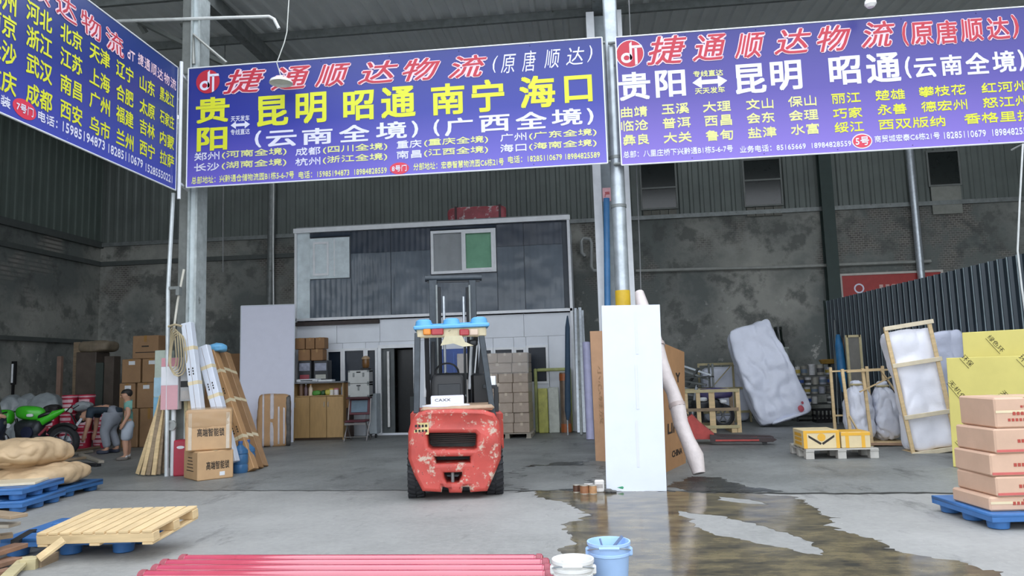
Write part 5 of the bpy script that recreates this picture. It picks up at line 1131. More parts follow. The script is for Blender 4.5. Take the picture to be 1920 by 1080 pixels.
for i, (lv, px_, wp_, hp_) in enumerate(pots):
    g = P(px_, 720, RY+.1); s = 1400/21.; z = levels[lv]; r_ = wp_/2/s*.9; h = min(hp_/s*.95, (levels[lv+1]-z-.05) if lv < 4 else 9); cnt[lv] = cnt.get(lv, 0)+1
    o = thing('paint_pot', '%s paint pot on the %s shelf of the pot rack, %s' % (('white', 'dull grey', 'bright white', 'beige', 'bluish white', 'dark grey', 'cream')[i % 7], lvn[lv], ('far left', 'second in', 'third in', 'fourth in', 'fifth in', 'sixth in')[(cnt[lv]-1) % 6]), 'pot', (g.x, RY+.14, z), 0, 'paint pots on the rack')
    MB().lathe([(0, 0), (r_*.9, 0), (r_, h*.9), (r_*1.06, h*.92), (r_*1.06, h), (0, h)], 12).build('body', mat('pot_'+pc[i % 7], pc[i % 7], .5, var=.2, sc=8), o, smooth=True)
    if i % 3 != 1: MB().lathe([(r_*.95, h*.25), (r_*1.02, h*.25), (r_*1.03, h*.65), (r_*.97, h*.65)], 12).build('label', mat('potlabel_%d' % (i % 4), ('3d5aa0', '555', 'b9a24a', '6e7f90')[i % 4] if i % 4 != 1 else '555555', .5), o, smooth=True)
zz = levels[-1]+.3; 
bk = thing('wicker_tray', 'round yellow brown tray of coiled straps on the pot rack top', 'tray', (P(1556, 688, RY).x, RY+.05, levels[-1]+.27)); MB().lathe([(.1, 0), (.2, .02), (.25, .12), (.22, .12), (.18, .04), (0, .03)], 18).build('tray', mat('straw', 'a9853c', .6, var=.2), bk, smooth=True)
for k in range(3): MB().lathe([(.12+.03*k, .06+.02*k), (.14+.03*k, .075+.02*k), (.12+.03*k, .09+.02*k), (.1+.03*k, .075+.02*k)], 16, closed=True).build('strap_coil', mat('orange_strap', 'c08a2f', .5), bk, smooth=True)
bs_ = thing('plastic_basket', 'black slatted basket at the foot of the pot rack', 'basket', (P(1552, 785, RY-.45).x, RY-.4, 0)); wB = .62
for s_ in (-1, 1):
    for k in range(7): MB().box(.035, .015, .26, (-wB/2+.02+k*(wB-.04)/6, s_*.2, .05)).build('slat', black, bs_)
    for z in (.02, .3): MB().box(wB, .02, .04, (0, s_*.2, z)).build('rail', black, bs_)
    for z in (.02, .16, .3): MB().box(.02, .4, .04, (s_*wB/2, 0, z)).build('rail', black, bs_)
MB().box(wB, .4, .02).build('base', black, bs_)
for i in range(4): can('dark rusty pot lying in the black basket, %s' % ('left', 'middle', 'right', 'back')[i], 0, 0, 1, 1, '000000') if False else None
# tall bottle on a pale pillar
q = F(1459, 1474, 651, 790, 20.9); pl = thing('pillar_crate', 'pale green grey pillar box behind the tilted white package', 'box', (q[0]+.06, 21.1, 0)); MB().box(.34, .34, q[3], bev=.03).build('body', mat('pale_green_grey', '868e86', .7, var=.2), pl); MB().box(.38, .38, .05, (0, 0, q[3]-.05), bev=.01).build('lid', mat('pale_green_lid', '9aa29a', .6), pl)
zb = q[3]; q2 = F(1462, 1474, 612, 651, 20.9); hb_ = q2[3]-zb
btl = thing('display_bottle', 'big dark green display bottle standing on the pale pillar box', 'bottle', (q[0]+.04, 21.1, zb)); r_ = .15
MB().lathe([(0, 0), (r_, 0), (r_, hb_*.2), (r_*.72, hb_*.4), (r_*.66, hb_*.95), (0, hb_*.95)], 16).build('glass', mat('bottle_green', '18211c', .2), btl, smooth=True); MB().lathe([(r_*.68, hb_*.86), (r_*.74, hb_*.86), (r_*.74, hb_), (0, hb_)], 16).build('cap', mat('bottle_cap', '2a2f2c', .3), btl, smooth=True)
# poles and sticks by the partition
for lab, xa, ya, xb, yb, r_, m_ in (('thin grey stick leaning on the partition, leftmost', 1571, 790, 1565, 600, .02, steelg), ('thin reddish stick leaning on the partition', 1584, 800, 1581, 600, .02, mat('reddish_stick', '9c7f6a', .6)), ('pale lath leaning on the partition, rightmost of the sticks', 1600, 800, 1597, 592, .022, wood)):
    a_ = P(xa, 785, 19.2); c_ = P(xb, yb, 19.7); a_.z = .01; tag(MB().tube([a_, c_], r_, 6).build('stick', m_, smooth=True), lab, 'stick')
a_ = P(1583, 735, 18.9); c_ = P(1571, 628, 19.3); pa_ = thing('parasol', 'folded bright blue parasol leaning on the partition', 'parasol', (a_.x, 18.9, 0)); o_ = V((a_.x, 18.9, 0)); MB().tube([(.05, 0, 0), a_-o_], .02, 6).build('pole', silver, pa_, smooth=True); MB().tube([a_-o_, (a_-o_).lerp(c_-o_, .3), (a_-o_).lerp(c_-o_, .8), c_-o_], [.06, .11, .1, .05], 8).build('canopy', mat('parasol_blue', '2f76a8', .5, var=.2), pa_, smooth=60)
q = F(1589, 1614, 628, 690, 17.0); gfr = thing('glazed_screen', 'narrow pale wood framed glass panel standing behind the sack crate', 'frame', (q[0], 17.0, 0)); h = q[3]; w = q[1]
for x in (-w/2, w/2): MB().box(.05, .05, h, (x, 0, 0)).build('post', lam, gfr)
for z in (.02, h*.5, h-.05): MB().box(w, .05, .05, (0, 0, z)).build('rail', lam, gfr)
MB().box(w-.04, .012, h-.06, (0, 0, .04)).build('pane', mat('dusty_glass', '77756f', .3), gfr)
# crate with two white sacks
SY = 14.2; q = F(1592, 1697, 690, 836, SY); sk = thing('timber_crate', 'tall open timber crate holding two white woven sacks', 'crate', (q[0], SY+.45, 0)); w, h = q[1], q[3]
for x, t in ((-w/2, 0), (-w*.14, 0), (w*.5, 0)): MB().bar((x, -.45, 0), (x-.06+.02*x, -.45, h), .05, .04).build('post', wood, sk)
for x in (-w/2, w*.2, w/2): MB().bar((x, .45, 0), (x, .45, h*1.02), .05, .04).build('post', wood, sk)
for y in (-.47, .45):
    MB().bar((-w/2, y, h-.05), (w/2, y, h-.03), .07, .03).build('rail', wood, sk)
MB().bar((-w/2, -.47, .06), (w/2, -.47, .03), .06, .04).build('rail', mat('reddish_wood', 'a98a72', .7), sk); MB().bar((-w/2, .45, .5), (w/2, .45, .5), .06, .03).build('rail', wood, sk)
for x0, z0, x1_, z1 in ((-w*.3, h*.7, w*.5, h*.95), (w*.1, h*.98, w*.5, h*.5), (-w*.52, h*.4, -w*.3, .1)): MB().bar((x0, -.49, z0), (x1_, -.49, z1), .05, .02).build('brace', wood, sk)
MB().box(w, .9, .05, (0, 0, .02)).build('base_board', wood, sk)
wov = mat('woven_sack', 'd8dce8', .5, var=.07, sc=4, bump=.8, bsc=6)
for i, (x, ww_, hh_, lab) in enumerate(((-w*.2, .48, 1.02, 'white woven sack in the timber crate, left and fuller'), (w*.28, .46, .98, 'white woven sack in the timber crate, right and lower'))):
    o = thing('woven_sack', lab, 'sack', sk.location+V((x, -.05, .075)), 0, 'white sacks in the crate')
    def fns(p, u): k = max(0, u.z); return (p.x*(1-.35*k*k), p.y*(1-.35*k*k), p.z)
    MB().soft(ww_, .55, hh_, 4, 28, .035, 4, 11+i, ridge=.03, rs=6, at=(0, 0, hh_/2), fn=fns).build('body', wov, o, smooth=60)
    MB().soft(.2, .16, .12, 3, 8, .03, 9, i, at=(0, 0, hh_+.02)).build('gathered_neck', wov, o, smooth=60)
    MB().lathe([(.1, hh_-.02), (.12, hh_), (.1, hh_+.02)], 12).build('tie', lam, o, smooth=True)
# tall wrapped packages in timber frames
def framed(label, px0, px1, yt, yb, Y, tilt, posts, mm, wk=1.0):
    q = F(px0, px1, yt, yb, Y); h = q[3]; w = q[1]*wk
    o = thing('wrapped_package', label, 'package', (q[0], Y+.25, 0)); o.rotation_euler.y = R(tilt)
    def fn(p, u): return (p.x*(1-.10*math.cos(u.z*2.4)+.05), p.y, p.z)
    MB().soft(w*.97, .45, h*.93, 10, 36, .035, 2.5, int(px0) % 9, at=(.02, 0, h*.49), fn=fn, ridge=.03, rs=3.).build('body', mm, o, smooth=60)
    if posts:
        for x in (-w/2-.02, w/2-.06): MB().box(.06, .04, h, (x, -.28, 0), bev=.004).build('post', wood, o)
        for z in (.0, h*.28, h*.68, h-.06): MB().box(w+.05, .03, .07, (-.02, -.3, z), bev=.004).build('rail', mat('pale_board', 'd8cbb0', .6, var=.1), o)
        MB().box(w, .5, .05, (0, 0, 0)).build('base', wood, o)
    return o
wrap2 = mat('lilac_wrap_sheet', 'f0f1fa', .35, var=.05, sc=2, bump=.7, bsc=3.5)
o = framed('tall white wrapped package in a pale timber frame before the partition', 1703, 1792, 603, 850, 13.1, -7.5, True, wrap2)
o = framed('second tall wrapped package, bluish, just behind the timber framed one', 1770, 1835, 608, 815, 14.0, -6, False, mat('bluish_wrap', 'd3d8ea', .35, var=.06, sc=2, bump=.9, bsc=4), 1.0)
# yellow insulation boards
yel = mat('yellow_board', 'd9cd78', .55, var=.06, sc=2); yelp = mat('board_print', '3f3a22', .6, var=0)
def yboard(label, a, dr, Ln, H, lean, th, grp):
    o = thing('insulation_board', label, 'board', a, math.atan2(dr.y, dr.x), grp); M = Matrix.Rotation(-lean, 4, 'X')
    bd = MB().box(Ln, th, H, (Ln/2, th/2, 0), bev=.006).build('board', yel, o); bd.rotation_euler.x = -lean; return o, bd
a_ = G(1787, 876); c_ = G(1850, 884); dr = (c_-a_).normalized(); h1 = P(1792, 671, a_.y).z
dr = V((dr.x*1.6, dr.y, 0)).normalized()
o1, bd1 = yboard('front yellow insulation board with slanted dark print', a_+V((0, 0, .005)), dr, 1.7, h1, R(3), .05, 'insulation boards')
bk = V((-dr.y, dr.x, 0)); 
if bk.x < 0: bk = -bk
h2 = P(1813, 630, a_.y+.0).z
o2, bd2 = yboard('rear yellow insulation board, taller and shifted right', a_+dr*.16+bk*.16+V((0, 0, .005)), dr, 1.7, h2+.05, R(3), .05, 'insulation boards')
def ytext(bd, s_, u, z, L_, hgt, ang):
    ax = V((math.cos(ang), 0, math.sin(ang))); up_ = V((-math.sin(ang), 0, math.cos(ang)))
    text(s_, (u, -.003, z), L_, hgt, yelp, bd, axes=(ax, up_), bold=.0)
    MB().bar(V((u, -.003, z))-ax*L_/2-up_*hgt*.75, V((u, -.003, z))+ax*L_/2-up_*hgt*.75, .012, .002).build('underline', yelp, bd)
ytext(bd1, '无机保温·绿色环', .28, h1*.58, .8, .075, R(-52)); ytext(bd1, '无机保温·绿', .24, h1*.14, .45, .075, R(-50)); ytext(bd1, '无机保', .82, h1*.62, .3, .075, R(-50)); ytext(bd1, '环保', .3, h1*.97, .18, .08, R(-50)); ytext(bd1, '环保', 1.05, h1*.95, .2, .09, R(-50)); ytext(bd2, '绿色环', .45, h2*.93, .28, .07, R(-52))
# white pallet with two cream and yellow cartons
fp = Fr(1572, 861, R(0)); q = fp.B(1512, 1648, 840, 861); Wp = q[1]
wpal = mat('pale_pallet', 'b6b3ac', .7, var=.12, sc=5); wo_ = thing('wooden_pallet', 'low white painted pallet under the cream and yellow cartons', 'pallet', fp.o+V((q[0], .5, 0)), 0, 'wooden pallets')
for x in (-Wp/2+.06, .0, Wp/2-.06):
    for y in (-.42, 0, .42): MB().box(.13, .14, .12, (x, y, .0), bev=.006).build('block', wpal, wo_)
    MB().box(.13, 1., .02, (x, 0, .12)).build('stringer', wpal, wo_)
for y in (-.44, -.22, 0, .22, .44): MB().box(Wp, .12, .02, (0, y, .142)).build('deck_board', wpal, wo_)
zq = .165; cream = mat('cream_card', 'd6c49b', .6, var=.05); yl = mat('yellow_print', 'e0aa36', .5, var=.04)
for i, (x0, x1_, yt) in enumerate(((1506, 1575, 807), (1577, 1633, 810))):
    q = fp.B(x0, x1_, yt, 842, .05); h = fp.L((x0+x1_)/2, yt, .05).z-zq
    o = carton(('cream carton with yellow corners and a black wing mark on the white pallet', 'cream carton with yellow bands, right one on the white pallet')[i], (fp.o.x+q[0], q[1]-.01, zq, zq+h), fp.o.y+.05, .62 if i == 0 else .5, cream, tp=False, bev=.008)
    w = q[1]-.01; Y_ = -(.31 if i == 0 else .25)-.002
    if i == 0:
        b = MB(); b.add([(-w*.36, Y_, h*.62), (-.02, Y_, h*.2), (.0, Y_, h*.3), (-w*.36, Y_, h*.75)], [(0, 1, 2, 3)]).add([(w*.36, Y_, h*.62), (.02, Y_, h*.2), (.0, Y_, h*.3), (w*.36, Y_, h*.75)], [(0, 1, 2, 3)]); b.build('wing_mark', ink, o, stuff=True)
        b = MB(); b.poly([(h*.22*math.cos(2*PI*k/16), h*.62+h*.22*math.sin(2*PI*k/16)) for k in range(16)], Y_, Y_-.002); b.build('sun_mark', yl, o)
        MB().box(w*.1, .003, h*.98, (-w*.45, Y_, .004)).build('yellow_edge', yl, o); MB().box(w*.1, .003, h*.98, (w*.45, Y_, .004)).build('yellow_edge', yl, o); MB().box(w, .003, h*.14, (0, Y_-.001, h*.85)).build('yellow_band', yl, o)
        b = MB(); 
        for k in range(3): b.box(.003, .4, .05, (-w/2-.001, 0, .04+k*.07))
        b.build('side_print', yl, o, stuff=True)
    else:
        for k in (-.3, .25): MB().box(w*.12, .003, h*.98, (w*k, Y_, .004)).build('yellow_band', yl, o)
        MB().box(w*.98, .48, .003, (0, 0, h)).build('top_band', yl, o); MB().box(w, .003, h*.2, (0, Y_-.001, h*.78)).build('yellow_band', yl, o)
# cartons on a blue pallet at the right edge
a_ = G(1878, 990); rzp = R(5); bpal = blue_pallet('blue plastic pallet under the carton stack at the right edge of the picture', V((a_.x+.42, a_.y+.42, 0)), rzp, 1.2, 1.0, .15)
Yc = a_.y-.03; rows_ = [(1849, 931, 967, 'bottom'), (1856, 893, 931, 'second'), (1853, 850, 892, 'third'), (1856, 803, 848, 'fourth'), (1858, 745, 801, 'top')]
z = .153; rp = mat('red_strip', 'c4625c', .5); pt_ = mat('peach_card', 'c9a78f', .65, var=.07, sc=4, bump=.08)
for i, (x0, yt, yb, nm) in enumerate(rows_):
    zt = P(1890, yt, Yc).z; X0_ = P(x0, (yt+yb)/2, Yc).x; w = .78 if i < 4 else .6; h = zt-z-.003; jx = (0, .01, -.005, .0, .02)[i]
    o = tag(MB().box(w, .6, h, bev=.015).build('carton', pt_, loc=(X0_+w/2+jx, Yc+.32, z), rz=rzp+R((0, 1.5, -1, 1, -2)[i])), 'peach brown carton, %s of the stack at the right edge' % nm, 'carton', 'cartons at the right edge')
    MB().box(w*.98, .003, .022, (0, -.302, .012 if i in (1, 2, 3) else h*.5)).build('red_strip', rp if i in (1, 2, 3) else tape, o)
    b = MB()
    for k in range(9): b.box(.026, .003, .03, (-w*.22+k*.036, -.3025, h*.42)) if k % 4 != 3 else None
    for k in range(6): b.box(.02, .003, .02, (-w*.1+k*.03, -.3025, h*.66))
    if i == 4:
        for k in range(10): b.box(.022, .003, .026, (-w*.3+k*.034, -.3025, h*.22))
    b.build('print', redink, o, stuff=True)
    MB().box(.06, .602, .003, (0, 0, h-.001)).build('tape', tape, o)
    if i == 0: MB().box(.16, .003, .1, (w*.02, -.303, h*.4), (0, .4, 0)).build('white_label', white, o)
    z = zt
q = F(1828, 1858, 765, 800, Yc+.5); carton('small peach carton jutting out behind the stack at the right edge', (q[0]+.1, .3, P(1890, 801, Yc).z+.0, P(1890, 801, Yc).z+.2), Yc+.33, .3, pt_) if False else None
# ============================================================ CLUSTER AT THE LEFT COLUMN
# two cartons with print
carA = mat('carton_kraft', 'bd9a72', .6, var=.07, sc=4, bump=.08)
def turned(label, px, yb, rz, w, d, h, z, m):
    g = G(px, yb); o = tag(MB().box(w, d, h, bev=.015).build('carton', m), label, 'carton', 'smart lock cartons'); o.rotation_euler.z = rz
    return o, g
g = G(370, 903); rz_ = R(48); w_, d_, h_ = .56, .62, F(370, 432, 848, 900, 11.1)[3]
o, _ = turned('kraft carton with black characters, lower one beside the left column', 370, 903, rz_, w_, d_, h_, 0, carA)
o.location = g+V((math.cos(rz_)*w_/2-math.sin(rz_)*d_/2, math.sin(rz_)*w_/2+math.cos(rz_)*d_/2, 0)); zc = h_
text('高端智能锁', (.03, -d_/2-.002, h_*.5), .36, .13, ink, o, bold=.02)
MB().box(.08, .003, .06, (.1, -d_/2-.001, h_*.12)).build('white_label', white, o); MB().box(.06, d_*1.003, .003, (0, 0, h_-.001)).build('tape', tape, o)
b = MB()
for k in range(5): b.box(.003, .3-.03*k, .012, (-w_/2-.001, .02, h_*.3+k*.05))
b.build('side_print', ink, o, stuff=True)
lo_c = o.location.copy()
c2 = P(385, 806, lo_c.y-.1); hz = P(385, 770, lo_c.y-.3).z-zc
wq = .68; o2 = thing('carton', 'kraft carton under glossy cling wrap with black characters, stacked on the lower carton', 'carton', (c2.x, lo_c.y+.02, zc+.004), R(27), 'smart lock cartons')
MB().box(wq, .55, hz, bev=.02).build('body', carA, o2)
text('高端智能锁', (.03, -.277, hz*.45), .4, .13, ink, o2, bold=.02)
def fnw(p, u): return p
MB().soft(wq+.03, .58, hz*.5, 9, 12, .012, 9, 2, at=(0, 0, hz*.8)).build('cling_wrap', mat('cling_kraft', 'cdb08a', .12, alpha=.35, bump=.4, bsc=10), o2, smooth=60)
for x in (-.4, .41): MB().box(.05, .003, hz*.9, (wq*x, -.279, .02)).build('tape', mat('glossy_tape', 'c7b9a6', .15), o2)
# red box, pink box, meter box, valve
q = F(318, 343, 826, 892, 11.75); rb_ = thing('extinguisher_box', 'small red metal box with white oval label at the foot of the left column', 'box', (q[0], 11.95, 0), R(15)); rdm = mat('box_red', 'a92a3f', .4, var=.08)
MB().box(q[1]*.95, .3, q[3], bev=.015).build('body', rdm, rb_); b = MB(); b.poly([(.06*math.cos(2*PI*k/18), q[3]*.8+.025*math.sin(2*PI*k/18)) for k in range(18)], -.152, -.156); b.build('oval_label', white, rb_); MB().box(q[1]*.9, .012, q[3]*.94, (0, -.15, .02), bev=.004).build('door', rdm, rb_).location.y = .002
q = F(305, 337, 671, 768, 11.85); pk_ = thing('notice_box', 'pink and white sign box fixed to the left column', 'sign box', (q[0], 11.86, q[2])); h = q[3]-q[2]
MB().box(q[1]*.6, .1, .2, (.05, .1, h*.5)).build('bracket', steelg, pk_); MB().box(q[1], .12, h, bev=.006).build('case', mat('case_pale', 'c9c6c9', .5), pk_)
for z0, z1, c in ((0, .47, 'cf9fa6'), (.47, .83, 'dcdde2'), (.83, 1., 'c98f98')): MB().box(q[1]*.98, .006, h*(z1-z0)-.004, (0, -.062, h*z0+.002)).build('face', mat('face_'+c, c, .45, var=.04), pk_)
q = F(340, 362, 670, 752, 11.82); mt = thing('meter_box', 'grey meter box with black band right of the pink sign box', 'box', (q[0], 11.84, q[2])); h = q[3]-q[2]
MB().box(q[1], .1, h, bev=.006).build('case', mat('meter_grey', '9fa0a0', .5), mt); MB().box(q[1]*.9, .006, h*.14, (0, -.052, h*.32)).build('window', dark, mt); MB().box(q[1]*.8, .006, h*.2, (0, -.052, h*.04)).build('label', mat('grey_label', 'a8a39f', .6), mt)
q = P(325, 797, 11.92); vl = thing('valve_pipe', 'white pipe with grey round valve at the left column', 'valve', (q.x, 11.92, 0)); z = q.z
MB().tube([(0, 0, 0), (0, 0, z+.35)], .04, 10).build('pipe', white, vl, smooth=True); MB().lathe([(.02, -.03), (.085, -.03), (.085, .0), (.05, .0), (.05, -.01), (.02, -.01)], 16, (0, -.07, z), Matrix.Rotation(R(90), 4, 'X')).build('flange', mat('valve_grey', 'a5a8a6', .4, .3), vl, smooth=True); MB().tube([(-.09, -.02, z-.02), (.0, -.02, z-.02)], .04, 8).build('elbow', black, vl, smooth=True)
# water jugs
jm = mat('jug_blue', '4f7fae', .12, var=.1, trans=.35)
for i, (px, yb, lab) in enumerate(((444, 888, 'blue water jug standing right of the smart lock cartons'), (458, 884, 'second blue water jug, half hidden by the long cartons'))):
    g = G(px, yb); g.y += .12; j_ = thing('water_jug', lab, 'jug', g, 0, 'water jugs'); r_ = .125
    MB().lathe([(0, 0), (r_*.9, 0), (r_, .03), (r_, .12), (r_*.93, .14), (r_, .16), (r_, .28), (r_*.93, .3), (r_, .32), (r_*.95, .37), (r_*.3, .45), (r_*.26, .48), (0, .48)], 18).build('body', jm, j_, smooth=30); MB().lathe([(0, .48), (r_*.3, .48), (r_*.3, .515), (0, .515)], 12).build('cap', mat('cap_blue', '3a5fa0', .4), j_, smooth=True)
# long boxes leaning
def longbox(label, pb, pt, w, t, m, back, group, Yb=None, print_=None, cap=None):
    a_ = G(*pb) if Yb is None else P(pb[0], pb[1], Yb); a_.z = max(a_.z, .01); c_ = P(pt[0], pt[1], a_.y+back)
    z_ = (c_-a_).normalized(); x_ = V((0, 1, 0)).cross(z_).normalized(); y_ = z_.cross(x_)
    o = thing('long_carton', label, 'carton', a_, 0, group); Ln = (c_-a_).length; Mx = Matrix((x_, y_, z_)).transposed().to_4x4()
    body = MB().box(w, t, Ln, bev=.008).build('body', m, o); body.matrix_local = Mx
    b = MB(); 
    for k in (.25, .55, .8): b.box(w*1.005, t*1.005, .06, (0, 0, Ln*k))
    tb = b.build('tape', tape, o); tb.matrix_local = Mx; tb['kind'] = 'stuff'
    MB().box(.004, t*1.002, Ln*.98, (0, 0, .01)).build('seam', mat('seam', '6f5236', .6), body).location.y = -.002
    if print_:
        for k in (.3, .62): 
            text(print_, (0, -t/2-.003, Ln*k), .04, .3, ink, body, bold=.02, axes=(V((0, 0, 1)), V((-1, 0, 0)))) if False else None
            pb_ = MB()
            for r__ in range(2):
                for s_ in range(3): pb_.box(.02, .002, .03, (-w*.22+r__*w*.4, -t/2-.002, Ln*k+s_*.045))
            pb_.build('print', ink, body, stuff=True)
    return o
longbox('first white foam tube box leaning on the left column', (384, 868), (352, 606), .17, .14, foam, .12, 'white long cartons', Yb=11.66, print_='1')
longbox('second white long box, shorter, right of the first', (436, 868), (381, 650), .2, .14, mat('white_long', 'cdd3de', .5, var=.04), .2, 'white long cartons', Yb=11.85, print_='1')
kr = mat('kraft_long', 'b28a5f', .55, var=.08, sc=3)
longbox('left one of three long brown cartons leaning by the left column', (472, 884), (396, 660), .19, .16, kr, .45, 'long brown cartons', print_='1')
longbox('middle one of three long brown cartons leaning by the left column', (484, 880), (408, 656), .12, .2, mat('kraft_dark', '8f6c48', .55, var=.08), .5, 'long brown cartons')
longbox('right one of three long brown cartons, with the clear plastic sleeve', (494, 876), (422, 662), .1, .2, mat('kraft_mid', 'a07c56', .4, var=.15), .55, 'long brown cartons')
q = P(384, 650, 12.4); tag(MB().soft(.42, .3, .16, 3, 10, .03, 6, 3).build('blue_bag', mat('bag_blue', '6fb2dd', .4, var=.2, chip='d5e4ee', chipsc=6, chiplev=.6), smooth=60, loc=(q.x, 12.75, q.z-.02)), 'crumpled light blue bag on top of the long cartons', 'bag')
for i, (x, dx) in enumerate(((348, 0), (355, .01), (362, .02), (369, .0))):
    a_ = P(x+6, 845, 11.93); a_.z = .01; c_ = P(x, 742, 12.0); plank(a_, c_, .06, .03, wood if i % 2 else lam, 'short pale batten of the bundle behind the kraft cartons, %s' % ('leftmost', 'second from left', 'third from left', 'rightmost')[i], 'batten', 'batten', 'battens behind the cartons')
# laths leaning at the white pole
for i, (xb, yb, xt, yt, m_) in enumerate(((258, 891, 302, 752, wood), (268, 893, 303, 742, wood), (278, 893, 306, 735, wood2), (288, 893, 307, 748, wood), (297, 892, 309, 760, wood2), (305, 890, 310, 775, wood2))):
    a_ = G(xb, yb); a_.z = .02; c_ = P(xt, yt, 12.05); plank(a_, c_, .07, .035, m_, 'wooden lath leaning on the white pole, %s' % ('leftmost', 'second from the left', 'third from the left', 'fourth from the left', 'fifth from the left, dark', 'rightmost, dark and short')[i], 'lath', 'lath', 'laths at the white pole')
a_ = G(312, 893); pts = [a_, P(314, 700, a_.y), P(315, 545, a_.y-.05), P(325, 362, a_.y-.1)]
tag(MB().tube(pts, .033, 8).build('thin_pole', mat('pole_white', 'c9d0d2', .4, .2), smooth=True), 'thin white pole standing before the left column', 'pole')
tag(MB().tube([P(345, 505, 11.82), P(333, 565, 11.8), P(320, 660, 11.75)], .02, 8).build('thin_pole', mat('pole_cream', 'c4c2b6', .5), smooth=True), 'short thin cream pole tied to the left column', 'pole')
q = P(325, 543, 11.78); tag(MB().box(.22, .06, .05, (q.x, q.y, q.z)).box(.06, .1, .14, (q.x+.1, q.y, q.z-.1)).build('pole_clamp', steelg), 'steel clamp joining the thin white pole to the left column', 'clamp')
ho = P(330, 612, 11.7); hc = thing('rope_coil', 'beige rope coil hanging on the left column', 'rope', ho); rm = mat('rope', 'a89b7d', .8, var=.2)
for i in range(5):
    t_ = -.05+i*.03; pts = [(t_+.13*math.sin(2*PI*k/16)*(.5+.16*i), -.02*i*.3+.03*math.cos(k), -.36+.34*math.cos(2*PI*k/16)-.03*i) for k in range(17)]; MB().tube(pts, .011, 6).build('loop', rm, hc, smooth=True)
MB().tube([(-.12, -.02, .0), (0, -.03, .03), (.1, 0, 0)], .02, 6).build('knot', rm, hc, smooth=True)
q = F(293, 311, 657, 762, 12.5); pb_ = thing('poster_carton', 'upright pale and blue carton standing left of the white pole', 'carton', (q[0], 12.6, 0)); MB().box(q[1]*1.1, .3, q[3], bev=.01).build('body', mat('pale_yellow_card', 'b6c1b4', .6), pb_)
for z0, z1, c in ((.28, .52, '7fb4d0'), (.52, .68, 'a9cadb')): MB().box(q[1]*1.1, .004, q[3]*(z1-z0)*.98, (0, -.152, q[3]*z0+.2)).build('blue_band', mat('band_'+c, c, .5), pb_)
# brown cartons behind, seen between column and lilac board
for i, (x0, x1_, yt, yb) in enumerate(((372, 412, 692, 740), (414, 452, 690, 742), (372, 410, 642, 690), (412, 450, 638, 688))):
    q = F(x0, x1_, yt, yb, 18.5); carton('dim brown carton behind the long cartons, %s' % ('lower left', 'lower right', 'upper left', 'upper right')[i], (q[0], q[1]*.97, (0, 0, 1.38, 1.38)[i], (1.37, 1.37, 2.15, 2.2)[i]), 18.5, .5, tan[3], group='cartons behind the long cartons', tm=btape)
# ============================================================ LEFT BAY
BY = 17.0
bx = [(222, 252, 718, 764, 1), (255, 288, 720, 765, 1), (290, 312, 720, 765, 1), (228, 263, 674, 717, 2), (266, 300, 673, 717, 2), (247, 296, 629, 672, 3), (226, 258, 766, 838, 0), (261, 297, 766, 838, 0)]
nm_ = ('left of the second row', 'middle of the second row', 'right of the second row', 'left of the third row', 'right of the third row', 'topmost of the stack', 'left of the bottom row', 'right of the bottom row')
zl_ = [0]+[P(270, y, BY).z for y in (765.5, 717.5, 672.5)]; zh_ = [P(270, y, BY).z for y in (765.5, 717.5, 672.5, 629)]
for (x0, x1_, yt, yb, lv), nm in zip(bx, nm_):
    q = F(x0, x1_, yt, yb, BY); o = carton('brown carton with white label in the left bay, %s' % nm, (q[0], q[1]*.98, zl_[lv]+.004, zh_[lv]-.002), BY+.02*(lv % 2), .6, mat('carton_dim', '967554', .7, var=.1, sc=4), group='brown cartons in the left bay', tm=btape)
    h = zh_[lv]-zl_[lv]
    if lv in (1, 2): MB().box(.16, .003, .09, (.02, -.302, h*.75)).build('white_label', white, o)
    if lv == 3: 
        b = MB(); b.box(.18, .003, .03, (0, -.302, h*.5)).box(.5, .003, .02, (0, -.302, h*.25)); b.build('print', ink, o, stuff=True)
# red paint buckets
rbm = mat('paint_red', 'b02540', .35, var=.08); rim_ = mat('bucket_rim', 'd0a0aa', .4)
r_ = .185
def redbucket(px, lay, Y, lab, rowz):
    x = P(px, 790, Y).x; z = rowz
    o = thing('paint_bucket', lab, 'bucket', (x, Y, z), 0, 'red paint buckets')
    MB().lathe([(0, 0), (r_*.86, 0), (r_*.98, .36), (r_*1.04, .37), (r_*1.04, .4), (r_*.98, .42), (0, .425)], 16).build('body', rbm, o, smooth=True)
    MB().lathe([(r_*.985, .355), (r_*1.06, .36), (r_*1.06, .39), (r_*1.0, .4)], 16).build('rim', rim_, o, smooth=True)
    ang = math.atan2(-(x), Y); b = MB()
    for z0, z1, aw in ((.07, .1, .5), (.13, .2, .75), (.24, .31, .9)):
        k = 6; A = [-PI/2-ang*0+aw*(i/k-.5)*2 for i in range(k+1)]
        for a0, a1 in zip(A, A[1:]):
            rr = lambda zz: r_*(.86+.12*zz/.36)+.003
            b.add([(rr(z0)*math.cos(a0), rr(z0)*math.sin(a0), z0), (rr(z0)*math.cos(a1), rr(z0)*math.sin(a1), z0), (rr(z1)*math.cos(a1), rr(z1)*math.sin(a1), z1), (rr(z1)*math.cos(a0), rr(z1)*math.sin(a0), z1)], [(0, 1, 2, 3)])
    b.build('label_print', mat('label_pink', 'd8b3bb', .5), o, stuff=True)
RB = 17.2
for lay, xs_ in ((0, (66, 97, 128, 159, 190)), (1, (66, 97, 128, 159, 190)), (2, (131, 162))):
    for k, px in enumerate(xs_):
        redbucket(px, lay, RB+.03*((k*3+lay) % 3), 'red paint bucket in the left bay, %s layer, %s' % (('bottom', 'middle', 'top')[lay], ('leftmost', 'second from the left', 'third from the left', 'fourth from the left', 'rightmost')[k] if lay < 2 else ('left of the two', 'right of the two')[k]), (.0, .43, .86)[lay])
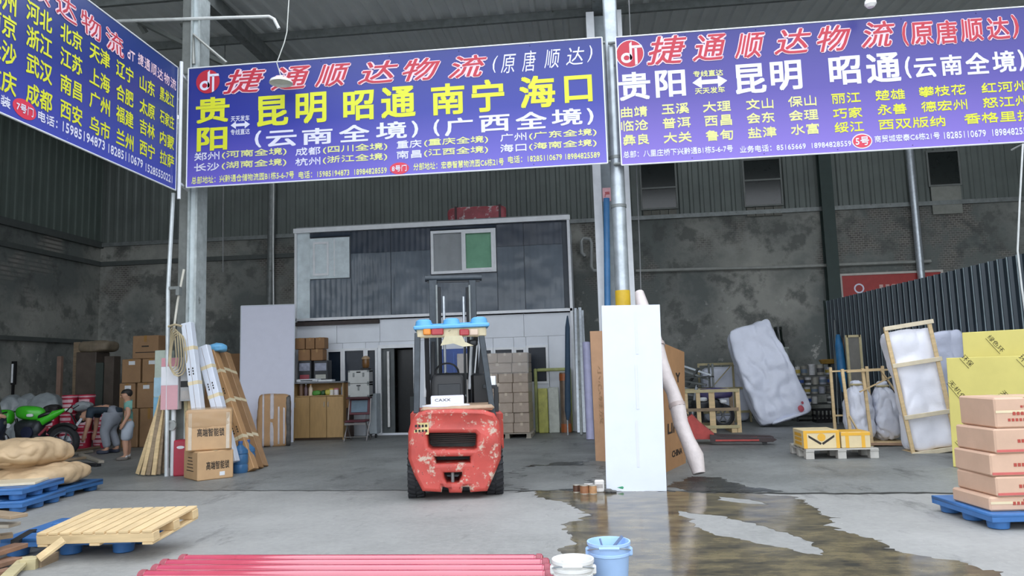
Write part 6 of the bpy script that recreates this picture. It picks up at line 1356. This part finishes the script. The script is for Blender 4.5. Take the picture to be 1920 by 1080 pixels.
# sacks and bags on top
gsk = mat('grey_plastic_bag', '8f979a', .35, var=.15, bump=.4, bsc=6)
for i, (px, py, w, d, h, Y, z) in enumerate(((48, 752, .75, .6, .75, 17.9, 0), (85, 745, 1.1, .7, 1.0, 18.0, 0), (20, 768, .7, .6, .6, 17.8, 0))):
    q = P(px, 740, Y); sack('pale plastic sack heaped behind the motorcycle, %s' % ('middle', 'right and widest', 'left')[i], w, d, 1.35 if i == 1 else 1.3, (q.x, Y, .66), (0, 0, .2*i), gsk, 20+i, group='pale sacks behind the motorcycle', amp=.09, ears=False)
q = P(155, 733, RB); sack('grey plastic bag on the middle layer of red buckets', .42, .35, .24, (q.x+.1, RB-.1, .86+.13), (0, 0, .3), gsk, 31, amp=.04)
q = P(101, 735, RB); sack('black bag on the red buckets behind the green tank', .4, .35, .2, (q.x, RB, .86+.1), (0, 0, .0), mat('black_bag', '2c2b2b', .5, bump=.3), 33, amp=.03)
q = P(188, 738, RB); sack('black bag at the right end of the red buckets', .36, .3, .16, (q.x, RB-.05, .86+.08), (0, 0, .0), MATS['black_bag'], 34, amp=.03)
# timbers and dark packages along the wall
for i, (x0, x1_, yt, m_, lab) in enumerate(((107, 115, 668, mat('reddish_wood2', '8e7466', .7), 'short reddish timber post against the left bay wall'), (124, 137, 641, wood2, 'tall timber post against the left bay wall'), (139, 147, 690, mat('dark_post', '4b443f', .7), 'dark timber post against the left bay wall'))):
    q = F(x0, x1_, yt, 790, 19.5); tag(MB().box(q[1], .1, q[3], bev=.004).build('timber_post', m_, loc=(q[0], 19.5+.3*i, 0)), lab, 'timber')
q = F(140, 178, 660, 800, 19.0); dkp = thing('wrapped_stack', 'tall dark wrapped stack against the left bay wall', 'package', (q[0], 19.3, 0)); MB().box(q[1], .6, q[3], bev=.02).build('body', mat('dim_brown', '544a42', .6, var=.2, sc=3), dkp)
MB().soft(q[1]*1.5, .7, .32, 4, 10, .04, 3, 5, at=(.15, 0, q[3]+.14)).build('top_roll', mat('khaki_roll', '7d715f', .6, var=.2), dkp, smooth=60)
for i, (x0, x1_, yt, m_) in enumerate(((180, 194, 680, mat('dim_green', '3d4540', .7)), (196, 214, 668, MATS['dim_brown']))):
    q = F(x0, x1_, yt, 800, 18.8); tag(MB().box(q[1], .3, q[3], bev=.01).build('tall_board', m_, loc=(q[0], 18.9, 0)), ('dim green tall board beside the dark wrapped stack', 'dim brown tall board left of the brown cartons')[i], 'board')
q = P(24, 700, 18.5); wl = thing('white_strip', 'short white upright tube in a black holder at the left', 'lamp', (q.x, 18.5, 0)); MB().box(.14, .05, .62, (0, .03, q.z-.3)).build('holder', black, wl); MB().tube([(0, -.02, q.z-.25), (0, -.02, q.z+.25)], .025, 8).build('tube', white, wl, smooth=True); MB().box(.05, .05, q.z-.3, (0, .03, 0)).build('post', black, wl)  # plain white upright tube before a black frame
# motorcycle, nose to the left
g = G(118, 858); mo = thing('motorcycle', 'green and black sport motorcycle parked nose to the left', 'motorcycle', (g.x, g.y, 0), R(8)); grn = mat('lime_green', '3fb528', .25, var=.06); eng = mat('engine_grey', '3c4044', .4, .5, var=.3)
def ml(x, y): d = ray(x, y); n_ = V((-math.sin(R(8)), math.cos(R(8)), 0)); t_ = (mo.location-CAM).dot(n_)/d.dot(n_); p = CAM+d*t_-mo.location; return (p.x*math.cos(R(8))+p.y*math.sin(R(8)), 0, p.z)
rw_ = .33; motowheel(mo, 0, rw_, rw_, .17, 'rear_wheel', 5); motowheel(mo, -1.42, .31, .31, .12, 'front_wheel', 5)
MB().lathe([(.1, -.07), (.13, -.07), (.13, -.065), (.1, -.065)], 20, M=Matrix.Rotation(PI/2, 4, 'X'), at=(0, 0, rw_)).build('brake_disc', silver, mo, smooth=True)
tk = [ml(x, y) for x, y in ((34, 774), (48, 762), (70, 762), (82, 778), (70, 785), (45, 786))]
cx_ = sum(p[0] for p in tk)/6; cz_ = sum(p[2] for p in tk)/6
def tkf(p, u): return (p.x, p.y*(1-.3*max(0, u.x)), p.z+.03*u.x*-1)
MB().soft(.58, .34, .3, 2.8, 12, at=(cx_, 0, cz_), fn=tkf).build('fuel_tank', grn, mo, smooth=60)
t0, t1 = ml(74, 793), ml(122, 768); MB().tube([V(t0), V(t0).lerp(V(t1), .5)+V((0, 0, .02)), V(t1)], [.1, .09, .03], 10).build('tail_fairing', grn, mo, smooth=60)
MB().soft(.4, .22, .09, 3, 8, at=tuple(V(t0).lerp(V(t1), .25)+V((-.05, 0, .09))), rot=(0, -.3, 0)).build('seat', black, mo, smooth=60)
t2 = ml(134, 770); MB().tube([t1, t2], [.03, .05], 8).build('tail_lamp', mat('lamp_pale', 'c9d8cf', .2), mo, smooth=True)
for dy in (-.14, .14): MB().tube([V(ml(126, 772))+V((0, dy*.4, 0)), V(ml(140, 760))+V((.02, dy, 0))], .012, 6).build('indicator', black, mo, smooth=True)
e_ = ml(57, 805); MB().soft(.55, .36, .42, 4, 10, .03, 7, 4, at=e_).build('engine', eng, mo, smooth=60); MB().lathe([(0, -.03), (.12, -.03), (.12, .03), (0, .03)], 18, at=(e_[0]+.05, -.2, e_[2]-.05), M=Matrix.Rotation(PI/2, 4, 'X')).build('clutch_cover', mat('cover_blue', '3a3f58', .3, .6), mo, smooth=True)
MB().tube([V((0, -.1, rw_)), V((-.3, -.12, rw_+.08)), V((-.55, -.12, rw_+.14))], [.035, .045, .05], 8).tube([V((0, .1, rw_)), V((-.55, .12, rw_+.14))], .04, 8).build('swingarm', eng, mo, smooth=True)
x_ = [V(ml(x, y))+V((0, -.2, 0)) for x, y in ((22, 815), (26, 828), (40, 836), (60, 836), (78, 833))]; MB().tube(x_, [.03, .04, .05, .055, .05], 10).build('exhaust', mat('exhaust_grey', '8b8d90', .3, .8), mo, smooth=True)
MB().tube([V(ml(40, 790)), V(ml(75, 800)), V(ml(95, 790))], .035, 8).tube([V(ml(30, 785)), V(ml(40, 830)), V(ml(75, 835))], .03, 8).build('frame_tube', black, mo, smooth=True)
MB().tube([V(ml(80, 815))+V((0, -.13, 0)), V(ml(95, 800))+V((0, -.13, 0))], .03, 8).build('shock', mat('shock_red', '8a3a44', .4), mo, smooth=True)
for dy in (-.1, .1): MB().tube([V((-1.42, dy, .31)), V((-1.15, dy, .95))], .03, 8).build('fork_leg', silver, mo, smooth=True)
MB().tube([(-1.1, -.36, .98), (-1.16, 0, 1.0), (-1.1, .36, .98)], .016, 8).build('handlebar', black, mo, smooth=True); MB().soft(.42, .3, .34, 3, 8, at=(-1.28, 0, .88)).build('nose_fairing', grn, mo, smooth=60)
f_ = [V((rw_*1.1*math.cos(a), 0, rw_+rw_*1.1*math.sin(a))) for a in [R(150-k*15) for k in range(8)]]; MB().tube(f_, .05, 6).build('rear_fender', black, mo, smooth=True)
MB().soft(.14, .05, .07, 3, 6, at=tuple(V(ml(65, 778))+V((0, -.17, 0)))).build('white_badge', white, mo, smooth=60); MB().lathe([(0, 0), (.05, 0), (.05, .02), (0, .02)], 14, at=tuple(V(ml(27, 797))+V((0, -.2, 0))), M=Matrix.Rotation(PI/2, 4, 'X')).build('white_cover', white, mo, smooth=True)
MB().box(.05, .03, .18, tuple(V(ml(144, 798))), (0, .6, 0)).build('plate_holder', silver, mo); MB().tube([(-.5, -.1, .25), (-.45, -.3, .01)], .015, 6).build('side_stand', black, mo, smooth=True)
MB().bar(V(ml(133, 775)), V(ml(144, 800)), .04, .02).build('tail_arm', black, mo)
# timbers on the floor behind the sacks
for i, (xa, ya, xb, yb, m_) in enumerate(((60, 862, 185, 838, wood2), (100, 856, 172, 846, mat('grey_timber', '9d9689', .85)), (20, 866, 90, 860, wood2), (150, 852, 190, 866, MATS['grey_timber']), (120, 868, 185, 872, dark), (95, 866, 160, 858, wood2))):
    a_, c_ = G(xa, ya, .03), G(xb, yb, .03); plank(a_+V((0, 0, .0)), c_, .1, .05, m_, 'loose timber on the floor behind the sack pallet, %s' % ('longest, under the rear wheel', 'short, right of the wheel', 'leftmost', 'running towards the boy', 'dark and nearest', 'middle of the heap')[i], 'timber', 'plank', 'timbers behind the sack pallet')

# ============================================================ PEOPLE
def skin(name, J, E, m, par, root=0, sub=2):
    """One continuous surface grown along a skeleton: J name -> (point, radius or (rx, ry)); E pairs of names."""
    names = list(J); me = bpy.data.meshes.new(name); me.from_pydata([J[k][0] for k in names], [(names.index(a), names.index(b)) for a, b in E], [])
    ob = bpy.data.objects.new(name, me); COL.objects.link(ob); md = ob.modifiers.new('skin', 'SKIN'); md.use_smooth_shade = True
    sv = me.skin_vertices[0].data
    for i, k in enumerate(names):
        r = J[k][1]; kf = .95 if ('f' in k and k[1:2] == 'f') or k[1:3] == 'th' else 1.32; sv[i].radius = (r*kf, r*kf) if not isinstance(r, tuple) else (r[0]*kf, r[1]*kf); sv[i].use_root = (i == root)
    if sub: s_ = ob.modifiers.new('sub', 'SUBSURF'); s_.levels = sub; s_.render_levels = sub
    m2 = eval_mesh(ob); m2.materials.clear(); m2.name = name; bpy.data.meshes.remove(me)
    return link(name, m2, m, par, 60)
def person(label, loc, rz, H, pose, mats, hair, name='person'):
    """pose: joints in metres for a 1.0-tall figure facing local -Y... scaled by H."""
    p = thing(name, label, 'person', loc, rz); S_ = lambda v: V(v)*H
    Jt = {k: S_(v) for k, v in pose.items()}
    rad = dict(pelvis=(.072, .06), waist=(.06, .05), chest=(.078, .056), neckb=(.034, .034), neck=(.029, .029), skull=(.05, .056), crown=(.036, .042))
    J = {}; 
    for k in ('pelvis', 'waist', 'chest', 'neckb', 'neck', 'skull', 'crown'): J[k] = (Jt[k], tuple(x*H*(.76 if k in ('pelvis', 'waist', 'chest') else 1) for x in rad[k]))
    E = [('pelvis', 'waist'), ('waist', 'chest'), ('chest', 'neckb'), ('neckb', 'neck'), ('neck', 'skull'), ('skull', 'crown')]
    for s in 'lr':
        for k, r in (('sho', .034), ('elb', .024), ('wri', .017), ('palm', .02), ('hip', .036), ('knee', .03 if not mats.get('shorts') else .034), ('calf', .028 if not mats.get('shorts') else .033), ('ank', .021), ('toe', .02)): J[s+k] = (Jt[s+k], r*H)
        E += [('chest', s+'sho'), (s+'sho', s+'elb'), (s+'elb', s+'wri'), (s+'wri', s+'palm'), ('pelvis', s+'hip'), (s+'hip', s+'knee'), (s+'knee', s+'calf'), (s+'calf', s+'ank'), (s+'ank', s+'toe')]
        wr, pa = Jt[s+'wri'], Jt[s+'palm']; dr = (pa-wr).normalized(); sd = dr.cross(V((0, 1, .01))).normalized(); up = sd.cross(dr)
        for f, (o_, L) in enumerate(((-.014, .04), (-.005, .046), (.005, .044), (.014, .034))):
            a = pa+sd*o_*H; b = a+dr*L*.6*H; c = b+(dr*.8+up*.35)*L*.5*H
            J[s+'f%da' % f] = (b, .0055*H); J[s+'f%db' % f] = (c, .0045*H); E += [(s+'palm', s+'f%da' % f), (s+'f%da' % f, s+'f%db' % f)]
        J[s+'th'] = (wr+dr*.018*H+sd*-.026*H, .006*H); J[s+'th2'] = (wr+dr*.042*H+sd*-.032*H+up*.008*H, .005*H); E += [(s+'wri', s+'th'), (s+'th', s+'th2')]
    skin('body', J, E, mats['skin'], p)
    # shirt and trousers follow the same skeleton, a little larger
    g = 1.14
    Js = {k: (J[k][0], tuple(x*g for x in J[k][1])) for k in ('pelvis', 'waist', 'chest')}; Js['neckb'] = (J['chest'][0].lerp(J['neckb'][0], .75), (.045*H, .04*H)); Es = [('pelvis', 'waist'), ('waist', 'chest'), ('chest', 'neckb')]
    hem = Jt['pelvis']+(Jt['pelvis']-Jt['waist'])*.75; Js['hem'] = (hem, (.09*H, .078*H)); Es.append(('pelvis', 'hem'))
    sl = mats.get('sleeve', .6)
    for s in 'lr':
        Js[s+'sho'] = (J[s+'sho'][0], .042*H); Js[s+'slv'] = (J[s+'sho'][0].lerp(J[s+'elb'][0], sl), .036*H); Es += [('chest', s+'sho'), (s+'sho', s+'slv')]
    skin('shirt', Js, Es, mats['shirt'], p, root=1)
    Jp = {'pelvis': (J['pelvis'][0], (.08*H, .068*H)), 'wst': (Jt['pelvis'].lerp(Jt['waist'], .75), (.068*H, .058*H))}; Ep = [('pelvis', 'wst')]
    for s in 'lr':
        Jp[s+'hip'] = (J[s+'hip'][0], .066*H); kn = J[s+'knee'][0]; Jp[s+'mid'] = (J[s+'hip'][0].lerp(kn, .6), .057*H)
        if mats.get('shorts'): Jp[s+'kn'] = (kn.lerp(J[s+'calf'][0], .15), .054*H); Ep += [('pelvis', s+'hip'), (s+'hip', s+'mid'), (s+'mid', s+'kn')]
        else: Jp[s+'kn'] = (kn, .047*H); Jp[s+'cf'] = (J[s+'calf'][0], .041*H); Jp[s+'hm'] = (J[s+'calf'][0].lerp(J[s+'ank'][0], .85), .036*H); Ep += [('pelvis', s+'hip'), (s+'hip', s+'mid'), (s+'mid', s+'kn'), (s+'kn', s+'cf'), (s+'cf', s+'hm')]
    skin('shorts' if mats.get('shorts') else 'trousers', Jp, Ep, mats['legs'], p)
    for s in 'lr':
        an, to = Jt[s+'ank'], Jt[s+'toe']; d_ = V((to.x-an.x, to.y-an.y, 0)); d_.normalize(); c = (an+to)/2; ang = math.atan2(d_.y, d_.x)
        MB().soft(.15*H, .058*H, .05*H, 3.5, 8, at=(c.x, c.y, .026*H+min(an.z, to.z)*0), rot=(0, 0, ang)).build('shoe', mats['shoe'], p, smooth=60)
        if mats.get('sock'): MB().tube([an+V((0, 0, -.02*H)), an+V((0, 0, .05*H))], [.026*H, .027*H], 10).build('sock', mats['sock'], p, smooth=True)
    # head: face on the side the head looks to
    sk, lk = Jt['skull'], V(pose['look']).normalized(); up = (Jt['crown']-Jt['neck']).normalized(); lk = (lk-up*lk.dot(up)).normalized(); rt = lk.cross(up)
    M = Matrix((rt, lk, up)).transposed().to_4x4(); M.translation = sk+up*.012*H
    hb = MB().soft(.128*H, .15*H, .125*H, 2.2, 10, fn=lambda a, u: (a.x, a.y, a.z if u.y < .2 else max(a.z, .012*H))).build('hair', hair, p, smooth=60); hb.matrix_local = M
    # keep the face clear: the hair sits back and up
    hb.matrix_local = M @ Matrix.Translation((0, -.018*H, .012*H))
    for s in (-1, 1):
        e = MB().soft(.012*H, .008*H, .01*H, 2, 6, at=(s*.02*H, .058*H, -.006*H)).build('eye', dark, p, smooth=60); e.matrix_local = M
        e = MB().soft(.012*H, .022*H, .032*H, 2, 6, at=(s*.055*H, -.002*H, -.01*H)).build('ear', mats['skin'], p, smooth=60); e.matrix_local = M
    e = MB().soft(.014*H, .022*H, .026*H, 2, 6, at=(0, .066*H, -.018*H)).build('nose', mats['skin'], p, smooth=60); e.matrix_local = M
    e = MB().soft(.03*H, .01*H, .007*H, 2, 6, at=(0, .058*H, -.038*H)).build('mouth', mat('lips', '8a5049', .5), p, smooth=60); e.matrix_local = M
    return p
skinm = mat('skin', 'b98d74', .5, var=.05); hairm = mat('black_hair', '1d1a19', .6, var=.2)
# local -X is where they face here
boy = dict(pelvis=(0, 0, .50), waist=(.0, 0, .6), chest=(0, 0, .72), neckb=(-.005, 0, .80), neck=(-.015, 0, .84), skull=(-.035, 0, .905), crown=(-.035, 0, .955), look=(-1, -.25, -.35),
    lsho=(0, .105, .785), lelb=(.02, .135, .63), lwri=(-.0, .14, .5), lpalm=(-.012, .14, .455), rsho=(-.01, -.105, .785), relb=(.0, -.14, .63), rwri=(-.06, -.135, .51), rpalm=(-.08, -.13, .47),
    lhip=(0, .05, .47), lknee=(.0, .06, .27), lcalf=(.015, .062, .18), lank=(.02, .065, .05), ltoe=(-.07, .075, .02), rhip=(0, -.05, .47), rknee=(-.03, -.055, .27), rcalf=(-.02, -.057, .18), rank=(-.02, -.058, .05), rtoe=(-.11, -.065, .02))
g = G(238, 862); hb_ = P(238, 731, g.y).z
person('boy in a teal T-shirt and pale shorts standing with head bowed', g, R(35), hb_*1.02, boy, dict(skin=skinm, shirt=mat('teal_shirt', '6fa095', .8, var=.15, sc=12, bump=.15), legs=mat('pale_shorts', 'a5adb8', .8, var=.08), shorts=True, shoe=mat('sandal', '6c6660', .7), sock=mat('white_sock', 'd2d3d6', .8), sleeve=.62), hairm)
bend = dict(pelvis=(.06, 0, .53), waist=(-.03, 0, .58), chest=(-.16, 0, .575), neckb=(-.25, 0, .545), neck=(-.285, 0, .52), skull=(-.335, 0, .475), crown=(-.37, 0, .44), look=(-.5, -.1, -1),
    lsho=(-.2, .1, .555), lelb=(-.23, .13, .40), lwri=(-.24, .12, .26), lpalm=(-.25, .11, .21), rsho=(-.2, -.1, .555), relb=(-.21, -.13, .40), rwri=(-.25, -.13, .25), rpalm=(-.27, -.12, .2),
    lhip=(.06, .05, .5), lknee=(-.02, .07, .28), lcalf=(.03, .07, .19), lank=(.07, .07, .05), ltoe=(-.03, .085, .02), rhip=(.06, -.05, .5), rknee=(-.05, -.06, .28), rcalf=(-.02, -.06, .19), rank=(.0, -.06, .05), rtoe=(-.1, -.07, .02))
g = G(205, 850); person('person in dark navy top and grey trousers bending down to the floor', g, R(10), 1.72, bend, dict(skin=skinm, shirt=mat('navy_shirt', '22303c', .8, var=.15), legs=mat('grey_trousers', '858a93', .8, var=.08, bump=.1), shoe=mat('navy_shoe', '2a3040', .6), sleeve=.7), hairm)
man = dict(pelvis=(.05, 0, .50), waist=(.02, 0, .60), chest=(-.03, 0, .72), neckb=(-.06, 0, .79), neck=(-.075, 0, .825), skull=(-.1, 0, .885), crown=(-.105, 0, .935), look=(-1, -.4, -.4),
    lsho=(-.04, .11, .77), lelb=(-.1, .13, .63), lwri=(-.2, .08, .6), lpalm=(-.24, .07, .59), rsho=(-.04, -.11, .77), relb=(.0, -.15, .63), rwri=(.09, -.13, .58), rpalm=(.13, -.12, .565),
    lhip=(.05, .05, .47), lknee=(.0, .07, .27), lcalf=(.03, .07, .18), lank=(.06, .07, .05), ltoe=(-.03, .085, .02), rhip=(.05, -.05, .47), rknee=(.0, -.06, .27), rcalf=(.03, -.06, .18), rank=(.06, -.06, .05), rtoe=(-.03, -.07, .02))
g = G(-4, 868); g.y -= .15; person('person in camouflage top at the left edge of the picture, leaning over the motorcycle', g, R(20), 1.68, man, dict(skin=skinm, shirt=mat('camouflage', '5f6456', .8, var=.2, sc=8, chip='8b8672', chipsc=12, chiplev=.55), legs=mat('dark_trousers', '262d3c', .8), shoe=dark, sleeve=.5), hairm)
# ============================================================ LEFT FOREGROUND
a_ = G(100, 925); dirp = (G(188, 915)-G(70, 944)); rzs = math.atan2(dirp.y, dirp.x)
L0 = G(60, 950); L1 = G(190, 917)
ux = (L1-L0).normalized(); uy = V((-ux.y, ux.x, 0)); pw_ = 1.25; cen = L1-ux*pw_/2+uy*.5
sp1 = blue_pallet('dark blue plastic pallet under the tan sacks', V((cen.x, cen.y, 0)), math.atan2(ux.y, ux.x), pw_, 1.05, .15, m=mat('dull_blue_plastic', '2a5a8c', .5, var=.2))
kraft = mat('kraft_sack', 'bfa582', .65, var=.14, sc=3, bump=.6, bsc=5); z0 = .152
s1 = sack('lower tan sack on the blue pallet, with stitched end', 1.25, .95, .32, cen+V((.05, -.02, z0+.15)), (0, 0, math.atan2(ux.y, ux.x)+.05), kraft, 41, group='tan sacks on the blue pallet', amp=.035, e=3.2, fs=3.5, n=36, ridge=.018)
s2 = sack('upper tan sack with a red mark on the blue pallet', 1.3, 1.0, .42, cen+V((-.2, -.1, z0+.46)), (0, R(3), math.atan2(ux.y, ux.x)-.1), kraft, 45, group='tan sacks on the blue pallet', amp=.045, e=3., n=40, fs=3., ridge=.022)
MB().soft(.08, .09, .01, 2.5, 5).build('red_mark', mat('red_stain', 'b54a58', .5), s2, smooth=60).location = (-.1, -.3, .165)
b = MB()
for k in range(10): b.bar((.47+.004*k, -.28+.06*k, .06), (.52, -.27+.06*k, .0), .012, .006)
b.build('stitching', mat('stitch_dark', '5d4b36', .8), s1, stuff=True)
# stacked blue pallets at the left edge
Ls = G(66, 958); dps = blue_pallet('lower one of two bright blue plastic pallets stacked at the left edge', V((Ls.x-.66, Ls.y+.2, 0)), R(8), 1.15, .95, .15)
ups = blue_pallet('upper one of two bright blue plastic pallets stacked at the left edge', V((Ls.x-.7, Ls.y+.22, .151)), R(9), 1.15, .95, .15)
bdl = tag(MB().box(.9, .5, .03, bev=.004).build('board', mat('pale_board', 'd8cbb0', .6, var=.1), loc=(Ls.x-.62, Ls.y+.2, .302), rz=R(20)), 'pale board lying on the upper of the two stacked blue pallets', 'board')
# blue pallet with the tilted pine pallet
c0, c1 = G(118, 1040), G(232, 1036); ux = (c1-c0).normalized(); uy = V((-ux.y, ux.x, 0)); wA = 1.2; cA = c1-ux*(wA/2-.1)+uy*.42
rzA = math.atan2(ux.y, ux.x)
blue_pallet('blue plastic pallet under the tilted pine pallet', V((cA.x, cA.y, 0)), rzA, wA, 1.0, .17)
# pine pallet: corners from the photo, resting on the blue pallet
pz0 = .30
A = G(66, 1000, .24); Bc = G(286, 994, .27); Cc = G(353, 944, .36); 
exA = (Bc-A); LA = exA.length; exA.normalize(); ey = (Cc-Bc); ey -= exA*ey.dot(exA); LB = ey.length; ey.normalize(); ez = exA.cross(ey)
LB = min(LB*.9, 1.5)
pp = thing('wooden_pallet', 'new pine pallet lying tilted on the blue pallet in the left foreground', 'pallet', A, 0, 'wooden pallets'); Mx = Matrix((exA, ey, ez)).transposed().to_4x4(); Mx.translation = A; pp.matrix_world = Mx
npl = 10
for i in range(npl):
    x = LA*(i+.5)/npl; MB().box(LA/npl-.022, LB, .022, (x, LB/2, -.022), bev=.003).build('deck_board', wood, pp)
for y in (.05, LB/2, LB-.05): MB().box(LA, .09, .08, (LA/2, y, -.104), bev=.003).build('stringer', wood, pp)
for x in (.06, LA/2, LA-.06): MB().box(.1, LB, .02, (x, LB/2, -.126), bev=.003).build('bottom_board', wood, pp)
# loose board and scraps
brd = plank(G(72, 1048, .08), G(120, 1012, .21), .1, .03, wood, 'pine board propped against the blue pallet in the left foreground', 'board', 'board', up=(0, -.4, 1))
rndw = random.Random(9)
scr = [(-20, 962, 36, 968, .15, .03, .42, wood2, 'top'), (-20, 985, 28, 984, .16, .03, .33, mat('grey_timber', '9d9689', .85), 'second from top'), (-30, 1010, 24, 1003, .14, .035, .22, wood2, 'middle, nailed'), (-20, 1040, 40, 1022, .14, .04, .14, mat('rust_timber', '8a6a55', .8, var=.2), 'reddish, lower'), (-20, 1062, 28, 1048, .16, .04, .06, MATS['rust_timber'], 'lowest'), (10, 1085, 50, 1046, .1, .03, .05, lam, 'pale one pointing to the camera'), (42, 1060, 72, 1058, .12, .12, .03, lam, 'short pale block'), (66, 1058, 100, 1044, .1, .09, .03, wood2, 'short block against the blue pallet'), (28, 1016, 62, 996, .07, .04, .16, dark, 'dark narrow batten'), (-10, 1078, 20, 1070, .1, .05, .03, MATS['rust_timber'], 'nearest, at the picture corner')]
for xa, ya, xb, yb, w, t, z, m_, nm in scr:
    plank(G(xa, ya, z), G(xb, yb, z), w, t, m_, 'scrap board in the timber heap at the left edge, %s' % nm, 'board', 'scrap_board', 'scrap timber heap')
for z in (.06, .16, .26, .34):
    for x in (-3, 12): 
        g = G(x, 1030, z); plank(g+V((-.75, .0, 0)), g+V((-.4, .4, 0)), .1, .08, wood2, 'bearer inside the scrap timber heap, level %s' % ('one', 'two', 'three', 'four')[(.06, .16, .26, .34).index(z)]+(' left' if x < 0 else ' right'), 'board', 'bearer', 'scrap timber heap')
# ============================================================ OVERHEAD BITS AND CABLES
pvc = mat('pvc_white', 'c9ccca', .4)
tag(MB().tube([P(205, 40, 12.03), P(505, 31, 12.03), P(514, 36, 12.03), P(523, 54, 12.03)], .03, 8).build('conduit', pvc, smooth=True), 'white plastic conduit hung above the middle banner', 'conduit')
tag(MB().tube([P(363, 120, 12.02), P(363, 65, 12.02), P(425, 118, 12.02)], .03, 6).build('banner_bracket', mat('bracket', '9b9d98', .5, .3)), 'steel bracket above the left end of the middle banner', 'bracket')
for i, (xa, ya, xb, yb, Y) in enumerate(((222, -20, 272, 60, 13.5), (322, -10, 345, 48, 13.5), (395, 2, 480, 70, 14.5), (300, 60, 420, 120, 14.0), (395, 0, 300, 80, 14.5))):
    a_, c_ = P(xa, ya, Y), P(xb, yb, Y+.6); c_ = a_+(c_-a_)*1.02; a_ = a_+(a_-c_)*.5; tag(MB().bar(a_, c_, .1, .08).build('truss_rod', mat('truss_grey', '8b908c', .5, .2, var=.1)), 'roof truss rod above the left column, %s' % ('leftmost', 'second from left', 'right descending', 'lowest', 'crossing')[i], 'truss', 'roof truss rods')
q = P(527, 153, 11.4); lp1 = thing('pendant_lamp', 'white pendant lamp shade hanging before the middle banner', 'lamp', q)
MB().lathe([(.02, .1), (.05, .08), (.17, .02), (.19, -.03), (.18, -.03), (.16, .01), (.04, .06)], 20).build('shade', mat('shade_white', 'd8d8d4', .4), lp1, smooth=True)
c1 = P(519, 118, 11.4)-q; c2 = P(533, 80, 11.45)-q; c3 = P(538, 60, 11.5)-q; MB().tube([(0, 0, .08), c1, c2, c3, c3+V((.05, .2, 2.4))], .009, 6).build('cord', mat('cord_pale', 'b5b8b2', .5), lp1, smooth=True)
q = P(1632, 6, 11.3); lb2 = thing('pendant_bulb', 'white bulb hanging at the top of the picture above the right banner', 'lamp', q); MB().lathe([(0, -.075), (.05, -.065), (.085, -.02), (.08, .03), (.04, .09), (.035, .14), (0, .14)], 16).build('bulb', mat('bulb_white', 'e6e6e2', .3), lb2, smooth=True); MB().tube([(0, 0, .14), (0, 0, 2.2)], .01, 6).build('cord', black, lb2)
def cable(pts, r_, m_, lab): tag(MB().tube(pts, r_, 6).build('cable', m_, smooth=True), lab, 'cable')
cable([P(513, 350, 18.2)+V((0, 0, 3)), P(513, 350, 18.2), P(512, 460, 18.2), P(513, 600, 18.2), P(514, 800, 18.2)], .018, pvc, 'thin white cable hanging left of the office')
cable([P(1918, 270, 11.5)+V((0, .3, 0)), P(1918, 270, 11.5), P(1912, 380, 11.5), P(1908, 470, 11.5), P(1916, 540, 11.45), P(1930, 640, 11.4)], .014, pvc, 'white cable hanging at the right edge of the picture')
for i_, x_ in enumerate((116, 152)):
    a_ = P(x_, 300, 21.2 if i_ else 20.6); c_ = P(x_, 478, a_.y); tag(MB().tube([a_+V((0, 0, 2)), c_, V((c_.x, c_.y, 0))], .06, 8).build('drain_pipe', mat('dim_pipe', '7c827e', .5, .2), smooth=True), ('grey pipe on the left bay wall, left of two', 'grey pipe on the left bay wall, right of two, by the corner')[i_], 'pipe')
cable([P(418, 400, 15)+V((0, 0, 4.1)), P(418, 400, 15), P(418, 510, 15)], .01, mat('cord_grey', '77797a', .6), 'thin grey cord with hook hanging left of the office')
cable([P(1196, 330, 12.7)+V((0, 0, 3.9)), P(1199, 450, 12.7), P(1202, 560, 12.7)], .01, mat('cord_grey', '77797a', .6), 'thin grey cable right of the silver pole')
